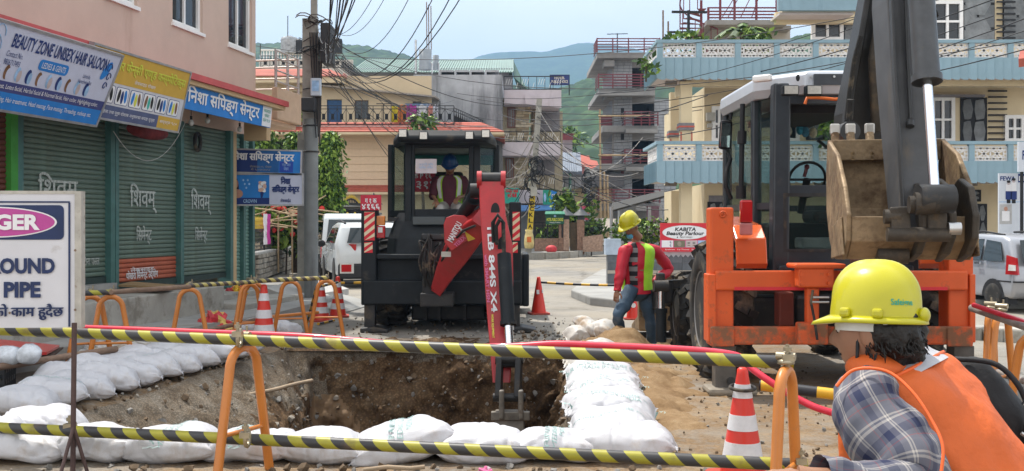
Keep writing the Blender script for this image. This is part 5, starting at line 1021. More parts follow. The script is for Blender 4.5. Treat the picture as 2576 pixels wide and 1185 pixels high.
stone_panel(2418,2480,248,358,BW,.62);stone_panel(2030,2105,255,350,BW,.6);stone_panel(2440,2480,515,600,BW,.6);stone_panel(2400,2465,480,505,BW,.4);stone_panel(1782,1822,510,640,BW,.5)
hex_panel(2424,2500,-40,104,BW,.46);hex_panel(2524,2640,-40,104,BW,.46);hex_panel(2124,2225,-40,104,BW,.46)
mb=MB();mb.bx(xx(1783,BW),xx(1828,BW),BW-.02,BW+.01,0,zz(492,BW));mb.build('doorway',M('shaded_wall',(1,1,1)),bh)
for k,X in enumerate((2488,2512)):
 n=11;b0=None
 for j in range(n):
  zc=(zz(352,BW)if k==0 else zz(98,BW))+j*.2
  if b0 is None:b0=MB().bx(0,.62,-.09,-.04,0,.05).build('iron_bar',IRON,bh);b0.location=(xx(X-4-3*k,BW),BW,zc)
  else:inst(b0,(xx(X-4-3*k,BW),BW,zc))
MB().bx(xx(2340,BW),xx(2470,BW),BW-.25,BW,zz(246,BW),zz(240,BW)).build('ledge',M('band_grey',(1,1,1)),bh)
xa3,xb3=xx(1958,d+.8),x1
MB().bx(xa3,xx(2175,d+.8),d+.8,d+1.0,zz(12,d),zz(-60,d)).build('balcony_fascia',BLUEP,bh);MB().bx(xa3+.1,xx(2175,d),d+1.02,BW,zz(20,d),zz(14,d)).build('balcony_slab',PINKSOF,bh)
for v,Y0,Y1 in((d+1.1,14,30),(BW-.35,30,58)):MB().bx(xa3+.2,xx(2066,v)+1.2,v,v+.3,zz(Y1,v),zz(Y0,v)).build('beam',CREAM2,bh)
MB().bx(xx(2196,BW),xx(2216,BW),BW-.3,BW,zz(104,BW),zz(-60,BW)).build('column',CREAM2,bh)
tw=thing('roof_tower','raw concrete rooftop room with maroon rails behind the lattice balcony','building',(0,0,0));dt=40
mb=MB();fbx(mb,1842,1988,75,130,dt,dt+4);fbx(mb,1785,1842,75,130,dt+2.5,dt+4);mb.build('wall',M('raw_grey',(.42,.4,.37),.9,var=.12,vs=1),tw);mb=MB();fbx(mb,1778,1980,50,62,dt-1.2,dt+4);mb.build('roof',SLABC,tw);mb=MB();fbx(mb,1790,1990,64,75,dt-.6,dt+4);mb.build('lintel',SLABC,tw);mb=MB();fbx(mb,1905,1918,86,102,dt-.03,dt+.02);mb.build('small_window',GLASSD,tw)
mb=MB();z0=zz(50,dt-1)
for Y in(46,38,30,21):mb.bx(xx(1780,dt-1),xx(1956,dt-1),dt-1,dt-.95,zz(Y,dt-1),zz(Y,dt-1)+.05)
for X in(1782,1812,1848,1903,1954):mb.bx(xx(X,dt-1)-.04,xx(X,dt-1)+.04,dt-1.02,dt-.94,z0,zz(0 if X!=1782 else 20,dt-1)+(1 if X in(1812,1848,1903)else 0))
for X0,X1 in((1815,1850),(1830,1860),(1862,1890),(1890,1910)):mb.beam(P(X0,46,dt-.98),P(X1,-10,dt-.98),.03,.03)
mb.build('railing',RAILR,tw)
mb=MB();cx_,cz_=xx(1764,dt-1.5),zz(128,dt-1.5)
for k in range(11):a=R(30+k*22);mb.prism([(cx_,dt-1.5),(cx_+.8*math.cos(a),dt-1.5+.8*math.sin(a)),(cx_+.8*math.cos(a+.4),dt-1.5+.8*math.sin(a+.4))],'z',cz_+k*.14,cz_+k*.14+.03)
for k in range(11):a=R(30+k*22);mb.cyl((cx_+.8*math.cos(a),dt-1.5+.8*math.sin(a),cz_+k*.14),(cx_+.8*math.cos(a),dt-1.5+.8*math.sin(a),cz_+k*.14+.9),.018,5)
mb.tube([(cx_+.8*math.cos(R(30+k*22)),dt-1.5+.8*math.sin(R(30+k*22)),cz_+k*.14+.9)for k in range(11)],.03,6);mb.cyl((cx_,dt-1.5,cz_),(cx_,dt-1.5,cz_+1.9),.05,8);mb.build('spiral_stair',RAILR,tw)
fr=thing('roof_gantry','dark steel T frame standing on the roof left of the spiral stair','gantry',(0,0,0));dd=37;mb=MB();mb.beam(P(1732,103,dd),P(1732,26,dd),.09,.09,0,(0,1,0)).beam(P(1690,30,dd),P(1778,31,dd),.08,.08).beam(P(1680,81,dd),P(1750,81,dd),.07,.07);mb.build('bars',IRON,fr)
for X,Yt,la in((1668,26,'tall reinforcing rod sticking up at the corner of the lattice balcony'),(1681,54,'short reinforcing rod sticking up beside the tall one on the balcony corner')):o=MB().cyl(P(X,104,34),P(X,Yt,34),.03,5).build('rod',M('rust_rod',(1,1,1)));tag(o,la,'rod')
pl=thing('cycad_palm','potted palm with arching fronds behind the upper lattice balcony','palm',P(1868,104,34.2));MB().cyl((0,0,-.8),(0,0,.28),.1,10).build('trunk',BARK,pl);mb=MB()
for k in range(20):
 a=k*2.4;up=random.uniform(.25,.6);pts=[Vector((math.cos(a)*r_*.95,math.sin(a)*r_*.6,.3+up*r_*1.5-.75*r_*r_))for r_ in(.05,.25,.5,.75,1.0)]
 for p,q in zip(pts,pts[1:]):
  for j in range(5):c=p.lerp(q,j/5);s_=(q-p).cross(Vector((0,0,1))).normalized();[mb.add([c,c+s_*e*.2+(q-p)*.5+Vector((0,0,-.06)),c+(q-p)*.3],[(0,1,2)],k%3)for e in(-1,1)]
mb.build('crown',[LEAF1,LEAF2,LEAF3],pl)
for X,Y,r_,n_,la in((1905,100,.45,160,'low bright green fern beside the terrace palm'),(1690,108,.5,120,'straggly climbing plant over the left corner of the lattice balcony'),(1746,96,.35,90,'thin grey green shrub below the roof T frame'),(1625,165,.3,60,'sprig of leaves hanging at the left end of the blue fascia'),(2120,300,.8,500,'leafy green shrub behind the orange digger cab on the lower balcony')):
 c=P(X,Y,31.6 if Y>150 else 33);s_=thing('terrace_plant',la,'plant',c);MB().tube([(0,0,-.5),(.02,0,.1)],.03,5).build('stem',BARK,s_);mb=MB();leaves(mb,crown_pts(n_,r_,r_*.5,r_*.8,(0,0,0),8,.3),.12,.1);mb.build('foliage',[LEAF1,LEAF2,LEAF3],s_)
o=MB().slab(P(2562,148,24),P(2700,130,24),P(2700,118,26),P(2566,128,26),.2).build('roof_corner',TILE);tag(o,'corner of a red roof jutting in at the right edge','roof')
for X0,X1,Y0,Y1,dd,la in((2513,2640,436,690,27,'tall white school hoarding with two pupils behind the silver car'),(2562,2660,357,432,26.6,'white school hoarding above the tall one at the right edge')):
 c=P((X0+X1)/2,(Y0+Y1)/2,dd);w=(X1-X0)*dd/F;h=(Y1-Y0)*dd/F;s_=board('school_hoarding',la,'hoarding',c,(1,0,0),(0,0,1),w,h,M('hoarding_white',(.6,.64,.7),.5,var=.05),.06)
 pp=lambda X,Y:((X-(X0+X1)/2)*dd/F,((Y0+Y1)/2-Y)*dd/F)
 if Y0>400:
  x,z=pp(2535,449);text('FEWA',INKN,s_,(x,-.006,z),11*dd/F,38*dd/F,bold=.03);a,b=pp(2561,459),pp(2640,437);patch(s_,a[0],b[0],a[1],b[1],INKN);x,z=pp(2570,449);text('DI',INKW,s_,(x,-.008,z),12*dd/F,bold=.03)
  x,z=pp(2576,506);a,b=pp(2513,509),pp(2640,507);patch(s_,a[0],b[0],a[1],b[1],INKPALE)
  for X,k in((2537,0),(2550,1)):
   x,z=pp(X,500);disc(s_,x,z+40*dd/F-k*0+k*.06,.045,.055,M('ink_face',(1,1,1)),-.006,'printed_head');disc(s_,x,z+.45+k*.06,.05,.035,INKK,-.008,'printed_hair');patch(s_,x-.07,x+.07,z+.18,z+.38+k*.05,INKW,-.005);patch(s_,x-.08,x+.08,z-.02,z+.2,INKN,-.007);patch(s_,x-.05,x+.05,z-.12,z-.02,INKK,-.006)
  x,z=pp(2530,535);disc(s_,x,z+.1,.05,.06,M('ink_skin',(1,1,1)),-.006,'printed_head');patch(s_,x-.1,x+.1,z-.22,z+.04,INKW,-.005);patch(s_,x-.16,x+.16,z-.3,z+.22,M('ink_grey',(.42,.42,.42),.6),-.003)
 else:x,z=pp(2585,395);text('FEWA',INKN,s_,(x+.1,-.006,z+.05),24*dd/F,46*dd/F,bold=.03)
 MB().bx(-w/2+.1,-w/2+.16,.06,.12,-h/2-(c.z-h/2),h/2).bx(w/2-.16,w/2-.1,.06,.12,-h/2-(c.z-h/2),h/2).build('post',IRON,s_)
kw=thing('tiled_wall','low garden wall faced in dark slate tiles with a cream band, behind the worker in red','wall',(xx(1528,24.6),24.6,0));wl=xx(2010,24.6)-xx(1528,24.6);ht=zz(641,24.6)
MB().bx(0,wl,0,.3,0,ht).build('wall',M('grout',(.2,.2,.2),.9),kw);SLT=M('slate_tile',(.10,.11,.125),.45,var=.25,vs=4,rnd=.3);CRT=M('cream_tile',(.45,.4,.33),.5,var=.12,rnd=.1)
t0=None
for r,(z0,z1,m_)in enumerate(((.175,.42,0),(.425,.5,1),(.505,.69,0),(.695,ht-.005,0))):
 tl=None;x=0.
 while x<wl-.2:
  if tl is None:tl=MB().bx(.004,.296,-.012,0,z0,z1).build('tile',[SLT,CRT][m_],kw)
  else:inst(tl,(x,0,0))
  x+=.3
MB().bx(-.05,.32,-.03,.35,ht+.002,ht+.38).build('pier_cap',M('pale_blue_block',(.42,.5,.6),.7),kw);MB().bx(.33,.62,.02,.3,ht+.002,ht+.2).build('pier_cap',M('pale_blue_block',(1,1,1)),kw)
mb=MB()
for k in range(34):x=xx(1640,24.6)-kw.location.x+k*.115;mb.prism([(x,ht),(x+.11,ht),(x+.055,ht-.06)],'y',-.03,-.015)
mb.bx(xx(1640,24.6)-kw.location.x,wl,-.03,-.015,ht+.001,ht+.13);o=mb.build('scalloped_flashing',M('flashing_grey',(.4,.42,.45),.5,.3),kw);text('nail extension & Eyelash',M('ink_pink_text',(.6,.3,.4),.6),kw,(xx(1730,24.6)-kw.location.x,-.034,ht+.07),.06,1.0)
dd=24.4;c=P(1724,597,dd);w=126*dd/F;h=72*dd/F;ks=board('parlour_sign','red and white beauty parlour sign standing on the tiled wall','shop sign',c,(1,0,0),(0,0,1),w,h,INKR,.05)
disc(ks,0,h*.17,w*.46,h*.25,M('ink_pale_rim',(.6,.6,.62),.6),-.003,n=40);disc(ks,0,h*.17,w*.45,h*.235,INKW,-.005,n=40)
text('KABITA',INKK,ks,(-w*.0,-.008,h*.28),h*.13,w*.42,bold=.03,shear=.15);text('Beauty Parlour',INKK,ks,(0,-.008,h*.12),h*.17,w*.76,bold=.03,shear=.2);text('9827199283',INKK,ks,(.02,-.008,-.0),h*.055,w*.24);disc(ks,-w*.16,-.0,.012,.02,INKK,-.008)
patch(ks,-w/2,w/2,-h*.36,-h*.1,INKPINK,-.003)
for k,m_ in enumerate((INKW,M('ink_olive',(.16,.15,.1),.6),M('ink_face',(1,1,1)),INKPALE)):a=-w*.47+k*w*.24;patch(ks,a,a+w*.225,-h*.35,-h*.11,m_,-.005)
for k in range(2):disc(ks,-w*.29,-h*(.17+.11*k),.025,.03,INKN,-.007);disc(ks,-w*.285,-h*(.165+.11*k),.016,.02,INKW,-.009)
for k in range(2):disc(ks,w*(.07+.1*k),-h*.2,.035,.012,INKK,-.007);disc(ks,w*(.07+.1*k),-h*.28,.035,.008,INKBR,-.007)
disc(ks,-w*.12,-h*.23,.05,.06,M('ink_dark_skin',(.3,.25,.2),.6),-.007);text('Eyebrow   Lip Thread   Special Facial',INKW,ks,(0,-.006,-h*.43),h*.06,w*.8)
def tail_hatch(c,X,half):
 MB().slab((-half*.78,-.02,.92),(half*.78,-.02,.92),(half*.68,.2,1.32),(-half*.68,.2,1.32),.02).build('rear_window',GLASSD,c).location=(0,-.03,0)
 for sx in(-1,1):
  mb=MB();mb.slab((sx*half*1.0,.2,.7),(sx*half*.88,-.03,.7),(sx*half*.86,.05,1.0),(sx*half*.97,.2,1.05),.05*sx);mb.build('tail_lamp',TLR,c);MB().slab((sx*half*1.005,.12,.77),(sx*half*.93,-.0,.77),(sx*half*.91,.02,.87),(sx*half*.99,.12,.88),.05*sx).build('tail_lamp',TLW,c)
  MB().tube([(sx*half*.7,.6,1.41),(sx*half*.72,1.2,1.47),(sx*half*.72,1.9,1.45)],.02,6).build('roof_rail',INKK,c);MB().ball((sx*(half+.1),2.6,.92),(.1,.06,.08)).build('mirror',INKK,c)
 for y in(1.0,2.0):MB().bx(-half-.03,-half,y,y+.16,.86,.9).build('handle',CHROME,c)
 MB().bx(-half*.99,half*.99,-.06,.5,.56,.585).build('bumper_strip',INKK,c);MB().bx(-.26,.26,-.06,0,.6,.72).build('number_plate',WHITE,c);MB().bx(-half*.98,-half*.72,.2,.3,.16,.3).build('mudflap',INKK,c)
hp=[(.1,.26),(.02,.4),(0,.66),(.08,.9),(.28,1.34),(.5,1.4),(1.3,1.43),(1.9,1.38),(2.6,.96),(3.3,.86),(3.43,.6),(3.4,.26)]
alto=P(2546,760,18.3);rz=R(8)
SILV=M('car_silver',(.38,.39,.42),.3,.45,var=.04,coat=.5)
car('parked_car','silver hatchback parked behind the orange digger at the right edge',Vector((alto.x+.75,18.35,0)),rz,3.43,1.5,1.43,hp,.9,SILV,[[(.34,.93),(.95,.93),(.95,1.32),(.5,1.28)],[(1.02,.93),(1.75,.93),(1.7,1.32),(1.02,1.33)],[(1.8,.93),(2.4,.94),(1.95,1.3),(1.8,1.31)]],tail_hatch,(.62,2.75),.27)
ck=MB();pts=[P(2380,840,14.6),P(2480,850,14.2),P(2580,862,13.9),P(2760,880,13.4)]
kc=thing('kerb',None,None);kc['kind']='structure';kc['label']='worn dark kerb stones at the right edge';kb2=None
for a,b in zip(pts,pts[1:]):
 a=Vector((a.x,a.y,.06));b=Vector((b.x,b.y,.06))
 for i in range(2):p=a.lerp(b,(i+.5)/2);o=MB().box((0,0,0),((b-a).length/2-.02,.3,.26)).build('kerb_stone',KS,kc,bevel=.03)if kb2 is None else inst(kb2,p);kb2=kb2 or o;o.location=p;o.rotation_euler=(0,0,math.atan2(b.y-a.y,b.x-a.x))
# digger parts shared by both machines
def big_tyre(par,c,r,w,rimmat,lug=.035,n=20):
 t_=thing('wheel',None,None,c);t_.parent=par;rot=mxrot(0,R(90),0)
 MB().lathe([(r*.56,-w*.44),(r*.6,-w*.5),(r*.85,-w*.5),(r*.95,-w*.42),(r*.965,0),(r*.95,w*.42),(r*.85,w*.5),(r*.6,w*.5),(r*.56,w*.44)],36,(0,0,0),rot).build('tyre',RUBBER,t_)
 mb=MB()
 for k in range(n):
  for sx in(-1,1):
   a=2*math.pi*(k+(.5 if sx>0 else 0))/n;p=[]
   for xf,da in((.02,.0),(.3,.1),(.5,.16)):
    aa=a+da;p.append(Vector((sx*w*xf,math.cos(aa)*(r-(.0 if xf<.4 else .045)),math.sin(aa)*(r-(.0 if xf<.4 else .045)))))
   for q,e in zip(p,p[1:]):up=Vector((0,q.y,q.z)).normalized();mb.beam(q-up*lug*.4,e-up*lug*.4,.075,lug*1.6,0,up.cross(e-q))
 mb.build('tread',RUBBER,t_);MB().lathe([(.001,-w*.12),(r*.2,-w*.12),(r*.24,-w*.3),(r*.5,-w*.28),(r*.56,-w*.46),(r*.6,-w*.46),(r*.57,w*.46),(r*.5,w*.3),(r*.24,w*.3),(r*.2,w*.12),(.001,w*.12)],28,(0,0,0),rot).build('rim',rimmat,t_);return t_
def stripes(par,x0,x1,z0,z1,y,pitch=.12,sl=.8,ma=None,mb_=None):
 patch(par,x0,x1,z0,z1,M('panel_cream',(.72,.62,.42),.5,var=.06),y,'hazard_panel');mb=MB();w=x1-x0;zz0=z0-w*sl
 while zz0<z1:
  pts=[(x0,zz0),(x1,zz0+w*sl*(1)),(x1,zz0+w*sl+pitch*.5),(x0,zz0+pitch*.5)];pts=[(x,min(z1,max(z0,z)))for x,z in pts]
  if max(p[1]for p in pts)-min(p[1]for p in pts)>.01:mb.add([(x,y-.003,z)for x,z in pts],[(0,1,2,3)])
  zz0+=pitch
 return mb.build('hazard_stripes',INKR,par)
def ram(par,a,b,r,split=.6,rr=None,bodym=None,name='hydraulic_ram'):
 a,b=Vector(a),Vector(b);m=a.lerp(b,split);o=MB().cyl(a,m,r,16).cyl(m-(m-a).normalized()*.05,m,r*1.15,16).build(name,bodym or BLACKP,par);MB().cyl(m,b,rr or r*.6,14).build('rod',CHROME,o);MB().cyl(b+Vector((-r*1.3,0,0)),b+Vector((r*1.3,0,0)),r*1.1,12).build('rod_eye',DARKST,o);return o
def lamp(par,c,w=.16,h=.12):
 c=Vector(c);o=MB().box(c,(w,.1,h)).build('work_light',BLACKP,par,bevel=.015);MB().box(c+Vector((0,-.052,0)),(w*.82,.012,h*.78)).build('lens',M('lamp_lens',(.62,.6,.55),.2,.3,var=.15,vs=40),o);return o
# red armed digger, seen from behind, working in the pit
D0=15.3;RB=P(1107,834,D0);RB.z=0
red=thing('backhoe_loader','black backhoe digger with a red digging arm reaching into the pit','digger',RB)
def Q(X,Y,d):return P(X,Y,d)-RB
def qb(mb,X0,X1,Y0,Y1,d0,d1,mi=0):a,b=Q(X0,Y1,d0),Q(X1,Y0,d0);return mb.bx(a.x,b.x,a.y,a.y+d1-d0,a.z,b.z,mi)
REDM=M('digger_red',(.43,.02,.024),.42,var=.15,dirt=((.16,.06,.045),.28,3),coat=.2)
mb=MB();qb(mb,946,1283,643,708,D0+.1,D0+.5);mb.build('rear_panel',BLACKP,red,bevel=.02)
mb=MB();qb(mb,912,1312,706,766,D0-.12,D0+.25);mb.build('cross_frame',BLACKP,red,bevel=.02);mb=MB();qb(mb,912,1312,640,652,D0-.06,D0+.2);mb.build('upper_rail',BLACKP,red,bevel=.015)
for X0,X1,Yt in((908,946,526),(1281,1311,508)):
 mb=MB();qb(mb,X0,X1,Yt,768,D0-.1,D0+.25);mb.build('stabiliser_housing',BLACKP,red,bevel=.02);a=Q(X0,600,D0-.1);b=Q(X1,600,D0-.1)
 z0,z1,z2,z3=[Q(0,y,D0-.1).z for y in(605,533,636,609)];e=.02
 stripes(red,a.x+.05,b.x-e,z0,z1,a.y-.006);stripes(red,a.x+.05,b.x-e-.03,z2,z3,a.y-.006)
 mb=MB();qb(mb,X0+8,X1-3,766,828,D0-.05,D0+.15);mb.build('stabiliser_leg',DARKST,red,bevel=.01);c=Q((X0+X1)/2,832,D0);o=MB().prism([(c.x-.1,.0),(c.x+.3,0),(c.x+.32,.05),(c.x+.1,.09),(c.x-.1,.07)],'y',-.2,.3).build('stabiliser_foot',DARKST,red,bevel=.02)
mb=MB();qb(mb,946,968,568,599,D0-.04,D0+.06);o=mb.build('tail_lamp',TLR,red,bevel=.012);mb=MB();qb(mb,946,968,543,567,D0-.04,D0+.06);mb.build('indicator',TLA,o,bevel=.012);mb=MB();qb(mb,951,962,572,585,D0-.048,D0-.04);mb.build('reversing_lens',TLW,o)
a,b=Q(907,529,D0-.12),Q(959,499,D0-.12);np_=MB().bx(a.x,b.x,a.y,a.y+.02,a.z,b.z+.05).build('number_plate',M('plate_red',(.5,.02,.05),.5),red)
text('ग १ क',INKW,np_,((a.x+b.x)/2,a.y-.006,a.z+.135),.075,.17,bold=.03);text('४१६६',INKW,np_,((a.x+b.x)/2,a.y-.006,a.z+.05),.085,.26,bold=.04)
rings=[]
for X0,X1,Y,d0,d1 in((968,1262,645,15.45,18.2),(972,1258,600,15.5,18.2),(988,1250,556,15.6,18.1),(1000,1240,535,15.65,18.0)):
 a,b=Q(X0,Y,d0),Q(X1,Y,d0);z=a.z;m=.14;rings.append([(a.x+m,a.y,z),(b.x-m,a.y,z),(b.x,a.y+m*1.4,z),(b.x,a.y+d1-d0,z),(a.x,a.y+d1-d0,z),(a.x,a.y+m*1.4,z)])
MB().loft(rings,0,True,False).build('fender_body',BLACKP,red,bevel=.04,seg=3)
mb=MB();qb(mb,1038,1120,545,566,15.5,15.62);mb.build('lower_window',GLASSD,red,bevel=.01)
zB,zT=Q(0,540,15.65).z,Q(0,360,15.65).z
def cabpt(X,d):q=Q(X,500,d);return q.x,q.y
rear=[cabpt(1027,15.65),cabpt(1200,15.65)];ql,qr=cabpt(984,16.2),cabpt(1248,16.2);fl_,fr_=(ql[0]+.08,ql[1]+1.5),(qr[0]-.08,qr[1]+1.5)
tin=.05
def post(p,w=.09,nm='cab_pillar',k=1.):return MB().beam((p[0],p[1],zB-.1),(p[0]*(1)+(-.0),p[1]+.03,zT+.02),w,w).build(nm,BLACKP,red,bevel=.012)
for p,w in((rear[0],.1),(rear[1],.1),(ql,.1),(qr,.1),(fl_,.08),(fr_,.08)):post(p,w)
mb=MB();(xl,yl),(xr,yr)=rear
q0=Q(1043,526,15.6);q1=Q(1179,372,15.6)
wall_open(mb,xl+.05,xr-.05,zB-.05,zT,yl-.02,yl+.03,[(q0.x,q1.x,q0.z,q1.z)]);mb.build('rear_window_frame',BLACKP,red,bevel=.01)
for(p,q)in((rear[0],ql),(rear[1],qr),(ql,fl_),(qr,fr_),(fl_,fr_)):
 a,b=Vector((*p,zB)),Vector((*q,zB));u_=Vector((0,0,zT-zB));MB().slab(a,b,b+u_,a+u_,.012).build('cab_glass',GLASST,red);MB().beam(a+Vector((0,0,.02)),b+Vector((0,0,.02)),.06,.1).build('cab_sill',BLACKP,red)
MB().bx(ql[0],qr[0],yl+.1,fl_[1],zB-.1,zB-.04).build('cab_floor',DARKST,red)
MB().bx(xl-.2,xr+.2,fl_[1]-.05,fl_[1]-.02,zT-.22,zT-.03).build('sun_strip',M('sun_strip_teal',(.02,.22,.2),.4),red)
a,b=Q(986,362,15.4),Q(1247,328,15.4);zr0,zr1=a.z,b.z
rings=[[(a.x+.12,-.0,zr0+.02),(b.x-.12,0,zr0+.02),(b.x,.3,zr0-.02),(b.x,2.6,zr0-.02),(a.x,2.6,zr0-.02),(a.x,.3,zr0-.02)],[(a.x+.1,-.06,zr0+.08),(b.x-.1,-.06,zr0+.08),(b.x,.25,zr0+.08),(b.x,2.6,zr0+.08),(a.x,2.6,zr0+.08),(a.x,.25,zr0+.08)],[(a.x+.16,.06,zr1),(b.x-.16,.06,zr1),(b.x-.08,.4,zr1),(b.x-.08,2.5,zr1),(a.x+.08,2.5,zr1),(a.x+.08,.4,zr1)]]
MB().loft(rings,0,True,False).build('cab_roof',BLACKP,red,bevel=.05,seg=3)
for X,Y in((1014,336),(1066,342),(1181,341),(1222,337)):lamp(red,Q(X,Y,15.3),.13,.13)
p=Q(1072,418,15.6);nt_=MB().box(p,(.32,.01,.22)).build('paper_notice',M('paper',(.62,.58,.62),.8),red);text('अनुमित बिना\nप्रवेश निषेध',INKPALE,nt_,(p.x,p.y-.008,p.z),.1,.22)
p=Q(1063,457,17.2);pl_=MB().box(p,(.52,.02,.34)).build('front_plate',M('plate_red',(1,1,1)),red);text('क P १६',INKW,pl_,(p.x,p.y-.014,p.z+.09),.09,.3,bold=.03);text('३३१४',INKW,pl_,(p.x,p.y-.014,p.z-.06),.13,.44,bold=.04)
for k,(X,Y)in enumerate(((1183,455),(1190,470))):MB().cyl(Q(X,Y,15.9),Q(X-20,520,15.9),.015,6).build('control_lever',DARKST,red)
s_=MB().box(Q(1130,530,16.6),(.5,.5,.14)).build('seat',M('seat_black',(.03,.03,.03),.8),red,bevel=.04);MB().box(Q(1130,480,16.95),(.46,.12,.62)).build('backrest',M('seat_black',(1,1,1)),s_,bevel=.04)
for X in(985,1262):c=Q(X,0,16.35);big_tyre(red,(c.x,c.y,.69),.69,.46,M('rim_grey',(.2,.2,.2),.6,dirt=((.2,.15,.1),.4,3)))
for X in(1008,1232):c=Q(X,0,18.4);big_tyre(red,(c.x,c.y,.44),.44,.34,M('rim_grey',(1,1,1)),n=16)
mb=MB();qb(mb,1035,1222,766,806,16.2,18.6);mb.build('chassis',DARKST,red,bevel=.03);[qb(MB(),X,X+8,768,806,16.1,16.2).build('chassis_plate',DARKST,red)for X in(1066,1100,1165)]
lb=MB().prism([(3.3,.12),(4.3,.1),(4.35,.2),(3.6,.35),(3.5,.95),(3.38,1.0)],'x',-1.2,1.35).build('loader_bucket',DARKST,red,bevel=.02);c=Q(1322,0,17.6);MB().bx(c.x-.06,c.x+.06,2.2,3.4,.2,1.1).build('loader_arm',BLACKP,red,bevel=.03);MB().bx(-1.25,-1.13,2.2,3.4,.4,1.0).build('loader_arm',BLACKP,red,bevel=.03)
mb=MB();qb(mb,1062,1118,600,745,14.8,15.2);mb.build('king_post',DARKST,red,bevel=.04);qb(MB(),1056,1140,738,772,14.75,15.25).build('king_post_yoke',DARKST,red,bevel=.02);qb(MB(),1060,1130,588,604,14.75,15.2).build('king_post_yoke',DARKST,red,bevel=.02)
mb=MB()
for k in range(12):a=Q(random.uniform(1062,1100),random.uniform(590,640),14.72);b=Q(random.uniform(1065,1110),random.uniform(660,735),14.7);mb.tube(sp_([a,a+Vector((random.uniform(-.12,.1),-.1,.05)),(a+b)/2+Vector((random.uniform(-.12,.12),-.14,0)),b]),.016,6)
mb.build('hoses',RUBBER,red)
def sect(c,ax,w,h):
 ax=ax.normalized();x=ax.cross(Vector((0,1,0)));x=Vector((1,0,0))if x.length<.1 else x.normalized();y=x.cross(ax);return[c+x*sx*w/2+y*sy*h/2 for sx,sy in((-1,-1),(1,-1),(1,1),(-1,1))]
bs_=[(Q(1105,722,14.8),.18,.26),(Q(1130,672,14.5),.28,.34),(Q(1160,620,14.1),.38,.38),(Q(1192,577,13.75),.36,.38),(Q(1222,550,13.45),.28,.32)]
ax=bs_[-1][0]-bs_[0][0]
boom=MB().loft([sect(c,ax,w,h)for c,w,h in bs_],0,True,False).build('boom',REDM,red,bevel=.03,seg=3)
for dd in(13.62,14.02):
 pts=[Q(x,y,13.9)for x,y in((1120,565),(1126,548),(1145,541),(1170,543),(1190,556),(1200,580),(1185,600),(1140,630),(1122,610))]
 MB().prism([(p.x,p.z)for p in pts],'y',dd-D0-.04,dd-D0+.04).build('boom_cheek',REDM,boom,bevel=.01)
p=Q(1147,583,13.9);text('MANITOU',INKW,boom,(p.x,13.56-D0+.0,p.z),.085,.28,(0,R(-62),0),bold=.03);p=Q(1160,606,13.9);text('TEREX',INKPINK,boom,(p.x,13.565-D0,p.z),.055,.18,(0,R(-45),0),bold=.02)
p=Q(1176,575,13.9);MB().box((p.x,13.56-D0,p.z),(.16,.01,.08),mxrot(0,R(-20),0)).build('warning_label',M('label_grey',(.55,.55,.5),.6),boom);p=Q(1185,592,13.9);MB().box((p.x,13.56-D0,p.z),(.1,.01,.13),mxrot(0,R(-20),0)).build('warning_label',M('label_yellow',(.6,.42,.04),.6),boom);p=Q(1128,637,14.2);MB().box((p.x,13.7-D0,p.z),(.13,.01,.07)).build('warning_label',M('label_grey',(1,1,1)),boom)
MB().tube([Q(1105,668,14.4),Q(1130,620,13.7),Q(1165,580,13.5),Q(1195,568,13.3)],.018,6).build('pipe',DARKST,boom)
ram(red,Q(1150,560,14.2),Q(1206,480,13.25),.09,.78)
ds=[(436,1214,1262,13.15,.2),(452,1205,1267,13.1,.3),(540,1209,1272,13.0,.42),(620,1215,1290,12.85,.46),(700,1220,1291,12.7,.42),(800,1227,1290,12.5,.36),(880,1234,1289,12.3,.32),(958,1240,1284,12.15,.26)]
rings=[]
for Y,X0,X1,d,t in ds:a,b=Q(X0,Y,d),Q(X1,Y,d);rings.append([(a.x,a.y-t/2,a.z),(b.x,a.y-t/2,a.z),(b.x,a.y+t/2,a.z),(a.x,a.y+t/2,a.z)])
dip=MB().loft(rings,0,True,False).build('dipper',REDM,red,bevel=.015)
def on_dip(X,Y):
 for(y0,*_,d0,t0),(y1,*_,d1,t1)in zip(ds,ds[1:]):
  if y0<=Y<=y1:k=(Y-y0)/(y1-y0);return Q(X,Y,d0+(d1-d0)*k-(t0+(t1-t0)*k)/2-.006)
for X,Y,rx,rz in((1246,530,.055,.1),(1262,620,.05,.12),(1238,452,.13,.05)):p=on_dip(X,Y);disc(dip,p.x,p.z,rx,rz,INKK,p.y-.004,'slot')
a=on_dip(1224,560);b=on_dip(1246,800);tl_=R(90)-math.atan2(b.x-a.x,-(b.z-a.z))*0
an=math.atan2(b.z-a.z,b.x-a.x);tilt=math.atan2(b.y-a.y,(a-b).length)
def dtext(s,Y0,Y1,X0,X1,h,mt):a,b=on_dip(X0,Y0),on_dip(X1,Y1);m=(a+b)/2;ux_2=(b-a).normalized();uy_=Vector((0,1,0))-ux_2*ux_2.y;uy_.normalize();uz_=ux_2.cross(uy_);o=text(s,mt,dip,m-Vector((0,.012,0)),h,(b-a).length,bold=.03);o.rotation_euler=Matrix((ux_2,uy_,uz_)).transposed().to_euler()
dtext('TLB 844S X4',562,785,1232,1244,.072,INKW);dtext('with SMART HSN',640,760,1222,1229,.04,INKPINK);dtext('WORK EQUIPMENT',790,850,1238,1241,.03,INKY)
p0,p1=Q(1208,449,13.0),Q(1266,449,13.0);MB().cyl(p0+Vector((-.03,0,0)),p1+Vector((.03,0,0)),.075,16).build('head_pin',DARKST,dip)
for X in(1206,1266):p=Q(X,452,13.0);MB().cyl(p+Vector((-.03,0,0)),p+Vector((.03,0,0)),.11,16).build('pin_boss',REDM,dip)
ram(red,Q(1268,640,12.45),Q(1284,905,12.0),.085,.68);MB().tube([Q(1276,640,12.4),Q(1288,760,12.25),Q(1291,830,12.15)],.014,6).build('pipe',STEEL,dip)
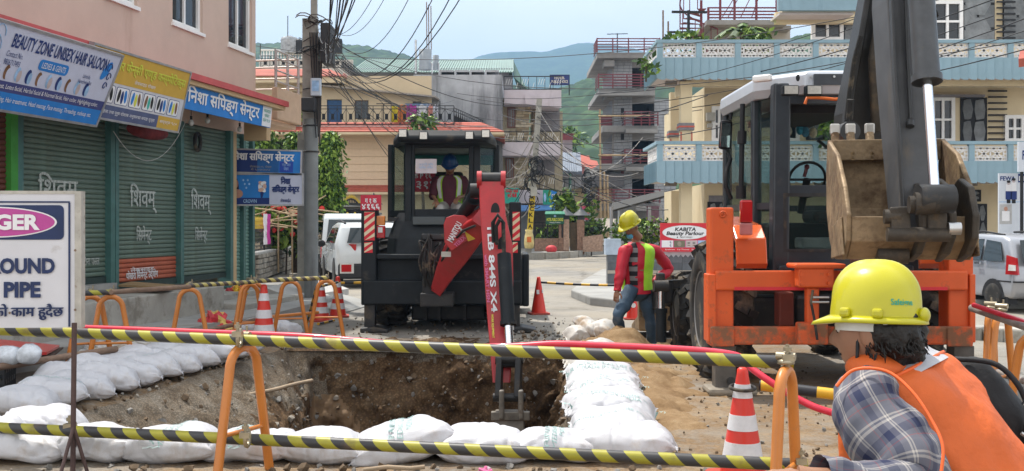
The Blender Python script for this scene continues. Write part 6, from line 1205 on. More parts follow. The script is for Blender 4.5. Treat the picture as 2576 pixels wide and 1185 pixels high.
MB().tube([Q(1242,610,12.55),Q(1240,560,12.5),Q(1252,540,12.45),Q(1266,560,12.5),Q(1268,640,12.45)],.025,8).tube([Q(1250,615,12.5),Q(1248,570,12.45),Q(1258,552,12.42)],.022,8).build('hoses',RUBBER,dip)
mb=MB();mb.cyl(Q(1246,903,11.95),Q(1316,903,11.95),.065,14).build('link_pin',DARKST,red)
for X in(1258,1306):a,b=Q(X,900,11.95),Q(X-4,1000,11.85);MB().beam(a,b,.07,.14).build('tipping_link',DARKST,red,bevel=.01)
MB().cyl(Q(1240,1000,11.85),Q(1322,1000,11.85),.05,14).build('link_pin',DARKST,red)
for X in(1262,1310):p=Q(X,1000,11.8);MB().prism([(p.y-.1,p.z+.1),(p.y+.12,p.z+.08),(p.y+.16,p.z-.24),(p.y-.1,p.z-.24)],'x',p.x-.03,p.x+.03).build('bucket_ear',M('worn_steel',(.23,.21,.18),.5,.4,var=.4,dirt=((.12,.08,.05),.4,6)),red,bevel=.02)
WORN=MATS['worn_steel'];a,b=Q(1240,1045,11.8),Q(1324,1045,11.8)
bk=MB().prism([(a.y-.02,a.z),(a.y+.3,a.z+.02),(a.y+.5,a.z-.25),(a.y+.45,a.z-.62),(a.y+.05,a.z-.75),(a.y-.08,a.z-.45)],'x',a.x+.02,b.x-.02).build('bucket',WORN,red,bevel=.02);MB().bx(a.x-.02,b.x+.04,a.y-.06,a.y+.02,a.z-.05,a.z+.05).build('bucket_lip',WORN,bk,bevel=.01)
# orange framed digger on the right, arm folded upright
E0=9.6;OB=P(2118,985,E0);OB.z=0
orn=thing('backhoe_loader','orange and black backhoe digger with a muddy bucket folded upright','digger',OB)
def Q(X,Y,d):return P(X,Y,d)-OB
ORNG=M('digger_orange',(.62,.095,.018),.5,var=.1,vs=3,dirt=((.13,.07,.045),.34,6),bump=.001,bs=30)
ORND=M('digger_orange_worn',(.52,.085,.02),.6,var=.2,vs=4,dirt=((.15,.1,.06),.75,6),bump=.003,bs=40)
GREYB=M('digger_grey',(.028,.034,.042),.42,var=.2,dirt=((.14,.12,.1),.15,2),coat=.2);SILVR=M('roof_silver',(.5,.52,.56),.35,.3,var=.06,dirt=((.25,.24,.22),.15,3))
ARMB=M('arm_black',(.042,.043,.045),.45,.2,var=.3,vs=3,dirt=((.13,.105,.08),.3,2.2),streak=True,bump=.002)
MUD=M('muddy_steel',(.25,.175,.10),.6,.25,var=.4,vs=4,dirt=((.09,.05,.027),.62,3.2),bump=.006,bs=25);MUDD=M('muddy_dark',(.06,.05,.04),.55,.4,var=.35,dirt=((.16,.115,.07),.4,6),bump=.004)
def fr(nm,X0,X1,Y0,Y1,d0,d1,m,bev=.018):mb=MB();qb(mb,X0,X1,Y0,Y1,d0,d1);return mb.build(nm,m,orn,bevel=bev)
fr('stabiliser_housing',1788,1846,522,872,E0,E0+.24,ORNG);fr('stabiliser_housing',2386,2450,534,870,E0,E0+.24,ORNG)
fr('mounting_plate',1782,1802,690,862,E0-.04,E0+.2,ORNG,.01);fr('mounting_plate',2440,2455,690,862,E0-.04,E0+.2,ORNG,.01)
fr('upper_rail',1800,2436,681,731,E0-.05,E0-.002,ORNG);fr('upper_rail_return',1846,2386,686,728,E0+.002,E0+.22,ORNG);fr('red_stripe',1848,2384,722,730,E0-.056,E0-.051,INKR,0)
fr('lower_rail',1788,2446,822,868,E0-.08,E0-.002,ORND);fr('lower_rail_return',1846,2386,826,864,E0+.002,E0+.22,ORND);fr('foot_plate',1790,1848,822,872,E0-.1,E0-.082,ORND,.01);fr('foot_plate',2384,2448,822,872,E0-.1,E0-.082,ORND,.01)
fr('slide_plate',2008,2100,674,724,E0-.2,E0-.06,ORNG);fr('slide_top',2000,2130,664,676,E0-.22,E0+.1,ORNG);fr('slide_post',2030,2062,724,826,E0-.16,E0-.06,ORNG);fr('slide_foot',2008,2085,812,868,E0-.2,E0-.085,ORND)
fr('slide_plate',2160,2260,674,830,E0-.18,E0-.06,ORNG)
for X,Y in((2016,690),(2016,712),(2086,690),(2086,712)):p=Q(X,Y,E0-.21);MB().cyl(p,p+Vector((0,-.02,0)),.018,8).build('bolt',ORNG,orn)
p=Q(1818,540,E0);MB().tube([(p.x+.035*math.cos(t)*(1-t/14),p.y-.01,p.z+.035*math.sin(t)*(1-t/14))for t in[k*.5 for k in range(20)]],.008,5).build('cast_ring',ORNG,orn)
for X,Xf,Y,lab_ in((1818,1835,995,0),(2418,2418,985,1)):
 mb=MB();qb(mb,X-26+8,X+26+8,870,985,E0+.02,E0+.2);mb.build('stabiliser_leg',M('leg_steel',(.11,.1,.09),.6,.3,var=.3,dirt=((.2,.15,.1),.4,4)),orn,bevel=.01)
 p=Q(Xf,0,E0+.1);o=MB().box((p.x,p.y,.035),(.46,.36,.07)).build('stabiliser_foot',M('foot_steel',(.22,.19,.15),.7,var=.3),orn,bevel=.03);MB().cyl((p.x,p.y-.1,.13),(p.x,p.y+.1,.13),.04,10).build('foot_pin',DARKST,o)
MB().tube([Q(2045,730,E0-.22),Q(2040,760,E0-.24),Q(2048,800,E0-.24),Q(2056,855,E0-.24)],.012,6).build('hose',RUBBER,orn);mb=MB();[mb.cyl(Q(2042,Y,E0-.2),Q(2085,Y,E0-.2),.012,6)for Y in(748,760)];mb.build('pipe',STEEL,orn)
zs_=Q(0,672,10.3).z;zt_=Q(0,222,10.3).z
A=lambda X,d:(Q(X,500,d).x,d-E0)
c0,c1,c2,c3=A(1962,10.3),A(2290,10.3),(A(1962,10.3)[0]-.12,10.75-E0),(A(1962,10.3)[0]-.12,12.2-E0);c4=(c1[0]+.12,c2[1]);c5=(c4[0],c3[1])
for p,w in((c0,.17),(c1,.17),(c2,.1),(c3,.1),(c4,.1),(c5,.1)):MB().beam((p[0],p[1]+.05,zs_-.1),(p[0]+(.02 if p is c0 else 0),p[1]+.05,zt_+.05),w,w).build('cab_pillar',GREYB,orn,bevel=.02)
mb=MB();X=lambda v:Q(v,500,10.3).x;Z=lambda y:Q(0,y,10.3).z;yb=10.3-E0
wall_open(mb,c0[0]-.05,c1[0]+.05,Z(672),Z(214),yb-.03,yb+.05,[(X(1973),X(2250),Z(466),Z(262)),(X(1975),X(2250),Z(627),Z(494))]);mb.build('rear_wall',GREYB,orn,bevel=.012)
MB().bx(X(1975),X(2250),yb+.02,yb+.03,Z(627),Z(494)).build('lower_window',GLASST,orn);o=MB();wall_open(o,X(1968),X(2255),Z(634),Z(486),yb-.036,yb-.031,[(X(1976),X(2248),Z(626),Z(495))]);o.build('window_trim',DARKST,orn)
for p,q in((c0,c2),(c2,c3),(c3,c5),(c5,c4),(c1,c4)):
 a,b=Vector((p[0],p[1]+.05,zs_)),Vector((q[0],q[1]+.05,zs_));u_=Vector((0,0,zt_-zs_));MB().slab(a,b,b+u_,a+u_,.012).build('cab_glass',GLASST,orn)
 for z in(zs_+.03,zs_+.62,zt_-.04):MB().beam(Vector((a.x,a.y,z)),Vector((b.x,b.y,z)),.05,.07).build('cab_rail',GREYB,orn)
MB().bx(c2[0],c4[0],yb+.1,c3[1],zs_-.12,zs_-.02).build('cab_floor',GREYB,orn)
zr0,zr1=Q(0,222,10.2).z,Q(0,177,10.2).z
def roofring(e,z):x0,x1=c2[0]-.05-e,c4[0]+.05+e;y0,y1=10.15-E0-e,12.3-E0+e;m=.4;return[(x0+m,y0,z),(x1-m,y0,z),(x1,y0+m*1.2,z),(x1,y1,z),(x0,y1,z),(x0,y0+m*1.2,z)]
MB().loft([roofring(0,zr0-.06),roofring(.03,zr0+.02),roofring(.02,zr1-.03),roofring(-.06,zr1)],0,True,False).build('cab_roof',SILVR,orn,bevel=.03,seg=3)
y=10.15-E0-.04;MB().bx(X(2034),X(2250),y-.01,y+.02,zr0+.02,zr1-.05).build('roof_panel',M('panel_dark',(.05,.055,.065),.5),orn);p=Q(2007,196,10.1);disc(orn,p.x,p.z,.02,.035,INKK,y-.012,'roof_latch')
for Xx in(2041,2098):p=Q(Xx,193,10.1);MB().cyl((p.x,y-.02,p.z),(p.x,y,p.z),.012,8).build('rivet',STEEL,orn)
p=Q(1915,199,10.4);MB().box(p+Vector((0,-.05,0)),(.2,.08,.07),mxrot(0,0,R(-40))).build('grab_handle',WHITE,orn,bevel=.02)
for X0 in(1987,2045):lamp(orn,Q(X0,228,10.02),.16,.1)
MB().tube([Q(2025,262,10.0),Q(2030,246,10.0),Q(2060,246,10.0),Q(2100,250,10.0),Q(2142,246,10.0)],.016,6).build('orange_cable',M('cable_orange',(.6,.13,.02),.5),orn)
sw_=Vector(Q(2030,452,11.2));rt=mxrot(R(-68),0,0)
o=MB().tube([sw_+rt@Vector((.2*math.cos(t),.2*math.sin(t),0))for t in[k*math.pi/12 for k in range(24)]],.016,8,closed=True).tube([sw_+rt@Vector((-.19,0,0)),sw_,sw_+rt@Vector((.19,0,0))],.014,6).cyl(sw_,sw_+Vector((.0,.25,-.35)),.04,10).build('steering_wheel',INKK,orn);MB().ball(sw_+Vector((0,0,.14)),.03,8,6).cyl(sw_+Vector((0,0,.14)),sw_+Vector((-.03,.0,.03)),.02,8).build('spinner_knob',M('knob_maroon',(.1,.015,.02),.4),o)
st=M('seat_black',(1,1,1));s_=MB().box(Q(2090,545,11.0),(.5,.5,.14)).build('seat',st,orn,bevel=.05);MB().slab(Q(2085,468,10.9),Q(2150,468,10.9),Q(2150,402,10.75),Q(2105,402,10.75),.1).build('backrest',st,s_,bevel=.03);MB().bx(X(1990),X(2240),11.2-E0,12.0-E0,zs_,Z(560)).build('console',st,orn,bevel=.05);MB().box(Q(2080,612,10.7),(.6,.3,.12)).build('grey_box',M('box_pale',(.3,.3,.3),.6),orn,bevel=.02)
mb=MB();[mb.tube([Q(2080+14*k,570,10.8),Q(2076+15*k,530,10.8),Q(2090+8*k,500,10.8)],.014,6)for k in range(4)];mb.build('control_lever',INKK,orn)
mb=MB();qb(mb,1973,2150,264,284,10.5,12.1);mb.build('headlining',M('headlining',(.02,.018,.018),.9),orn);MB().slab(Q(1975,306,11.9),Q(2062,306,11.9),Q(2100,285,10.6),Q(1975,285,10.6),.02).build('sun_visor',M('visor_brown',(.12,.07,.05),.8),orn)
for k,(Xx,Y,c_)in enumerate(((1983,330,(.5,.46,.36)),(2012,326,(.05,.3,.45)),(2026,332,(.08,.25,.38)),(2046,334,(.55,.5,.36)))):p=Q(Xx,Y,12.0);MB().ball(p,(.045,.02,.065),8,6).cyl(p,p+Vector((0,0,.14)),.004,4).build('window_charm',M('charm_%d'%k,c_,.7,var=.4,vs=30),orn)
MB().beam(Q(2056,352,12.0),Q(2120,402,12.0),.03,.03).build('wiper_arm',INKK,orn)
MB().box(Q(2075,280,10.9),(.26,.03,.1)).build('interior_mirror',DARKST,orn)
mx=Q(1825,340,11.9);MB().box(mx,(.16,.06,.34),mxrot(0,R(4),R(18))).build('side_mirror',INKK,orn,bevel=.03);MB().box(mx+Vector((-.008,-.034,0)),(.12,.008,.28),mxrot(0,R(4),R(18))).build('mirror_glass',M('mirror',(.8,.82,.85),.03,1.,var=.02),orn)
MB().tube([Q(1830,385,11.9),Q(1838,400,11.85),Q(1828,430,11.8),Q(1826,470,11.75),Q(1840,500,11.8)],.025,8).build('mirror_arm',INKK,orn);MB().tube([Q(1838,300,11.9),Q(1842,260,11.9),Q(1848,250,11.9)],.02,8).build('mirror_arm',INKK,orn)
MB().tube([Q(1868,262,11.0),Q(1866,380,10.95),Q(1864,500,10.95)],.028,8).cyl(Q(1867,330,10.95),Q(1866,362,10.95),.05,10).cyl(Q(1864,468,10.95),Q(1864,500,10.95),.055,10).build('exhaust_stack',INKK,orn)
tb_=fr('tail_lamp',1868,1892,502,592,E0+.35,E0+.46,M('lamp_shell',(.03,.01,.01),.5),.01);mb=MB();qb(mb,1863,1894,504,560,E0+.3,E0+.36);mb.build('red_lens',TLR,tb_,bevel=.015);mb=MB();qb(mb,1863,1894,561,592,E0+.3,E0+.36);mb.build('pink_lens',M('lens_pink',(.5,.2,.2),.2,coat=.4),tb_,bevel=.015)
for X0,X1,nm in((1846,1922,'fender'),(2300,2380,'fender')):
 a,b=Q(X0,600,10.15),Q(X1,600,10.15);rings=[]
 for y_,z_ in((10.0,Q(0,662,10.1).z),(10.05,Q(0,600,10.1).z),(10.25,Q(0,566,10.1).z),(11.0,Q(0,556,10.1).z+.05),(11.5,Q(0,600,10.1).z)):rings.append([(a.x,y_-E0,z_),(b.x,y_-E0,z_),(b.x,y_-E0+.05,z_-.05),(a.x,y_-E0+.05,z_-.05)])
 MB().loft(rings,0,True,False).build(nm,M('fender_orange',(.66,.12,.03),.22,var=.05,coat=.8),orn,bevel=.02)
fr('rear_cowl',1960,2300,668,690,10.2,11.5,GREYB)
RIMG=M('rim_grey',(1,1,1))
lx=Q(1790,0,10.8).x-.02;big_tyre(orn,(lx+.12,10.85-E0,.70),.72,.44,RIMG,.05);big_tyre(orn,(lx+2.05,10.85-E0,.70),.72,.44,RIMG,.05)
fx=Q(1725,0,12.9).x;big_tyre(orn,(fx+.02,12.75-E0,.5),.5,.36,RIMG,.04,16);big_tyre(orn,(fx+1.75,12.75-E0,.5),.5,.36,RIMG,.04,16)
MB().bx(lx+.3,lx+1.9,10.6-E0,11.1-E0,.5,.85).bx(lx+.75,lx+1.4,10.2-E0,13-E0,.5,.9).build('chassis',DARKST,orn,bevel=.04);fr('inner_frame',1960,1998,735,822,10.0,10.2,M('inner_red',(.16,.035,.02),.6));fr('inner_frame',2120,2150,735,822,10.0,10.2,MATS['inner_red'])
la=MB().prism([(12.4-E0,.9),(14.4-E0,.55),(14.4-E0,.3),(12.4-E0,.65)],'x',lx-.26,lx-.14).build('loader_arm',DARKST,orn,bevel=.02);ram(orn,Q(1663,860,12.2),Q(1663,720,12.2),.065,.6);MB().bx(Q(1652,0,12.3).x,Q(1672,0,12.3).x,12.25-E0,12.4-E0,.3,1.02).build('ram_bracket',DARKST,orn,bevel=.02);MB().beam(Q(1660,716,12.4),Q(1760,712,12.6),.08,.1).build('loader_tie',DARKST,orn)
MB().prism([(14.4-E0,.1),(15.3-E0,.05),(15.3-E0,.12),(14.6-E0,.3),(14.5-E0,.9),(14.4-E0,.9)],'x',lx-.3,lx+2.35).build('loader_bucket',MUD,orn,bevel=.02)
def plank(nm,secs,m,par=None,bev=.015):
 rings=[]
 for Y,X0,X1,d,t in secs:a,b=Q(X0,Y,d),Q(X1,Y,d);rings.append([(a.x,a.y,a.z),(b.x,a.y,a.z),(b.x,a.y+t,a.z),(a.x,a.y+t,a.z)])
 return MB().loft(rings,0,True,False).build(nm,m,par or orn,bevel=bev)
king=fr('king_post',2165,2255,640,860,9.15,9.4,MUDD,.03)
bo=plank('boom',[(-190,2215,2330,8.5,.3),(-60,2200,2330,8.5,.36),(120,2168,2290,8.6,.4),(280,2135,2275,8.8,.42),(420,2128,2270,9.0,.4),(560,2150,2270,9.1,.34),(690,2170,2270,9.15,.3)],ARMB)
plank('boom_rib',[(-60,2222,2262,8.42,.06),(150,2188,2230,8.52,.06),(330,2196,2240,8.74,.06)],MUDD,bo);plank('boom_rib',[(-60,2186,2200,8.44,.1),(120,2156,2170,8.54,.1),(310,2124,2138,8.76,.1)],ARMB,bo)
p=Q(2132,334,8.75);MB().cyl(p+Vector((-.05,-.05,0)),p+Vector((.03,-.05,0)),.09,18).cyl(p+Vector((-.02,-.14,0)),p+Vector((-.02,-.02,0)),.085,18).build('pivot_boss',ARMB,bo)
MB().tube([Q(2166,90,8.45),Q(2150,150,8.5),Q(2138,230,8.6),Q(2130,300,8.65)],.022,8).tube([Q(2140,250,8.55),Q(2137,300,8.6)],.03,8).build('hoses',RUBBER,bo)
dpr=plank('dipper',[(-180,2236,2330,7.6,.3),(0,2232,2318,7.55,.34),(200,2246,2330,7.4,.34),(400,2262,2345,7.25,.32),(540,2268,2340,7.15,.26),(600,2280,2330,7.1,.2)],M('arm_grey',(.075,.076,.08),.5,.2,var=.3,vs=2.5,dirt=((.17,.13,.085),.35,2.6),streak=True))
plank('dipper_flange',[(-60,2240,2246,7.52,.06),(200,2252,2258,7.34,.06),(400,2266,2272,7.19,.06),(540,2274,2280,7.09,.06)],ARMB,dpr)
ram(orn,Q(2308,-150,7.35),Q(2352,500,6.9),.09,.565,.034,M('ram_body',(.07,.073,.078),.4,.3,var=.2,dirt=((.12,.09,.06),.2,4)));MB().tube([Q(2278,-20,7.53),Q(2284,150,7.42),Q(2292,300,7.3)],.016,6).cyl(Q(2290,305,7.3),Q(2290,318,7.28),.03,8).build('grease_pipe',ARMB,dpr)
MB().tube([Q(2332,-10,7.7),Q(2345,20,7.6),Q(2340,40,7.6),Q(2356,34,7.6)],.03,8).build('hose_stub',RUBBER,dpr)
bd_=7.5
def side(Xs,d0):return[Q(x,y,d0)for x,y in Xs]
bw0,bw1=Q(2133,400,bd_),Q(2392,400,bd_)
sideprof=[(8.05,338),(8.12,400),(8.1,520),(7.95,600),(7.7,640),(7.38,640),(7.2,600),(7.2,545)]
def bz(Y):return Q(0,Y,bd_).z
xl,xr=bw0.x,Q(2412,400,bd_).x
mb=MB();ins=[]
for d_,Y in sideprof:ins.append((d_-E0,bz(Y)))
rings=[[(xl+(.03 if k<2 else 0),y,z)for k in(0,)]for y,z in ins]
mb=MB();n=len(ins);thick=.035
vs=[]
for i,(y,z)in enumerate(ins):
 a=Vector(ins[max(0,i-1)]);b=Vector(ins[min(n-1,i+1)]);t=(b-a).normalized();nn=Vector((-t.y,t.x))*thick
 vs+=[(xl,y,z),(xr,y,z),(xr,y+nn.x,z+nn.y),(xl,y+nn.x,z+nn.y)]
fs=[(4*i+j,4*i+(j+1)%4,4*i+4+(j+1)%4,4*i+4+j)for i in range(n-1)for j in range(4)]+[(3,2,1,0),(4*n-4,4*n-3,4*n-2,4*n-1)]
bk=mb.add(vs,fs).build('bucket',MUD,orn,bevel=.008);pv0=Vector(((xl+xr)/2,7.6-E0,0));rz0=Matrix.Rotation(R(-9),3,'Z');bk.location=pv0-rz0@pv0;bk.rotation_euler=(0,0,R(-9))
cheek=[(8.07-E0,bz(334)),(8.14-E0,bz(420)),(8.12-E0,bz(530)),(7.96-E0,bz(612)),(7.7-E0,bz(655)),(7.36-E0,bz(652)),(7.16-E0,bz(605)),(7.14-E0,bz(540)),(7.3-E0,bz(470)),(7.62-E0,bz(385))]
for x0,x1,nm in((xl-.035,xl-.001,'bucket_cheek'),(xr+.001,xr+.04,'bucket_cheek')):MB().prism(cheek,'x',x0,x1).build(nm,MUD,bk,bevel=.012)
for x0,x1 in((xl-.055,xl-.036),(xr+.041,xr+.06)):MB().prism([(y,z)for y,z in((7.2-E0,bz(640)),(7.75-E0,bz(655)),(7.7-E0,bz(570)),(7.3-E0,bz(545)))],'x',x0,x1).build('wear_plate',MUD,bk,bevel=.01)
for X in(2143,2184,2234,2300,2370):
 p=Q(X,300,bd_);x=p.x;t_=MB().prism([(8.03-E0,bz(392)),(8.12-E0,bz(392)),(8.13-E0,bz(340)),(8.16-E0,bz(306)),(8.12-E0,bz(296)),(8.06-E0,bz(324)),(8.02-E0,bz(352))],'x',x-.028,x+.028).build('bucket_tooth',MUD,bk,bevel=.012);MB().box((x,8.11-E0,bz(304)),(.075,.05,.085)).build('tooth_tip',M('worn_tip',(.5,.48,.45),.4,.5,var=.2),t_,bevel=.012)
 for Y in(374,386):MB().cyl((x,8.0-E0,bz(Y)),(x,8.05-E0,bz(Y)),.016,8).build('bolt',M('bolt_brass',(.3,.2,.1),.5,.5),t_)
MB().bx(xl+.001,xr-.001,8.05-E0-.05,8.05-E0-.005,bz(392),bz(336)).build('lip_plate',MUD,bk,bevel=.008)
for X,w in((2288,.05),(2352,.05),(2402,.05)):
 pts=[Q(X,y,d_)for y,d_ in((470,7.5),(450,7.35),(470,7.1),(540,6.98),(600,7.0),(640,7.15),(660,7.4),(600,7.5))];MB().prism([(p.y,p.z)for p in pts],'x',pts[0].x-w/2,pts[0].x+w/2).build('hanger_plate',MUDD,bk,bevel=.015)
for Y,d_,r_,X0,X1 in((515,6.9,.06,2330,2402),(512,6.88,.075,2345,2390),(590,7.0,.05,2270,2420),(545,7.02,.05,2262,2300),(640,7.3,.07,2225,2300)):MB().cyl(Q(X0,Y,d_),Q(X1,Y,d_),r_,16).build('link_pin',MUDD,bk)
p=Q(2418,575,6.98);MB().cyl(p,p+Vector((.08,0,0)),.045,12).build('pin_end',STEEL,bk)
for X in(2300,2388):MB().beam(Q(X,520,7.0),Q(X+4,600,7.0),.05,.13).build('tipping_link',MUDD,bk,bevel=.012)
# sandbags
from mathutils.bvhtree import BVHTree
BAGM=M('bag_white',(.52,.52,.545),.42,var=.07,vs=5,dirt=((.36,.28,.2),.27,2.4),bump=.002,bs=260,spec=.5);BAGINK=M('bag_ink',(.3,.45,.43),.7,var=.4,vs=60);BAGD=M('bag_dusty',(.5,.48,.45),.5,var=.08,vs=5,dirt=((.36,.24,.13),.5,3.5),bump=.002,bs=200)
def bag_mesh(seed,mat,L_=.31,W=.225,H=.125):
 n,m=56,48;vs=[];sd_=Vector((seed*7.3,seed*3.1,0))
 for i in range(n+1):
  t=-1+2*i/n;e=max(0,1-abs(t)**3.4);pin=e**.55
  for j in range(m):
   a=2*math.pi*j/m;ca,sa=math.cos(a),math.sin(a);y=math.copysign(abs(ca)**.7,ca)*W*(.7+.3*pin);z=math.copysign(abs(sa)**.8,sa)*H*(pin*.97+.03)*(.55 if sa<0 else 1)
   x=t*L_*(1-.07*(1-abs(ca)));p=Vector((x,y,z));q=p+sd_;end=t*t
   fold=1-abs(noise.noise(Vector((a*3.2,t*1.1+seed,seed))))*2.6;fold=max(0,fold)**2*(.3+.9*end)
   cr_2=max(0,1-abs(noise.noise(Vector((x*6+y*4,y*7-x*3,z*4+seed*3))))*5)**2
   wr=-.016*fold-.012*cr_2+fbm(q,5,3)*.018
   p+=Vector((0,ca,sa))*wr*(1 if sa>-.4 else .3)*min(1,pin*2+.2);p.z+=.035*noise.noise(Vector((x*4,y*4,seed*2.2)))+H*.55
   vs.append(p)
 mb=MB();mb.add(vs,[(i*m+j,i*m+(j+1)%m,(i+1)*m+(j+1)%m,(i+1)*m+j)for i in range(n)for j in range(m)],0,True)
 for sx in(0,n):
  r=vs[sx*m:(sx+1)*m];s_=1 if sx else-1;top=[r[j]for j in range(0,m//2+1)];ext=[p+Vector((s_*(.014+.006*math.sin(k*1.3+seed)),0,-.012+.012*math.sin(k*.9+seed)))for k,p in enumerate(top)];k=len(top)
  mb.add(top+ext,[(i,i+1,k+i+1,k+i)for i in range(k-1)],0,True)
 return mb.mesh('sandbag',mat)
BAGS=[bag_mesh(s,BAGM)for s in range(7)]+[bag_mesh(s+20,BAGD)for s in range(3)]
_tree={}
def print_bag(o,lines,h=.028,dx=0,dy=0,rz=0):
 me=o.data
 if me.name not in _tree:_tree[me.name]=BVHTree.FromPolygons([v.co.copy()for v in me.vertices],[tuple(p.vertices)for p in me.polygons])
 tm=text_mesh(lines,h*(1.7*lines.count('\n')+1),None);c,s_=math.cos(rz),math.sin(rz);ok=False
 for v in tm.vertices:
  x,y=v.co.x*c-v.co.z*s_+dx,v.co.x*s_+v.co.z*c+dy;hit=_tree[me.name].ray_cast(Vector((x,y,.6)),Vector((0,0,-1)));v.co=Vector((x,y,(hit[0].z if hit[0]else .1)+.004))
 tm.materials.append(BAGINK);link('printing',tm,o)
nb=[0]
def bag(c,rz,label,group,tilt=(0,0),s=(1,1,1),var=None,pr=None):
 me=BAGS[(nb[0]*3+1)%7 if var is None else var];nb[0]+=1
 o=link('sandbag',me);o.location=c;o.rotation_euler=(tilt[0],tilt[1],rz);o.scale=s;tag(o,label,'sandbag',group)
 if pr:print_bag(o,*pr)
 return o
PR=['CHIRIPAL INDUSTRIES LIMITED\nAHMEDABAD GUJARAT INDIA\nMADE IN INDIA','FOR INDUSTRIAL USE ONLY','(FOR INDUSTRIAL USE ONLY)\nMADE IN INDIA']
g='sandbags in the front row'
lay=['left end of the front row, lower bag under the danger sign','next to the bag under the danger sign','third of the front row','behind the near orange stand','right after the near orange stand','with pale green print and a tied ear','below the digging bucket','one before the corner bag','big corner bag where the front row meets the right row']
fx_=[(52,.31,1.0),(245,.3,1.02),(432,.32,1.05),(625,.32,.98),(800,.3,.95),(1012,.36,1.12),(1213,.32,1.0),(1392,.3,.9)]
for i,(X,hl,hz_)in enumerate(fx_):
 d_=6.98-.0*i;x=xx(X,6.9);bag((x,d_+.03*(i%2),-.01),R(random.uniform(-7,7))+(R(7)if i==5 else 0),'white sandbag, '+lay[i],g,(R(-4),R(random.uniform(-4,4)-(7 if i==5 else 0))),(hl/.30,1.08,1.22*hz_),None,(PR[0],.03,.02,.02,R(80))if i in(2,3,5,7)else None)
bag((xx(1575,7.0),7.05,0),R(-12),'big white sandbag at the corner of the front row and right row',g,(R(-5),R(4)),(1.12,1.2,1.3),2)
bag((xx(95,7.5),7.55,.03),R(4),'white sandbag lying behind the left end of the front row',g,(0,0),(1.0,.9,1.2))
bag((xx(-60,7.1),7.1,.02),R(20),'white sandbag cut by the left edge of the picture',g,(0,0),(1.1,1,1.4))
ro_=['nearest the corner bag','second from the corner bag','third from the corner bag, lettered in blue','fourth from the corner bag','fifth from the corner bag','sixth from the corner bag','seventh, near the soil cover','eighth, half under brown soil','ninth, half under brown soil','tenth, mostly under soil','eleventh, below the upper barrier pole']
for i in range(11):
 t=i/10;y=7.45+t*4.6;x=.74+.22*t+random.uniform(-.02,.02)
 bag((x,y,.02+.03*(1-t)+.015*(i%2)),R(random.uniform(-6,6)),'white sandbag of the right row, '+ro_[i],'sandbags in the right row',(R(9),R(random.uniform(-4,4))),(1.0+.08*(i%3),1.0,1.1+.15*(i%2)),(i%7)if i<7 else 7+i%3,(PR[1+i%2],.035,0,-.03,R(random.uniform(-4,4)))if i<6 else None)
for i,(X,Y,z,rz,la)in enumerate(((1478,842,.12,120,'torn white sandbag standing on end at the far corner of the pit'),(1512,848,.1,-40,'crumpled white sandbag sliding down under the worker’s boot'),(1468,862,.02,20,'white sandbag low at the far end of the right row'))):
 p=G(X,Y,z);bag((p.x,p.y,z),R(rz),la.replace('’',"'"),'sandbags by the standing worker',(R(20),R(-18+10*i)),(.9,.75,1.1),7+i)
A_,B_=Vector((-4.12,8.55,0)),Vector((-3.42,12.3,0));dv=(B_-A_).normalized();an_=math.atan2(dv.y,dv.x)
for i in range(10):
 p=A_+dv*(i*.415);bag((p.x,p.y,.02+.02*(i%2)),an_+R(-62+random.uniform(-6,6)),'%s white sandbag along the left pit edge, counted from the sign post'%ORD(i),'sandbags along the left pit edge',(R(random.uniform(-3,3)),R(8)),(1.0,1.0,1.2),None,(PR[1],.03,0,0,.2)if i in(1,5)else None)
for i in range(7):
 p=A_+dv*(i*.43+1.1)+Vector((-.3,.1,0));bag((p.x,p.y,.06+.03*(i%2)),an_+R(-58+random.uniform(-8,8)),'%s white sandbag of the rear left row, counted from the sign post'%ORD(i),'sandbags of the rear left row',(R(random.uniform(-4,4)),R(6)),(1.0,1.0,1.15))
for i,(X,Y,z,rz,sc,la)in enumerate(((600,880,.05,60,1,'white sandbag at the far end of the left row, beside the red lip of hose'),(668,836,.05,8,1.35,'long flat white sandbag by the crumpled red and yellow sack'),(560,895,.1,20,.9,'white sandbag end on at the far left corner of the pit'),(705,842,.02,-20,.9,'small white sandbag at the left rear of the pit, near the first cone'))):
 p=G(X,Y,z);bag((p.x,p.y,z-.03),R(rz),la,'loose sandbags at the far left corner',(0,0),(sc,1,1.2))
mound('soil_cover','brown soil thrown over the far sandbags of the right row',.62,1.32,10.7,13.9,lambda x,y:(.2+.06*fbm((x,y,1),3)+.05*fbm((x,y,6),9))*max(0,1-((x-.97)/.33)**2)*max(.15,1-max(0,y-12.3)/1.2)*(.8+.5*math.sin(y*6)),OCHRE,40,90)
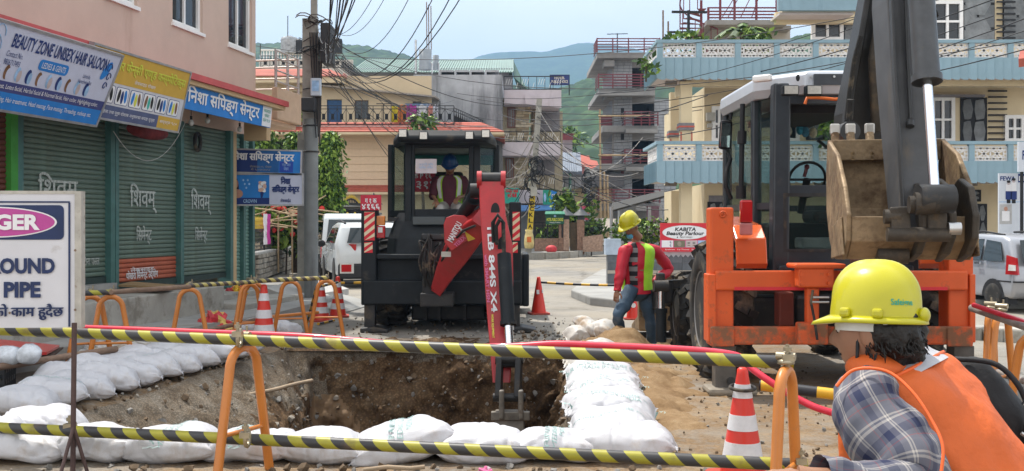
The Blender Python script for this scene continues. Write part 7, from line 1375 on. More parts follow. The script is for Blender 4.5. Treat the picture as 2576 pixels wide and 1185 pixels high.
# barrier stands, striped poles, hoses
def stripe_mat(name,c1,c2,per,sl,dirtc=(.14,.1,.07),amt=.3):
 m=M(name,c1,.45,var=.12,dirt=(dirtc,amt,5));nt=m.node_tree;n,l=nt.nodes,nt.links
 sp=n.new('ShaderNodeSeparateXYZ');tcx=n.new('ShaderNodeTexCoord');l.new(tcx.outputs['Object'],sp.inputs[0])
 mm=n.new('ShaderNodeMath');mm.operation='MULTIPLY_ADD';l.new(sp.outputs[2],mm.inputs[0]);mm.inputs[1].default_value=sl;l.new(sp.outputs[0],mm.inputs[2])
 wv=n.new('ShaderNodeTexNoise');wv.inputs['Scale'].default_value=3;l.new(tcx.outputs['Object'],wv.inputs['Vector']);ma=n.new('ShaderNodeMath');ma.operation='MULTIPLY_ADD';l.new(wv.outputs[0],ma.inputs[0]);ma.inputs[1].default_value=.05;l.new(mm.outputs[0],ma.inputs[2])
 pp=n.new('ShaderNodeMath');pp.operation='PINGPONG';pp.inputs[1].default_value=per/2;l.new(ma.outputs[0],pp.inputs[0]);gt_=n.new('ShaderNodeMath');gt_.operation='GREATER_THAN';gt_.inputs[1].default_value=per/4;l.new(pp.outputs[0],gt_.inputs[0])
 b=n['Principled BSDF'];src=[x for x in nt.links if x.to_socket==b.inputs['Base Color']][0].from_node;mi=n.new('ShaderNodeMix');mi.data_type='RGBA';l.new(gt_.outputs[0],mi.inputs['Factor']);l.new(src.inputs['A'].links[0].from_socket,mi.inputs['A']);mi.inputs['B'].default_value=(*c2,1);l.new(mi.outputs['Result'],src.inputs['A']);return m
YB=stripe_mat('hazard_pole',(.33,.305,.03),(.04,.04,.043),.19,1.1,amt=.3);YB2=stripe_mat('faded_hazard_pole',(.45,.38,.12),(.06,.05,.045),.14,1,amt=.5);OB_=stripe_mat('amber_hazard_pole',(.62,.34,.02),(.02,.02,.025),.34,0,amt=.1)
RUST=M('rusty_pipe',(.2,.13,.09),.7,.2,var=.3,dirt=((.33,.25,.17),.3,4));GALV=M('galvanised_pipe',(.3,.28,.26),.5,.4,var=.2)
def pipe(name,label,a,b,r,mat,cat='barrier pole',group=None,sg=0,n=12):
 a,b=Vector(a),Vector(b);L_=(b-a).length;o=MB().tube([(-L_/2+L_*k/n,0,-sg*4*(k/n)*(1-k/n))for k in range(n+1)],r,14).build(name,mat);o.location=(a+b)/2
 ux_1=(b-a).normalized();uy_1=Vector((0,0,1)).cross(ux_1).normalized();o.rotation_euler=Matrix((ux_1,uy_1,ux_1.cross(uy_1))).transposed().to_euler();return tag(o,label,cat,group)
FRO=M('frame_orange',(.55,.19,.035),.38,var=.1,vs=5,dirt=((.25,.14,.07),.2,5),coat=.3);CLAMP=M('clamp_metal',(.36,.31,.22),.4,.7,var=.3)
def frame_parts(root):
 H,hw,r=.83,.25,.03;arc=[(-.13*math.cos(t),0,H-.14+.14*math.sin(t))for t in[k*math.pi/10 for k in range(11)]]
 MB().tube([(-hw,0,0)]+[(-hw+(hw-.13)*k/4,0,(H-.14)*k/4)for k in(1,2,3)]+arc+[(hw-(hw-.13)*k/4,0,(H-.14)*k/4)for k in(3,2,1)]+[(hw,0,0)],r,14).build('leg_tube',FRO,root);z=.3;q=hw-(hw-.13)*z/(H-.14)
 MB().cyl((-q,0,z),(q,0,z),.014,10).build('cross_bar',FRO,root)
 MB().lathe([(.028,H+.03),(.045,H+.035),(.045,H+.055),(.03,H+.06)],10).cyl((0,-.05,H+.075),(0,.05,H+.075),.022,8).cyl((.03,0,H+.04),(.03,0,H+.13),.008,6).build('clamp',CLAMP,root)
proto=None
def frame_at(loc,rz,label,s=1.0):
 global proto
 if proto is None:proto=thing('barrier_stand',label,'barrier stand',loc,rz,'orange tube barrier stands');frame_parts(proto);o=proto
 else:o=copy_tree(proto,None,loc,rz,label)
 o.scale=(s,s,s);return o
def ftop(X,Y,H=.83):d_=(CAMH-H)*F/(Y-HY);return Vector(((X-CX)*d_/F,d_,0))
frame_at(ftop(613,872),R(64),'orange tube barrier stand standing in front of the sandbags at the near side');frame_at(ftop(1977,932),R(60),'orange tube barrier stand beside the large near cone')
for X,Y,rz,la in((227,743,30,'orange barrier stand half behind the danger sign board'),(279,743,18,'orange barrier stand just right of the danger sign board'),(477,725,10,'orange barrier stand alone before the middle of the plinth'),(627,713,40,'orange barrier stand, left of the close pair by the first cone'),(640,711,25,'orange barrier stand, right of the close pair by the first cone'),(731,706,12,'orange barrier stand in front of the utility pole foot'),(821,704,8,'orange barrier stand at the end, straddling a cone with a striped stick')):
 p=ftop(X,Y,.82);frame_at(p,R(rz),la,.97)
for X,Y,rz,la in((2492,786,55,'orange barrier stand just right of the orange digger'),(2606,846,120,'orange barrier stand cut by the right edge of the picture'),(2520,792,40,'second orange barrier stand close behind the one right of the orange digger')):frame_at(ftop(X,Y),R(rz),la)
def bar_pt(X,Y,d_):return P(X,Y,d_)
pipe('barrier_pole','upper yellow and black striped pole across the near side',P(-260,820,7.15),P(1997,912,5.5),.036,YB);pipe('barrier_pole','lower yellow and black striped pole across the near side',P(-260,1064,7.0),P(2032,1171,5.66),.036,YB)
for X,Y,d_,la in((603,850,6.33,'brass pipe clamp joining the upper striped pole to the near stand'),(622,1102,6.24,'brass pipe clamp joining the lower striped pole to the near stand'),(1975,911,5.44,'brass pipe clamp at the right end of the upper striped pole'),(2008,1168,5.6,'brass pipe clamp at the right end of the lower striped pole'),(182,1080,6.75,'pipe clamp where the lower striped pole meets the rebar post')):
 p=P(X,Y,d_);t_=thing('pipe_clamp',la,'clamp',p,0,'pipe clamps on the near barrier');mb=MB();mb.tube([(0,.05*math.cos(t),.05*math.sin(t))for t in[k*.52 for k in range(12)]],.014,6,closed=True);mb.build('ring',CLAMP,t_);MB().box((.0,-.05,.03),(.06,.05,.035)).cyl((0,-.045,.0),(0,-.045,.1),.01,8).lathe([(.022,.065),(.022,.085)],6,(0,-.045,0)).build('bolt',CLAMP,t_)
p=lambda X,Y,H:(lambda d_:Vector(((X-CX)*d_/F,d_,H)))((CAMH-H)*F/(Y-HY))
pipe('barrier_pole','faded striped pole along the left, near length behind the danger sign',p(120,742,.86),p(278,735,.86),.03,YB);pipe('barrier_pole','plain brown pole between the danger sign and the lone stand',p(279,735,.88),p(477,721,.87),.028,RUST);pipe('barrier_pole','faded striped pole from the lone stand to the close pair',p(470,719,.87),p(640,709,.86),.028,YB2);pipe('barrier_pole','rope bound yellow pole from the close pair to the end stand',p(640,707,.86),p(822,699,.86),.03,YB2)
pipe('barrier_pole','low rusty pole behind the crate at the left edge',p(-80,935,.3),p(292,878,.3),.034,RUST);pipe('barrier_pole','low rusty pole behind the red and yellow sack',p(455,848,.28),p(650,802,.28),.028,RUST);pipe('barrier_pole','low brown pole from the close pair to the end stand',p(650,800,.28),p(800,786,.28),.026,FRO)
pipe('striped_stick','short amber and black stick leaning on the end stand',p(772,815,.02),p(796,722,.7),.02,OB_,'stick');pipe('striped_stick','short amber and black stick linking the two rear left cones',p(800,722,.66),p(850,710,.66),.02,OB_,'stick');pipe('striped_stick','amber and black stick lying by the end stand foot',G(800,815,.03),G(840,806,.03),.02,OB_,'stick')
pipe('striped_pole','amber and black pole from the middle cone to the worker in red',P(1362,710,18.2),P(1600,717,17.2),.022,OB_,'pole',None,.02);pipe('striped_pole','amber and black pole behind the large near cone',P(1912,969,6.6),P(2620,1056,5.9),.036,OB_,'pole');pipe('striped_pole','amber and black pole under the white SUV bumper',P(845,712,18.6),P(960,711,19),.025,OB_,'pole')
pipe('barrier_pole','grey galvanised pole sloping down at the right edge',p(2445,775,.87),p(2640,842,.85),.032,GALV);pipe('barrier_pole','low grey pole at the right edge behind the backpack',p(2470,925,.3),p(2660,985,.3),.03,GALV)
HOSE=M('hose_red',(.62,.02,.05),.35,var=.06,coat=.3)
def hose(label,pts,r=.022):o=MB().tube([Vector(q)for q in pts],r,8).build('hose',HOSE);return tag(o,label,'hose')
hose('red hose lying along the left half of the upper striped pole',sp_([P(-200,812,7.16),P(200,825,6.9),P(500,836,6.7),P(750,846,6.5),P(900,858,6.4),P(1100,874,6.2),P(1290,872,6.05),P(1400,866,5.98),P(1560,872,5.88),P(1750,882,5.75),P(1850,895,5.66),P(1880,915,5.66)]))
hose('red hose drooping from the large cone to behind the crouching worker',sp_([P(1884,922,6.3),P(1930,955,6.2),P(2010,1005,6.1),P(2100,1040,6.0),P(2300,1080,6.0),P(2576,1072,6.0),P(2700,1060,6)]));hose('pink red hose running over the grey pole at the right edge',sp_([p(2450,768,.92),p(2510,788,.9),p(2580,812,.88),p(2680,850,.86)]))
# cones
CONER=M('cone_red',(.62,.035,.02),.4,var=.08,vs=4,dirt=((.3,.06,.04),.2,4),coat=.1);BAND=M('cone_band',(.62,.62,.64),.4,var=.12,vs=12,dirt=((.4,.35,.32),.25,8));CBASE=M('cone_base',(.4,.05,.03),.6,var=.2)
cproto=None
def cone(loc,label,s=1.,rz=0.,bands=True):
 global cproto
 def mk(bands):
  c=thing('traffic_cone',label,'traffic cone',loc,rz,'red traffic cones');rr=lambda z:.142-(.142-.03)*(z-.03)/.67
  MB().lathe([(rr(.03),.03),(rr(.2),.2),(rr(.45),.45),(rr(.66),.66),(.034,.69),(.02,.702),(.001,.703)],24).build('body',CONER,c);MB().prism([(-.19,-.15),(-.15,-.19),(.15,-.19),(.19,-.15),(.19,.15),(.15,.19),(-.15,.19),(-.19,.15)],'z',0,.032).build('base',CBASE,c,bevel=.006)
  if bands:
   for z0,z1 in((.14,.24),(.315,.41),(.515,.6)):MB().lathe([(rr(z0)+.0025,z0),(rr(z1)+.0025,z1)],24).build('reflective_band',BAND,c)
  return c
 if not bands:o=mk(False)
 elif cproto is None:cproto=mk(True);o=cproto
 else:o=copy_tree(cproto,None,loc,rz,label)
 o.scale=(s,s,s);return o
q=G(1868,1205);near=cone(q,'large red and white cone beside the near stand, a black ring round its neck',1.0,R(12));o=MB().tube([(.078*math.cos(t),.078*math.sin(t),.575+.008*math.sin(t))for t in[k*.4 for k in range(16)]],.011,8,closed=True).build('neck_ring',RUBBER);o.location=q;tag(o,'black rubber ring round the neck of the large cone','ring')
c_=cone(G(1355,790),'plain red cone standing alone on the road between the diggers',.95,R(10),False);MB().box((-.03,-.085,.42),(.05,.01,.08),mxrot(R(-8),0,0)).build('torn_sticker',BAND,c_);MB().box((.06,-.065,.43),(.03,.01,.06),mxrot(R(-8),0,R(40))).build('torn_sticker',BAND,c_)
c_=cone(G(1592,803),'red cone with a round white sticker, behind the legs of the worker in red',.8,0,False);disc(c_,0,.3,.05,.05,BAND,-.115,'round_sticker')
for X,Y,la,s in((808,808,'red and white cone inside the end stand',1),(850,797,'red and white cone furthest left rear, behind the end stand',1)):cone(G(X,Y),la,s,R(8))
d_=13.6;cone(Vector((xx(664,d_),d_,0)),'red and white cone before the close pair of orange stands',1.15,R(20))
# danger sign on its rebar stand
d_=6.55;SW=M('sign_offwhite',(.62,.62,.66),.5,var=.06,vs=2,dirt=((.36,.33,.3),.12,4));NAVY2=M('sign_navy2',(.015,.03,.10),.5,var=.2)
c=P(-24,654,d_);w=440*d_/F;h=342*d_/F;ds_=board('danger_sign','white danger underground pipe sign board on a rebar stand','sign',c,(1,.06,0),(0,0,1),w,h,SW,.045)
k_=d_/F;px=lambda X:(X+24)*k_;pz=lambda Y:(654-Y)*k_
MB().bx(w/2-.03,w/2+.012,-.01,.06,-h/2-.004,h/2+.006).bx(-w/2,w/2-.03,-.004,.05,h/2-.012,h/2+.008).build('edge_strip',M('sign_edge',(.42,.4,.36),.6,.2,var=.25,dirt=((.2,.14,.1),.3,8)),ds_)
for a,b,e,f_ in((px(-215),px(172),pz(510),pz(506)),(px(168),px(173),pz(823),pz(510))):patch(ds_,a,b,e,f_,NAVY2,-.006)
patch(ds_,px(-200),px(157),pz(603),pz(516),NAVY2,-.004,rad=.03);disc(ds_,px(-22),pz(559),162*k_,39*k_,INKW,-.006,n=48);disc(ds_,px(-22),pz(559),157*k_,36*k_,M('ink_magenta',(.48,.07,.3),.6,var=.08),-.008,n=48)
text('DANGER',INKW,ds_,(px(99),-.012,pz(559)),40*k_,235*k_,bold=.045,align_x='RIGHT');text('UNDERGROUND',NAVY2,ds_,(px(135),-.008,pz(669)),40*k_,340*k_,bold=.045,align_x='RIGHT');text('PIPE',NAVY2,ds_,(px(100),-.008,pz(729)),40*k_,90*k_,bold=.045,align_x='RIGHT');text('को काम हुदैछ',NAVY2,ds_,(px(156),-.008,pz(785)),40*k_,172*k_,bold=.03,align_x='RIGHT')
for X,Y in((186,630),(186,780),(25,787)):disc(ds_,px(X),pz(Y),.008,.008,M('rust_rod',(1,1,1)),-.013,'rivet')
st_=thing('rebar_stand','rusty rebar tripod post holding the danger sign','stand',P(184,1210,6.5));st_.location.z=0;b=st_.location;q=lambda X,Y,dd:P(X,Y,dd)-b;RB_=M('rebar',(.1,.065,.06),.7,.4,var=.3,bump=.004,bs=90)
MB().cyl(q(183,1215,6.45),q(187,812,6.5),.0165,10).build('post',RB_,st_);MB().cyl(q(185,1075,6.45),q(146,1215,6.3),.012,8).build('stay',RB_,st_);MB().cyl(q(187,1080,6.45),q(228,1215,6.5),.012,8).build('stay',RB_,st_);MB().cyl(q(186,1075,6.47),q(190,1150,7.0),.012,8).build('stay',RB_,st_)
# clutter at the left
cr_=thing('plastic_crate','black slatted plastic crate at the left edge behind the sandbags','crate',Vector((-5.05,9.6,0)),R(14));CB=M('crate_black',(.02,.021,.024),.5);mb=MB()
for z in(.04,.14,.24,.34):mb.bx(-.32,.32,-.22,-.2,z-.02,z+.02).bx(.3,.32,-.22,.22,z-.02,z+.02).bx(-.32,.32,.2,.22,z-.02,z+.02)
for k in range(9):x=-.31+k*.0775;mb.bx(x-.008,x+.008,-.225,-.195,0,.38)
for k in range(6):y=-.2+k*.08;mb.bx(.295,.325,y-.008,y+.008,0,.38)
mb.bx(-.33,.33,-.23,.23,-.0,.02);mb.build('basket',CB,cr_);MB().bx(-.34,.34,-.24,-.2,.36,.4).bx(.3,.34,-.2,.24,.36,.4).build('rim',CB,cr_)
CLRP=M('clear_plastic',(.55,.58,.62),.15,var=.25,vs=14,bump=.01,bs=20)
for k,(X,Y,la)in enumerate(((20,893,'crumpled clear plastic bag on the crate at the left edge'),(75,890,'smaller crumpled clear plastic bag on the crate'))):
 p0=P(X,Y,9.5);mb=MB();mb.ball((0,0,0),(.15-.04*k,.12,.09),16,10);mb.v=[tuple(Vector(v)*(1+.3*fbm(Vector(v)+Vector((k,0,0)),9)))for v in mb.v];o=mb.build('plastic_bag',CLRP);o.location=p0;tag(o,la,'bag')
o=MB().slab(P(-120,885,9.7),P(118,886,10.6),P(150,868,11.3),P(-120,842,10.6),.03).build('red_sheet',M('sheet_red',(.55,.05,.045),.3,var=.1,coat=.4));tag(o,'glossy red sheet lying propped behind the black crate','sheet')
o=MB().slab(P(20,897,10.0),P(135,893,10.9),P(160,873,11.5),P(20,880,10.6),.02).build('dark_board',M('board_dark',(.07,.045,.035),.8));tag(o,'dark board sticking out under the red sheet','board')
o=MB().slab(P(298,716,15),P(432,722,14.7),P(440,716,15.6),P(330,708,15.7),.03).build('cardboard',M('card',(.3,.2,.1),.9,var=.2));tag(o,'flattened brown cardboard lying on the plinth edge','cardboard')
def crumple(name,label,cat,c,r,mats,amp=.5,seed=0,n=22):
 mb=MB();mb.ball((0,0,0),r,n,14,sm=False);mb.v=[tuple(Vector(v)*(1+amp*fbm(Vector(v)*1.0+Vector((seed,2,1)),3.2/max(r),3)))for v in mb.v]
 for i in range(len(mb.mi)):mb.mi[i]=0 if noise.noise(Vector(mb.v[mb.f[i][0]])*6+Vector((seed,0,0)))<.12 else len(mats)-1
 o=mb.build(name,mats);o.location=c;return tag(o,label,cat)
p0=G(540,826,.1);crumple('crumpled_sack','crumpled red and yellow sack beside the flat white sandbag','sack',(p0.x,p0.y,.1),(.26,.2,.2),[M('sack_red',(.55,.05,.06),.5,var=.2),M('sack_gold',(.6,.42,.12),.5)],.6,4)
p0=LF.w(LF.hit(592,705,-.4)[0],-.45,.36);crumple('crumpled_sack','red and gold packet heaped at the foot of the corner shutter','sack',p0,(.2,.14,.13),[M('sack_red',(1,1,1)),M('packet_gold',(.65,.4,.02),.4)],.6,9)
for i,(X,Y,la)in enumerate(((350,880,'torn white plastic sheeting by the left stands'),(412,872,'crumpled white plastic sheeting before the lone stand'),(250,890,'dirty white plastic scrap near the danger sign stands'))):p0=G(X,Y,.08);crumple('plastic_sheeting',la,'sheeting',(p0.x,p0.y,.08),(.36,.22,.1),[BAGD,BAGM],.8,i*3)
mb=MB();[stone(mb,(xx(X,6.55),6.6,.03),.045,1)for X in(718,758,470,860,330,960)];[stone(mb,(random.uniform(-3.3,1.6),random.uniform(6.2,6.75),.01),random.choice((.012,.02,.03)),random.choice((0,1,1)))for _ in range(110)];[stone(mb,(random.uniform(1.2,3.4),random.uniform(6.3,12.5),.01),random.choice((.006,.009,.013,.02)),random.choice((1,1,1,0)))for _ in range(380)];[stone(mb,(random.uniform(-2.8,1.6),random.uniform(14.3,17.5),.01),random.choice((.012,.02,.03)),random.choice((0,1,2)))for _ in range(260)];[stone(mb,(random.uniform(-.2,1.4),random.uniform(13.4,15.2),.015),random.choice((.02,.03,.045)),random.choice((0,0,1,2)))for _ in range(160)]
o=mb.build('scattered_stones',STM);tag(o,'small clods and stones scattered on the dusty ground',kind='stuff')
o=MB().tube(sp_([P(625,993,11.2),P(690,980,11.6),P(735,968,11.9),P(785,957,12.3)]),.022,6).build('stick',M('stick_tan',(.34,.26,.18),.9));tag(o,'bare stick poking out of the left pit wall','stick')
o=MB().tube([(xx(X,6.75),6.55,z)for X,z in((925,.03),(985,.05),(1040,.04),(1075,.05))],.016,6).build('stick',M('stick_tan',(1,1,1)));tag(o,'thin stick lying under the front row of sandbags','stick')
crumple('paper_scrap','tiny magenta wrapper lying before the front sandbags','scrap',(xx(1222,6.5),6.5,.03),(.05,.03,.03),[INKPINK,INKW],.6,2,10)
# overhead cables
WIRE=M('cable_black',(.015,.015,.018),.6,var=.1);WIREP=M('cable_pale',(.3,.28,.26),.6)
def wire(a,b,s,r,lab,grp,mat=WIRE):o=MB().tube(sag(a,b,s,16),r,5).build('cable',mat);return tag(o,lab,'cable',grp)
hd_=P(795,70,pd)
ends=[(905-9*k,-30-4*(k%3),9+k%4,.1+.06*k,.0065+.0015*(k%3))for k in range(9)]+[(950,-30,14,.3,.005),(985,-40,16,.5,.005),(1050,-50,15,.7,.006),(1110,-50,13,.9,.007),(1150,-40,12,1.0,.007),(1185,-50,12,1.0,.007),(840,-60,30,.4,.007)]
for X,Y,dd,s,r in ends:wire(hd_+Vector((random.uniform(0,.3),random.uniform(-.2,.2),random.uniform(-.6,.1))),P(X,Y,dd),s,r,'thick black cable fanning from the utility pole head to the top of the picture','cables fanning from the utility pole head')
for i,o in enumerate(sorted([o for o in C.objects if o.get('group')=='cables fanning from the utility pole head'],key=lambda o:o.data.vertices[-1].co.x/o.data.vertices[-1].co.y)):o['label']='%s cable, counted from the pole, of those fanning to the top of the picture'%ORD(i)
for k in range(14):
 a=hd_+Vector((random.uniform(-.1,.3),0,random.uniform(-.9,-.1)));b=P(random.uniform(1000,1380),random.uniform(240,480),random.uniform(40,58));wire(a,b,random.uniform(.1,.9),random.uniform(.006,.011),'thin dark service wire slanting from the utility pole down over the cream house','service wires over the cream house')
lh=P(1352,330,47.2)
for k in range(16):wire(P(random.uniform(1345,1356),random.uniform(255,480),47.1),P(random.uniform(1600,1760),random.uniform(330,520),random.uniform(38,60)),random.uniform(.4,1.5),random.uniform(.012,.02),'thin wire strung from the leaning pole to the right','wires from the leaning pole',random.choice((WIRE,WIRE,WIREP)))
for k in range(12):wire(P(random.uniform(1340,1352),random.uniform(300,520),47.1),P(random.uniform(1180,1290),random.uniform(400,560),random.uniform(44,56)),random.uniform(.2,1.0),random.uniform(.012,.02),'thin wire from the leaning pole to the stone clad house','wires to the stone clad house',random.choice((WIRE,WIREP)))
for Xa,Ya,Xb,Yb,s,r in((640,115,3000,-160,1.5,.012),(1290,275,2800,-40,1.2,.014),(1200,250,2500,40,1,.012),(1300,300,3300,-200,1.4,.014),(1150,235,2176,60,.8,.01),(870,130,2300,120,1.2,.012),(1500,235,2600,-40,.6,.016),(1660,175,2900,40,.5,.014),(1640,245,2700,90,.6,.016),(1630,170,2400,-60,.5,.012),(850,180,1900,300,1.5,.012),(1250,285,1780,240,.6,.012)):
 wire(P(Xa,Ya,40),P(Xb,Yb,24),s,r,'long single wire crossing the sky above the road','single wires crossing the sky')
# people
HAIR=M('hair_black',(.012,.01,.009),.5,var=.4,vs=40,bump=.006,bs=70);HELY=M('helmet_yellow',(.47,.43,.008),.34,var=.04,coat=.35,dirt=((.4,.36,.06),.2,9),bump=.0006,bs=30);HELB=M('helmet_blue',(.01,.05,.16),.3,var=.05,coat=.3);EYEW=M('eye_white',(.6,.58,.55),.3)
def gs(p,c,r):return math.exp(-((p-Vector(c)).length/r)**2)
def head(par,loc,rot):
 h=thing('head',None,None,loc);h.parent=par;h.rotation_euler=rot;mb=MB();mb.ball((0,0,0),(.078,.1,.122),28,22)
 vs=[]
 for v in mb.v:
  p=Vector(v);b=p.copy()
  if p.z<0:k=-p.z/.122;p.x*=1-.3*k*k;p.y=p.y*(1-.12*k)-.012*k
  p.y-=.03*gs(b,(0,-.098,-.012),.018)+.014*gs(b,(0,-.095,.012),.014)+.01*gs(b,(0,-.085,-.095),.03)+.007*gs(b,(0,-.09,-.058),.02)
  for s in(-1,1):p.y+=.012*gs(b,(s*.032,-.09,.018),.017);p.y-=.006*gs(b,(s*.03,-.088,.042),.02)
  vs.append(tuple(p))
 mb.v=vs;mb.tube([(0,.012,-.07),(0,.03,-.13),(0,.045,-.19)],[.052,.054,.065],14)
 for s in(-1,1):mb.ball((s*.08,.012,-.005),(.012,.024,.036),10,8)
 mb.build('face',SKIN,h);mb=MB()
 for s in(-1,1):mb.ball((s*.03,-.081,.016),(.013,.009,.008),8,6)
 mb.build('eyes',EYEW,h);mb=MB()
 for s in(-1,1):mb.ball((s*.03,-.0885,.015),(.006,.004,.007),8,6).tube([(s*.014,-.1,.038),(s*.032,-.1,.044),(s*.05,-.086,.038)],.004,5)
 mb.tube([(-.024,-.088,-.052),(0,-.101,-.048),(.024,-.088,-.052)],.004,5);mb.build('brows_and_lips',HAIR,h);return h
def helmet(par,mat,loc,rot):
 h=thing('safety_helmet',None,None,loc);h.parent=par;h.rotation_euler=rot;n,m=48,14;mb=MB();vs=[]
 for i in range(m+1):
  t=i/m*math.pi/2
  for j in range(n):
   a=2*math.pi*j/n;r=math.cos(t)**.72;x,y,z=.122*r*math.cos(a),.148*r*math.sin(a),.158*math.sin(t)**.95
   rd=math.exp(-(x/.024)**4)*.012*min(1,max(0,z-.04)/.05);k=1+rd/.15;vs.append((x,y*k,z*k))
 mb.add(vs,[(i*n+j,i*n+(j+1)%n,(i+1)*n+(j+1)%n,(i+1)*n+j)for i in range(m)for j in range(n)],0,True);o=mb.build('shell',mat,h)
 mb=MB();rings=[]
 for k,(e,z)in enumerate(((-.012,.004),(0,.012),(.016,.003),(.018,-.006),(.012,-.008),(-.012,-.003))):
  ring=[]
  for j in range(n):
   a=2*math.pi*j/n;pk=max(0,-math.sin(a))**3*.052*(max(0,e)/.018);w=(1+(e+pk)/.13);ring.append((.122*math.cos(a)*(1+e/.122),.148*math.sin(a)*(1+(e+pk)/.148),z-pk*.28))
  rings.append(ring)
 mb.loft(rings+[rings[0]],0,False);mb.build('brim',mat,h)
 for s in(-1,1):
  for y in(-.06,.045):MB().box((s*.12,y,.02),(.022,.034,.026)).build('slot_lug',mat,h,bevel=.008)
 MB().ball((0,.155,.018),(.03,.018,.022),12,8).build('rear_knob',mat,h);MB().lathe([(.108,-.03),(.112,.0)],24).build('harness',M('harness_white',(.6,.6,.56),.6),h).scale=(1,1.2,1);return h
def hand(par,w,d,nrm,s=1,curl=.5,nm='hand'):
 d=Vector(d).normalized();nrm=Vector(nrm);nrm=(nrm-d*nrm.dot(d)).normalized();x=d.cross(nrm)*s;w=Vector(w);mb=MB();rot=Matrix((x,d,nrm)).transposed();mb.ball(w+d*.045,(.042,.055,.018),12,8,0,rot);mb.tube([w-d*.06,w,w+d*.03],[.029,.027,.03],10)
 for k,(o,ln)in enumerate(((-.03,.066),(-.01,.078),(.01,.074),(.029,.058))):
  p=w+d*.085+x*o;c=curl*1.1;pts=[p-d*.02,p,p+(d*math.cos(c*.5)+nrm*math.sin(c*.5))*ln*.45];pts+=[pts[-1]+(d*math.cos(c*1.4)+nrm*math.sin(c*1.4))*ln*.33];pts+=[pts[-1]+(d*math.cos(c*2.1)+nrm*math.sin(c*2.1))*ln*.26];mb.tube(pts,[.0095,.0095,.009,.0085,.006],8)
 q=w+d*.025-x*.035;mb.tube([q+x*.02,q-x*.012+d*.015,q-x*.03+d*.04+nrm*.012,q-x*.028+d*.066+nrm*.022],[.014,.012,.0105,.007],8);return mb.build(nm,SKIN,par)
def torso(hip,neck,f,prof,n=28,a0=0,a1=360,grow=1.0,wrk=0.,seed=0):
 hip,neck,f=Vector(hip),Vector(neck),Vector(f);s=(neck-hip).normalized();l=s.cross(f).normalized();ff=l.cross(s);rings=[]
 for t,w,d in prof:
  c=hip+(neck-hip)*t;ring=[]
  for j in range(n+(0 if a1-a0==360 else 1)):
   a=R(a0+(a1-a0)*j/n);ca,sa=math.cos(a),math.sin(a);q=l*math.copysign(abs(sa)**.9,sa)*w+ff*math.copysign(abs(ca)**.9,ca)*d;p=c+q*grow
   if wrk:p+=q.normalized()*wrk*fbm(p+Vector((seed,0,0)),9,3)
   ring.append(p)
  rings.append(ring)
 return rings
def dense(prof,k=4):q=sp_(prof,k);return[tuple(v)for v in q]
def limb(mb,pts,rs,n=14,wrk=.012,seed=0):
 q=sp_([tuple(Vector(p))for p in pts],6);r=[v.x for v in sp_([(x,0,0)for x in rs],6)];o=len(mb.v);mb.tube(q,r,n)
 c=[min(q,key=lambda e:(Vector(v)-e).length)for v in mb.v[o:]]
 for i,e in enumerate(c):v=Vector(mb.v[o+i]);mb.v[o+i]=tuple(v+(v-e).normalized()*wrk*fbm(v+Vector((seed,0,0)),11,3))if(v-e).length>1e-5 else tuple(v)
def shoe(mb,an,d,L_=.27):d=Vector(d).normalized();rot=Matrix((Vector((0,0,1)).cross(d)*-1,d,Vector((0,0,1)))).transposed();mb.ball(Vector(an)+d*.07+Vector((0,0,-.045)),(.048,L_/2,.05),14,8,0,rot).box(Vector(an)+d*.07+Vector((0,0,-.085)),(.09,L_*.95,.03),rot)
LIME=M('vest_lime',(.36,.66,.035),.65,var=.12,vs=6);REFL=M('reflective_tape',(.68,.68,.7),.4,var=.06)
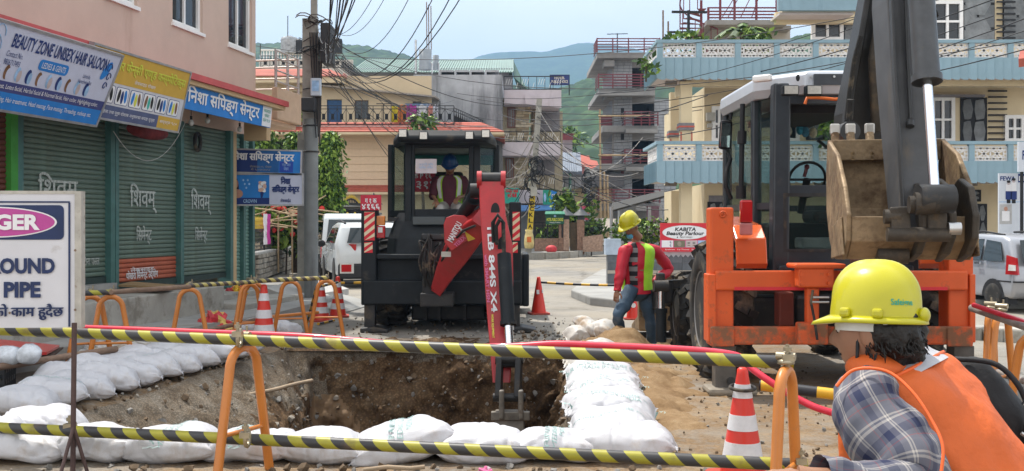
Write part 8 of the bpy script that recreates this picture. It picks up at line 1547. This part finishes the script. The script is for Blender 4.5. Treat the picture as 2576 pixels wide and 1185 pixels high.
def person(label,base,J,f,c,hr,lean=0,hat=HELY,small=False,seat=False):
 """a clothed figure; J holds world joints, f the way the chest faces, c the materials"""
 r=thing('person',label,'person',base);B=Vector(base);j={k:Vector(v)-B for k,v in J.items()};f=Vector(f).normalized()
 prof=dense([(-.1,.185,.135),(.1,.18,.13),(.35,.19,.135),(.65,.215,.14),(.85,.22,.125),(.96,.16,.1),(1.03,.07,.075),(1.1,.06,.065)])
 bm_=MB();bm_.loft(torso(j['hip'],j['neck'],f,[(t,w*.9,d*.9)for t,w,d in prof]),0,True);[bm_.tube([j['sh'+s],j['el'+s],j['wr'+s]],[.045,.036,.026],10)for s in 'LR'];bm_.build('body',SKIN,r)
 mb=MB();mb.loft(torso(j['hip'],j['neck'],f,prof[:-4],wrk=.02),0,True)
 for s in 'LR':limb(mb,[j['neck'].lerp(j['sh'+s],.55)+Vector((0,0,-.03)),j['sh'+s],j['el'+s],j['el'+s].lerp(j['wr'+s],.5)if c.get('short')is None else j['el'+s].lerp(j['wr'+s],.08),j['wr'+s]if c.get('short')is None else j['el'+s].lerp(j['wr'+s],.12)],[.07,.082,.066,.056,.045],14,.02,3)
 mb.build('jacket',c['top'],r)
 if 'panel' in c:MB().loft(torso(j['hip'],j['neck'],f,[q for q in prof if .1<q[0]<1.04],10,-14,14,1.05,.004),0,False,True,False).build('shirt',c['panel'],r)
 if 'vest' in c:
  for a0,a1 in((c.get('va',38),175),(185,360-c.get('va',38))):
   o=MB().loft(torso(j['hip'],j['neck'],f,[q for q in prof if-.02<q[0]<1.0],14,a0,a1,1.1,.012),0,False,True,False).build('vest',c['vest'],r)
   if c.get('tape'):mid=a0+14 if a0<100 else a1-14;MB().loft(torso(j['hip'],j['neck'],f,[q for q in prof if .3<q[0]<1.0],4,mid-9,mid+9,1.13,.004),0,False,True,False).build('vest_tape',REFL,r)
 for s,d_ in(('L',1),('R',-1)):hand(r,j['wr'+s],j.get('hd'+s,B+j['wr'+s]+(j['wr'+s]-j['el'+s]))+B*0-B-j['wr'+s]if 'hd'+s not in J else j['hd'+s]-j['wr'+s],f*-1 if not seat else Vector((0,0,-1)),d_,.6)
 mb=MB();mb.ball(j['hip']+Vector((0,0,-.02)),(.175,.135,.15),18,12,0,Matrix((f.cross(Vector((0,0,1))),f,Vector((0,0,1)))).transposed())
 for s in 'LR':limb(mb,[j['hp'+s]+Vector((0,0,.05)),j['hp'+s].lerp(j['kn'+s],.5),j['kn'+s],j['kn'+s].lerp(j['an'+s],.55),j['an'+s]],[.1,.092,.07,.066,.062],14,.018,8)
 mb.build('trousers',c['legs'],r);mb=MB();shoe(mb,j['anL'],f*.8+Vector((.3,0,0)));shoe(mb,j['anR'],f);mb.build('shoes',c.get('shoe',INKK),r)
 hd=head(r,j['head'],hr)
 if hat:helmet(hd,hat,(0,.0,.055),(R(-6),0,0))
 if hat:MB().ball((0,.03,.01),(.084,.085,.075),18,10).build('hair',HAIR,hd)
 else:MB().ball((0,.02,.03),(.085,.1,.11),18,10).build('hair',HAIR,hd)
 return r,hd
SHIRTS=M('shirt_striped',(.17,.17,.18),.8);nt=SHIRTS.node_tree;wv=nt.nodes.new('ShaderNodeTexWave');wv.bands_direction='Z';wv.inputs['Scale'].default_value=2.6;rp=nt.nodes.new('ShaderNodeValToRGB');rp.color_ramp.interpolation='CONSTANT';rp.color_ramp.elements[0].color=(.015,.015,.02,1);rp.color_ramp.elements[1].position=.5;rp.color_ramp.elements[1].color=(.22,.22,.23,1);nt.links.new(nt.nodes.new('ShaderNodeTexCoord').outputs['Object'],wv.inputs[0]);nt.links.new(wv.outputs[0],rp.inputs[0]);nt.links.new(rp.outputs[0],nt.nodes['Principled BSDF'].inputs['Base Color'])
JEANS=M('jeans',(.05,.085,.13),.85,var=.4,vs=4,dirt=((.2,.18,.15),.3,4));d_=13.35
J=dict(hip=P(1603,726,d_),neck=P(1600,612,d_-.03),head=P(1588,572,d_-.14),shL=P(1648,632,d_+.12),elL=P(1681,676,d_+.2),wrL=P(1644,713,d_-.02),hdL=P(1622,724,d_-.12),shR=P(1571,634,d_-.16),elR=P(1560,690,d_-.26),wrR=P(1553,732,d_-.32),hdR=P(1548,760,d_-.36),hpL=P(1623,738,d_+.06),knL=P(1634,802,d_+.05),anL=P(1643,862,d_+.1),hpR=P(1588,738,d_-.08),knR=P(1555,792,d_-.36),anR=P(1564,852,d_-.22))
wk,hd=person('worker standing in red jacket, lime vest and yellow helmet, looking down into the pit',Vector((xx(1603,d_),d_,0)),J,(-.42,-.9,0),dict(top=M('jacket_red',(.5,.015,.035),.55,var=.12,vs=5),panel=SHIRTS,vest=LIME,legs=JEANS,shoe=M('trainer_grey',(.16,.16,.15),.7,var=.4)),(R(32),0,R(-47)))
MB().ball((0,-.085,-.085),(.05,.03,.04),12,8).build('face_mask',M('mask_blue',(.1,.42,.62),.7),hd)
d_=16.35;SHM=M('shirt_maroon',(.1,.025,.04),.8,var=.2)
J=dict(hip=P(1132,528,d_),neck=P(1131,441,d_-.05),head=P(1132,421,d_-.13),shL=P(1099,456,d_-.05),elL=P(1089,492,d_-.1),wrL=P(1098,507,d_-.3),hdL=P(1100,516,d_-.4),shR=P(1164,456,d_-.05),elR=P(1176,490,d_-.1),wrR=P(1152,499,d_-.32),hdR=P(1146,505,d_-.42),hpL=P(1118,528,d_-.05),knL=P(1108,528,d_-.5),anL=P(1108,590,d_-.55),hpR=P(1146,528,d_-.05),knR=P(1160,528,d_-.5),anR=P(1160,590,d_-.55))
person('digger driver sitting in the cab in a blue helmet and lime vest, looking down',Vector((xx(1132,d_),d_,0)),J,(0,-1,.05),dict(top=SHM,vest=LIME,tape=1,va=26,legs=M('trousers_pale',(.4,.38,.36),.8,var=.15),short=1),(R(28),0,0),0,HELB,seat=True)
d_=56.5;k=lambda X,Y,e=0:P(X,Y,d_+e)
J=dict(hip=k(1500,594),neck=k(1500,582),head=k(1500,577.5),shL=k(1505,584),elL=k(1507,589),wrL=k(1505,594),shR=k(1495,584),elR=k(1493,589),wrR=k(1493,595),hpL=k(1502,595),knL=k(1503,604),anL=k(1503,613),hpR=k(1498,595),knR=k(1498,604),anR=k(1497,613))
person('distant man in a navy shirt and pale shorts walking near the rubble',k(1500,615),J,(-.3,-1,0),dict(top=M('shirt_navy',(.02,.025,.06),.8),legs=M('trousers_pale',(1,1,1))),(0,0,0),0,None)
# crouching worker close to the camera
OR_=M('vest_orange',(.6,.115,.02),.65,var=.12,vs=7,bump=.014,bs=10,dirt=((.42,.1,.03),.15,5));OR2=M('vest_piping',(.75,.12,.02),.5);f=Vector((-.8,.6,0))
nk=P(2258,902,2.93);hp=nk+Vector((.27,-.18,-.52));B=Vector((hp.x,hp.y,0));fw=thing('person','worker seen from behind in orange vest, checked shirt and yellow helmet, leaning forward','person',B)
tp_=dense([(-.5,.2,.2),(-.2,.2,.165),(.1,.2,.15),(.4,.215,.15),(.7,.235,.14),(.88,.235,.115),(.97,.14,.085),(1.05,.075,.075)],6)
MB().loft(torso(hp-B,nk-B,f,[(t,w*.9,d*.88)for t,w,d in tp_]),0,True).tube([P(2205,960,2.8)-B,P(2318,1200,2.58)-B,P(2060,1240,2.5)-B],[.05,.045,.03],12).build('body',SKIN,fw)
vr=torso(hp-B,nk-B,f,tp_[:-9],48,wrk=.012,seed=3)
for i,ring in enumerate(vr):
 for jx,p in enumerate(ring):ring[jx]=p+(p-(hp-B)).cross(Vector((0,0,1)))*0+Vector((.0,-.012,.004))*math.sin(21*(p.x*1.1+p.z*1.6)+2.5*fbm(p,3))*1.6*max(.15,.5+fbm(p,4))
MB().loft(vr,0,True).build('vest',OR_,fw);e=vr[-1];MB().tube(e,.006,6,closed=True).build('neck_piping',OR2,fw)
MB().loft(torso(hp-B,nk-B,f,[q for q in tp_ if q[0]>.9],28,grow=1.02),0,False).build('collar',M('collar_grey',(.42,.42,.45),.8,var=.15),fw)
PLD=bpy.data.materials.new('checked_cloth');PLD.use_nodes=True;nt=PLD.node_tree;n_,l_=nt.nodes,nt.links;b_=n_['Principled BSDF'];b_.inputs['Roughness'].default_value=.85;uvn=n_.new('ShaderNodeUVMap');sx_=n_.new('ShaderNodeSeparateXYZ');l_.new(uvn.outputs[0],sx_.inputs[0]);rr_=[]
for k in(0,1):
 fr_2=n_.new('ShaderNodeMath');fr_2.operation='FRACT';l_.new(sx_.outputs[k],fr_2.inputs[0]);q=n_.new('ShaderNodeValToRGB');q.color_ramp.interpolation='CONSTANT';el=q.color_ramp.elements
 st=[(0,(.105,.108,.135)),(.22,(.4,.37,.34)),(.26,(.13,.13,.15)),(.3,(.42,.39,.36)),(.35,(.11,.11,.14)),(.52,(.01,.016,.055)),(.74,(.105,.108,.135)),(.86,(.24,.07,.075)),(.885,(.12,.12,.145))]
 while len(el)<len(st):el.new(.9)
 for e_,(p_,c_)in zip(el,st):e_.position=p_;e_.color=(*c_,1)
 l_.new(fr_2.outputs[0],q.inputs[0]);rr_.append(q)
mi=n_.new('ShaderNodeMix');mi.data_type='RGBA';mi.inputs['Factor'].default_value=.5;l_.new(rr_[0].outputs[0],mi.inputs['A']);l_.new(rr_[1].outputs[0],mi.inputs['B']);l_.new(mi.outputs['Result'],b_.inputs['Base Color'])
def sleeve(pts,rs,nm,n=40,ku=7,kv=8.5,seed=0):
 q=sp_(pts,12);r=[v.x for v in sp_([(x,0,0)for x in rs],12)];vs,uv=[],[];prev=None;acc=0
 for i,p in enumerate(q):
  t=(q[min(i+1,len(q)-1)]-q[max(i-1,0)]).normalized();x=Vector((0,-1,.3))if prev is None else prev;x=(x-t*x.dot(t)).normalized();prev=x;y=t.cross(x);acc+=(p-q[i-1]).length if i else 0
  for k in range(n+1):
   a=2*math.pi*k/n;d=x*math.cos(a)+y*math.sin(a);w=.02*fbm(p*1+d*.09+Vector((seed,0,0)),8,3)+.012*math.sin(acc*38+3*math.cos(a)+seed)*(.3+.7*max(0,math.sin(i/len(q)*6)))*.7;vs.append(p+d*(r[i]+w));uv.append((k/n*ku,acc*kv))
 fs=[(i*(n+1)+k,i*(n+1)+k+1,(i+1)*(n+1)+k+1,(i+1)*(n+1)+k)for i in range(len(q)-1)for k in range(n)];mb=MB();mb.add(vs,fs,0,True);me=mb.mesh(nm,PLD);ul=me.uv_layers.new(name='UVMap');vi=[0]*len(me.loops);me.loops.foreach_get('vertex_index',vi);ul.data.foreach_set('uv',[c for v in vi for c in uv[v]]);return link(nm,me,fw)
sleeve([P(2235,985,2.86)-B,P(2176,1003,2.77)-B,P(2222,1085,2.68)-B,P(2292,1172,2.6)-B,P(2290,1235,2.55)-B,P(2190,1235,2.5)-B,P(2060,1205,2.48)-B],[.06,.088,.098,.092,.08,.07,.06],'shirt_sleeve')
hand(fw,P(2040,1204,2.48)-B,(-1,.1,.05),(0,0,-1),1,.7)
rs_=P(2258,902,2.93)+Vector((.19,.2,-.12));sleeve([rs_-B,rs_+Vector((-.06,.05,-.2))-B,rs_+Vector((-.25,.12,-.38))-B],[.09,.095,.08],'shirt_sleeve',seed=5)
MB().tube([p*1.0 for p in sp_([P(2104,972,2.7)-B,P(2150,930,2.7)-B,P(2230,934,2.66)-B,P(2294,985,2.6)-B,P(2345,1060,2.54)-B,P(2372,1125,2.49)-B,P(2366,1200,2.46)-B])],.0045,6).build('arm_piping',OR2,fw)
MB().ball(P(2212,930,2.84)-B,(.105,.085,.05),20,12,0,mxrot(0,R(8),R(40))).build('vest_shoulder',OR_,fw)
fv=MB().loft([[P(X+40*math.sin(a),Y,2.8-.05*math.cos(a))-B for a in[k*.5 for k in range(-3,4)]]for X,Y in((2150,1050),(2148,1100),(2150,1150),(2156,1215))],0,False,True,False).build('vest_front',OR_,fw)
mb=MB()
for s,dd in((1,0),(-1,.25)):limb(mb,[hp-B+Vector((.0,dd,-.1)),hp-B+f*.42+Vector((0,dd-.05,-.2)),hp-B+f*.3+Vector((0,dd,-.7))],[.11,.095,.07],14)
mb.build('trousers',JEANS,fw);mb=MB();[shoe(mb,hp-B+f*.3+Vector((0,dd,-.72)),f)for dd in(0,.25)];mb.build('shoes',INKK,fw)
hd=head(fw,P(2196,838,2.86)-B,(R(8),R(-4),math.atan2(f.y,f.x)+R(90)))
hb_=MB();hb_.ball((0,.05,-.006),(.094,.088,.084),64,40);hb_.v=[tuple(Vector(v)+Vector(v).normalized()*.02*fbm((v[0],v[1],v[2]*.35),24,4)+Vector((0,.012 if v[2]<-.06 else 0,0)))for v in hb_.v];hb_.build('hair',HAIR,hd)
mb=MB()
for k in range(260):
 a=random.uniform(-2.2,2.2);z0=random.uniform(-.06,.0);p0=Vector((.086*math.sin(a),.045+.082*math.cos(a),z0));q=Vector((random.gauss(0,.007),random.gauss(.004,.006),-random.uniform(.008,.024)));mb.tube([p0,p0+q*.5+p0.normalized()*.004,p0+q],[.0026,.0022,.0006],4)
mb.build('hair_locks',HAIR,hd);hm_=helmet(hd,HELY,(0,.012,.045),(R(-7),0,0));hm_.scale=(.9,.84,1.0);hm_.location.z=.035
t_=text_mesh('Safeigne',.022,.07,.02);t_.materials.append(INKG);qv=[]
for v in t_.vertices:z=.05+v.co.z;r=math.cos(math.asin(min(.99,z/.158)))**.72;a=R(50)+v.co.x/.125;v.co=Vector((.1245*r*math.cos(a),.1505*r*math.sin(a),z))
link('helmet_print',t_,hm_)
MB().tube(sp_([Vector((.07,-.02,-.01)),Vector((.075,-.03,-.08)),Vector((.03,-.06,-.13))]),.005,5).tube(sp_([Vector((-.078,-.02,-.01)),Vector((-.08,-.03,-.08)),Vector((-.03,-.06,-.13))]),.005,5).build('chin_strap',INKK,hd)
bp_=thing('backpack','black backpack with a steel buckle behind the orange vest','backpack',P(2492,1020,3.25));BKM=M('pack_black',(.016,.016,.018),.7,var=.25,vs=6,bump=.006,bs=22)
mb=MB();mb.ball((0,0,0),(.085,.1,.165),28,20,0,mxrot(0,R(-32),0));mb.v=[tuple(Vector(v)*(1+.16*fbm(Vector(v),7,3)))for v in mb.v];mb.build('bag',BKM,bp_);mb=MB();mb.tube(sp_([Vector((-.12,-.02,.15)),Vector((-.02,-.09,.14)),Vector((.05,-.12,.04)),Vector((.06,-.1,-.1))]),.009,6);mb.build('strap',BKM,bp_);MB().box((.055,-.135,.03),(.035,.014,.028),mxrot(0,R(30),0)).build('buckle',CHROME,bp_);MB().tube([(.03,-.135,-.06),(.05,-.14,-.075)],.006,6).build('zip_pull',STEEL,bp_)
crumple('cloth_bundle','dark red and black cloth bundle at the bottom right corner','bundle',P(2575,1190,2.9),(.06,.06,.06),[M('bundle_red',(.2,.03,.05),.8),INKK],.6,3)
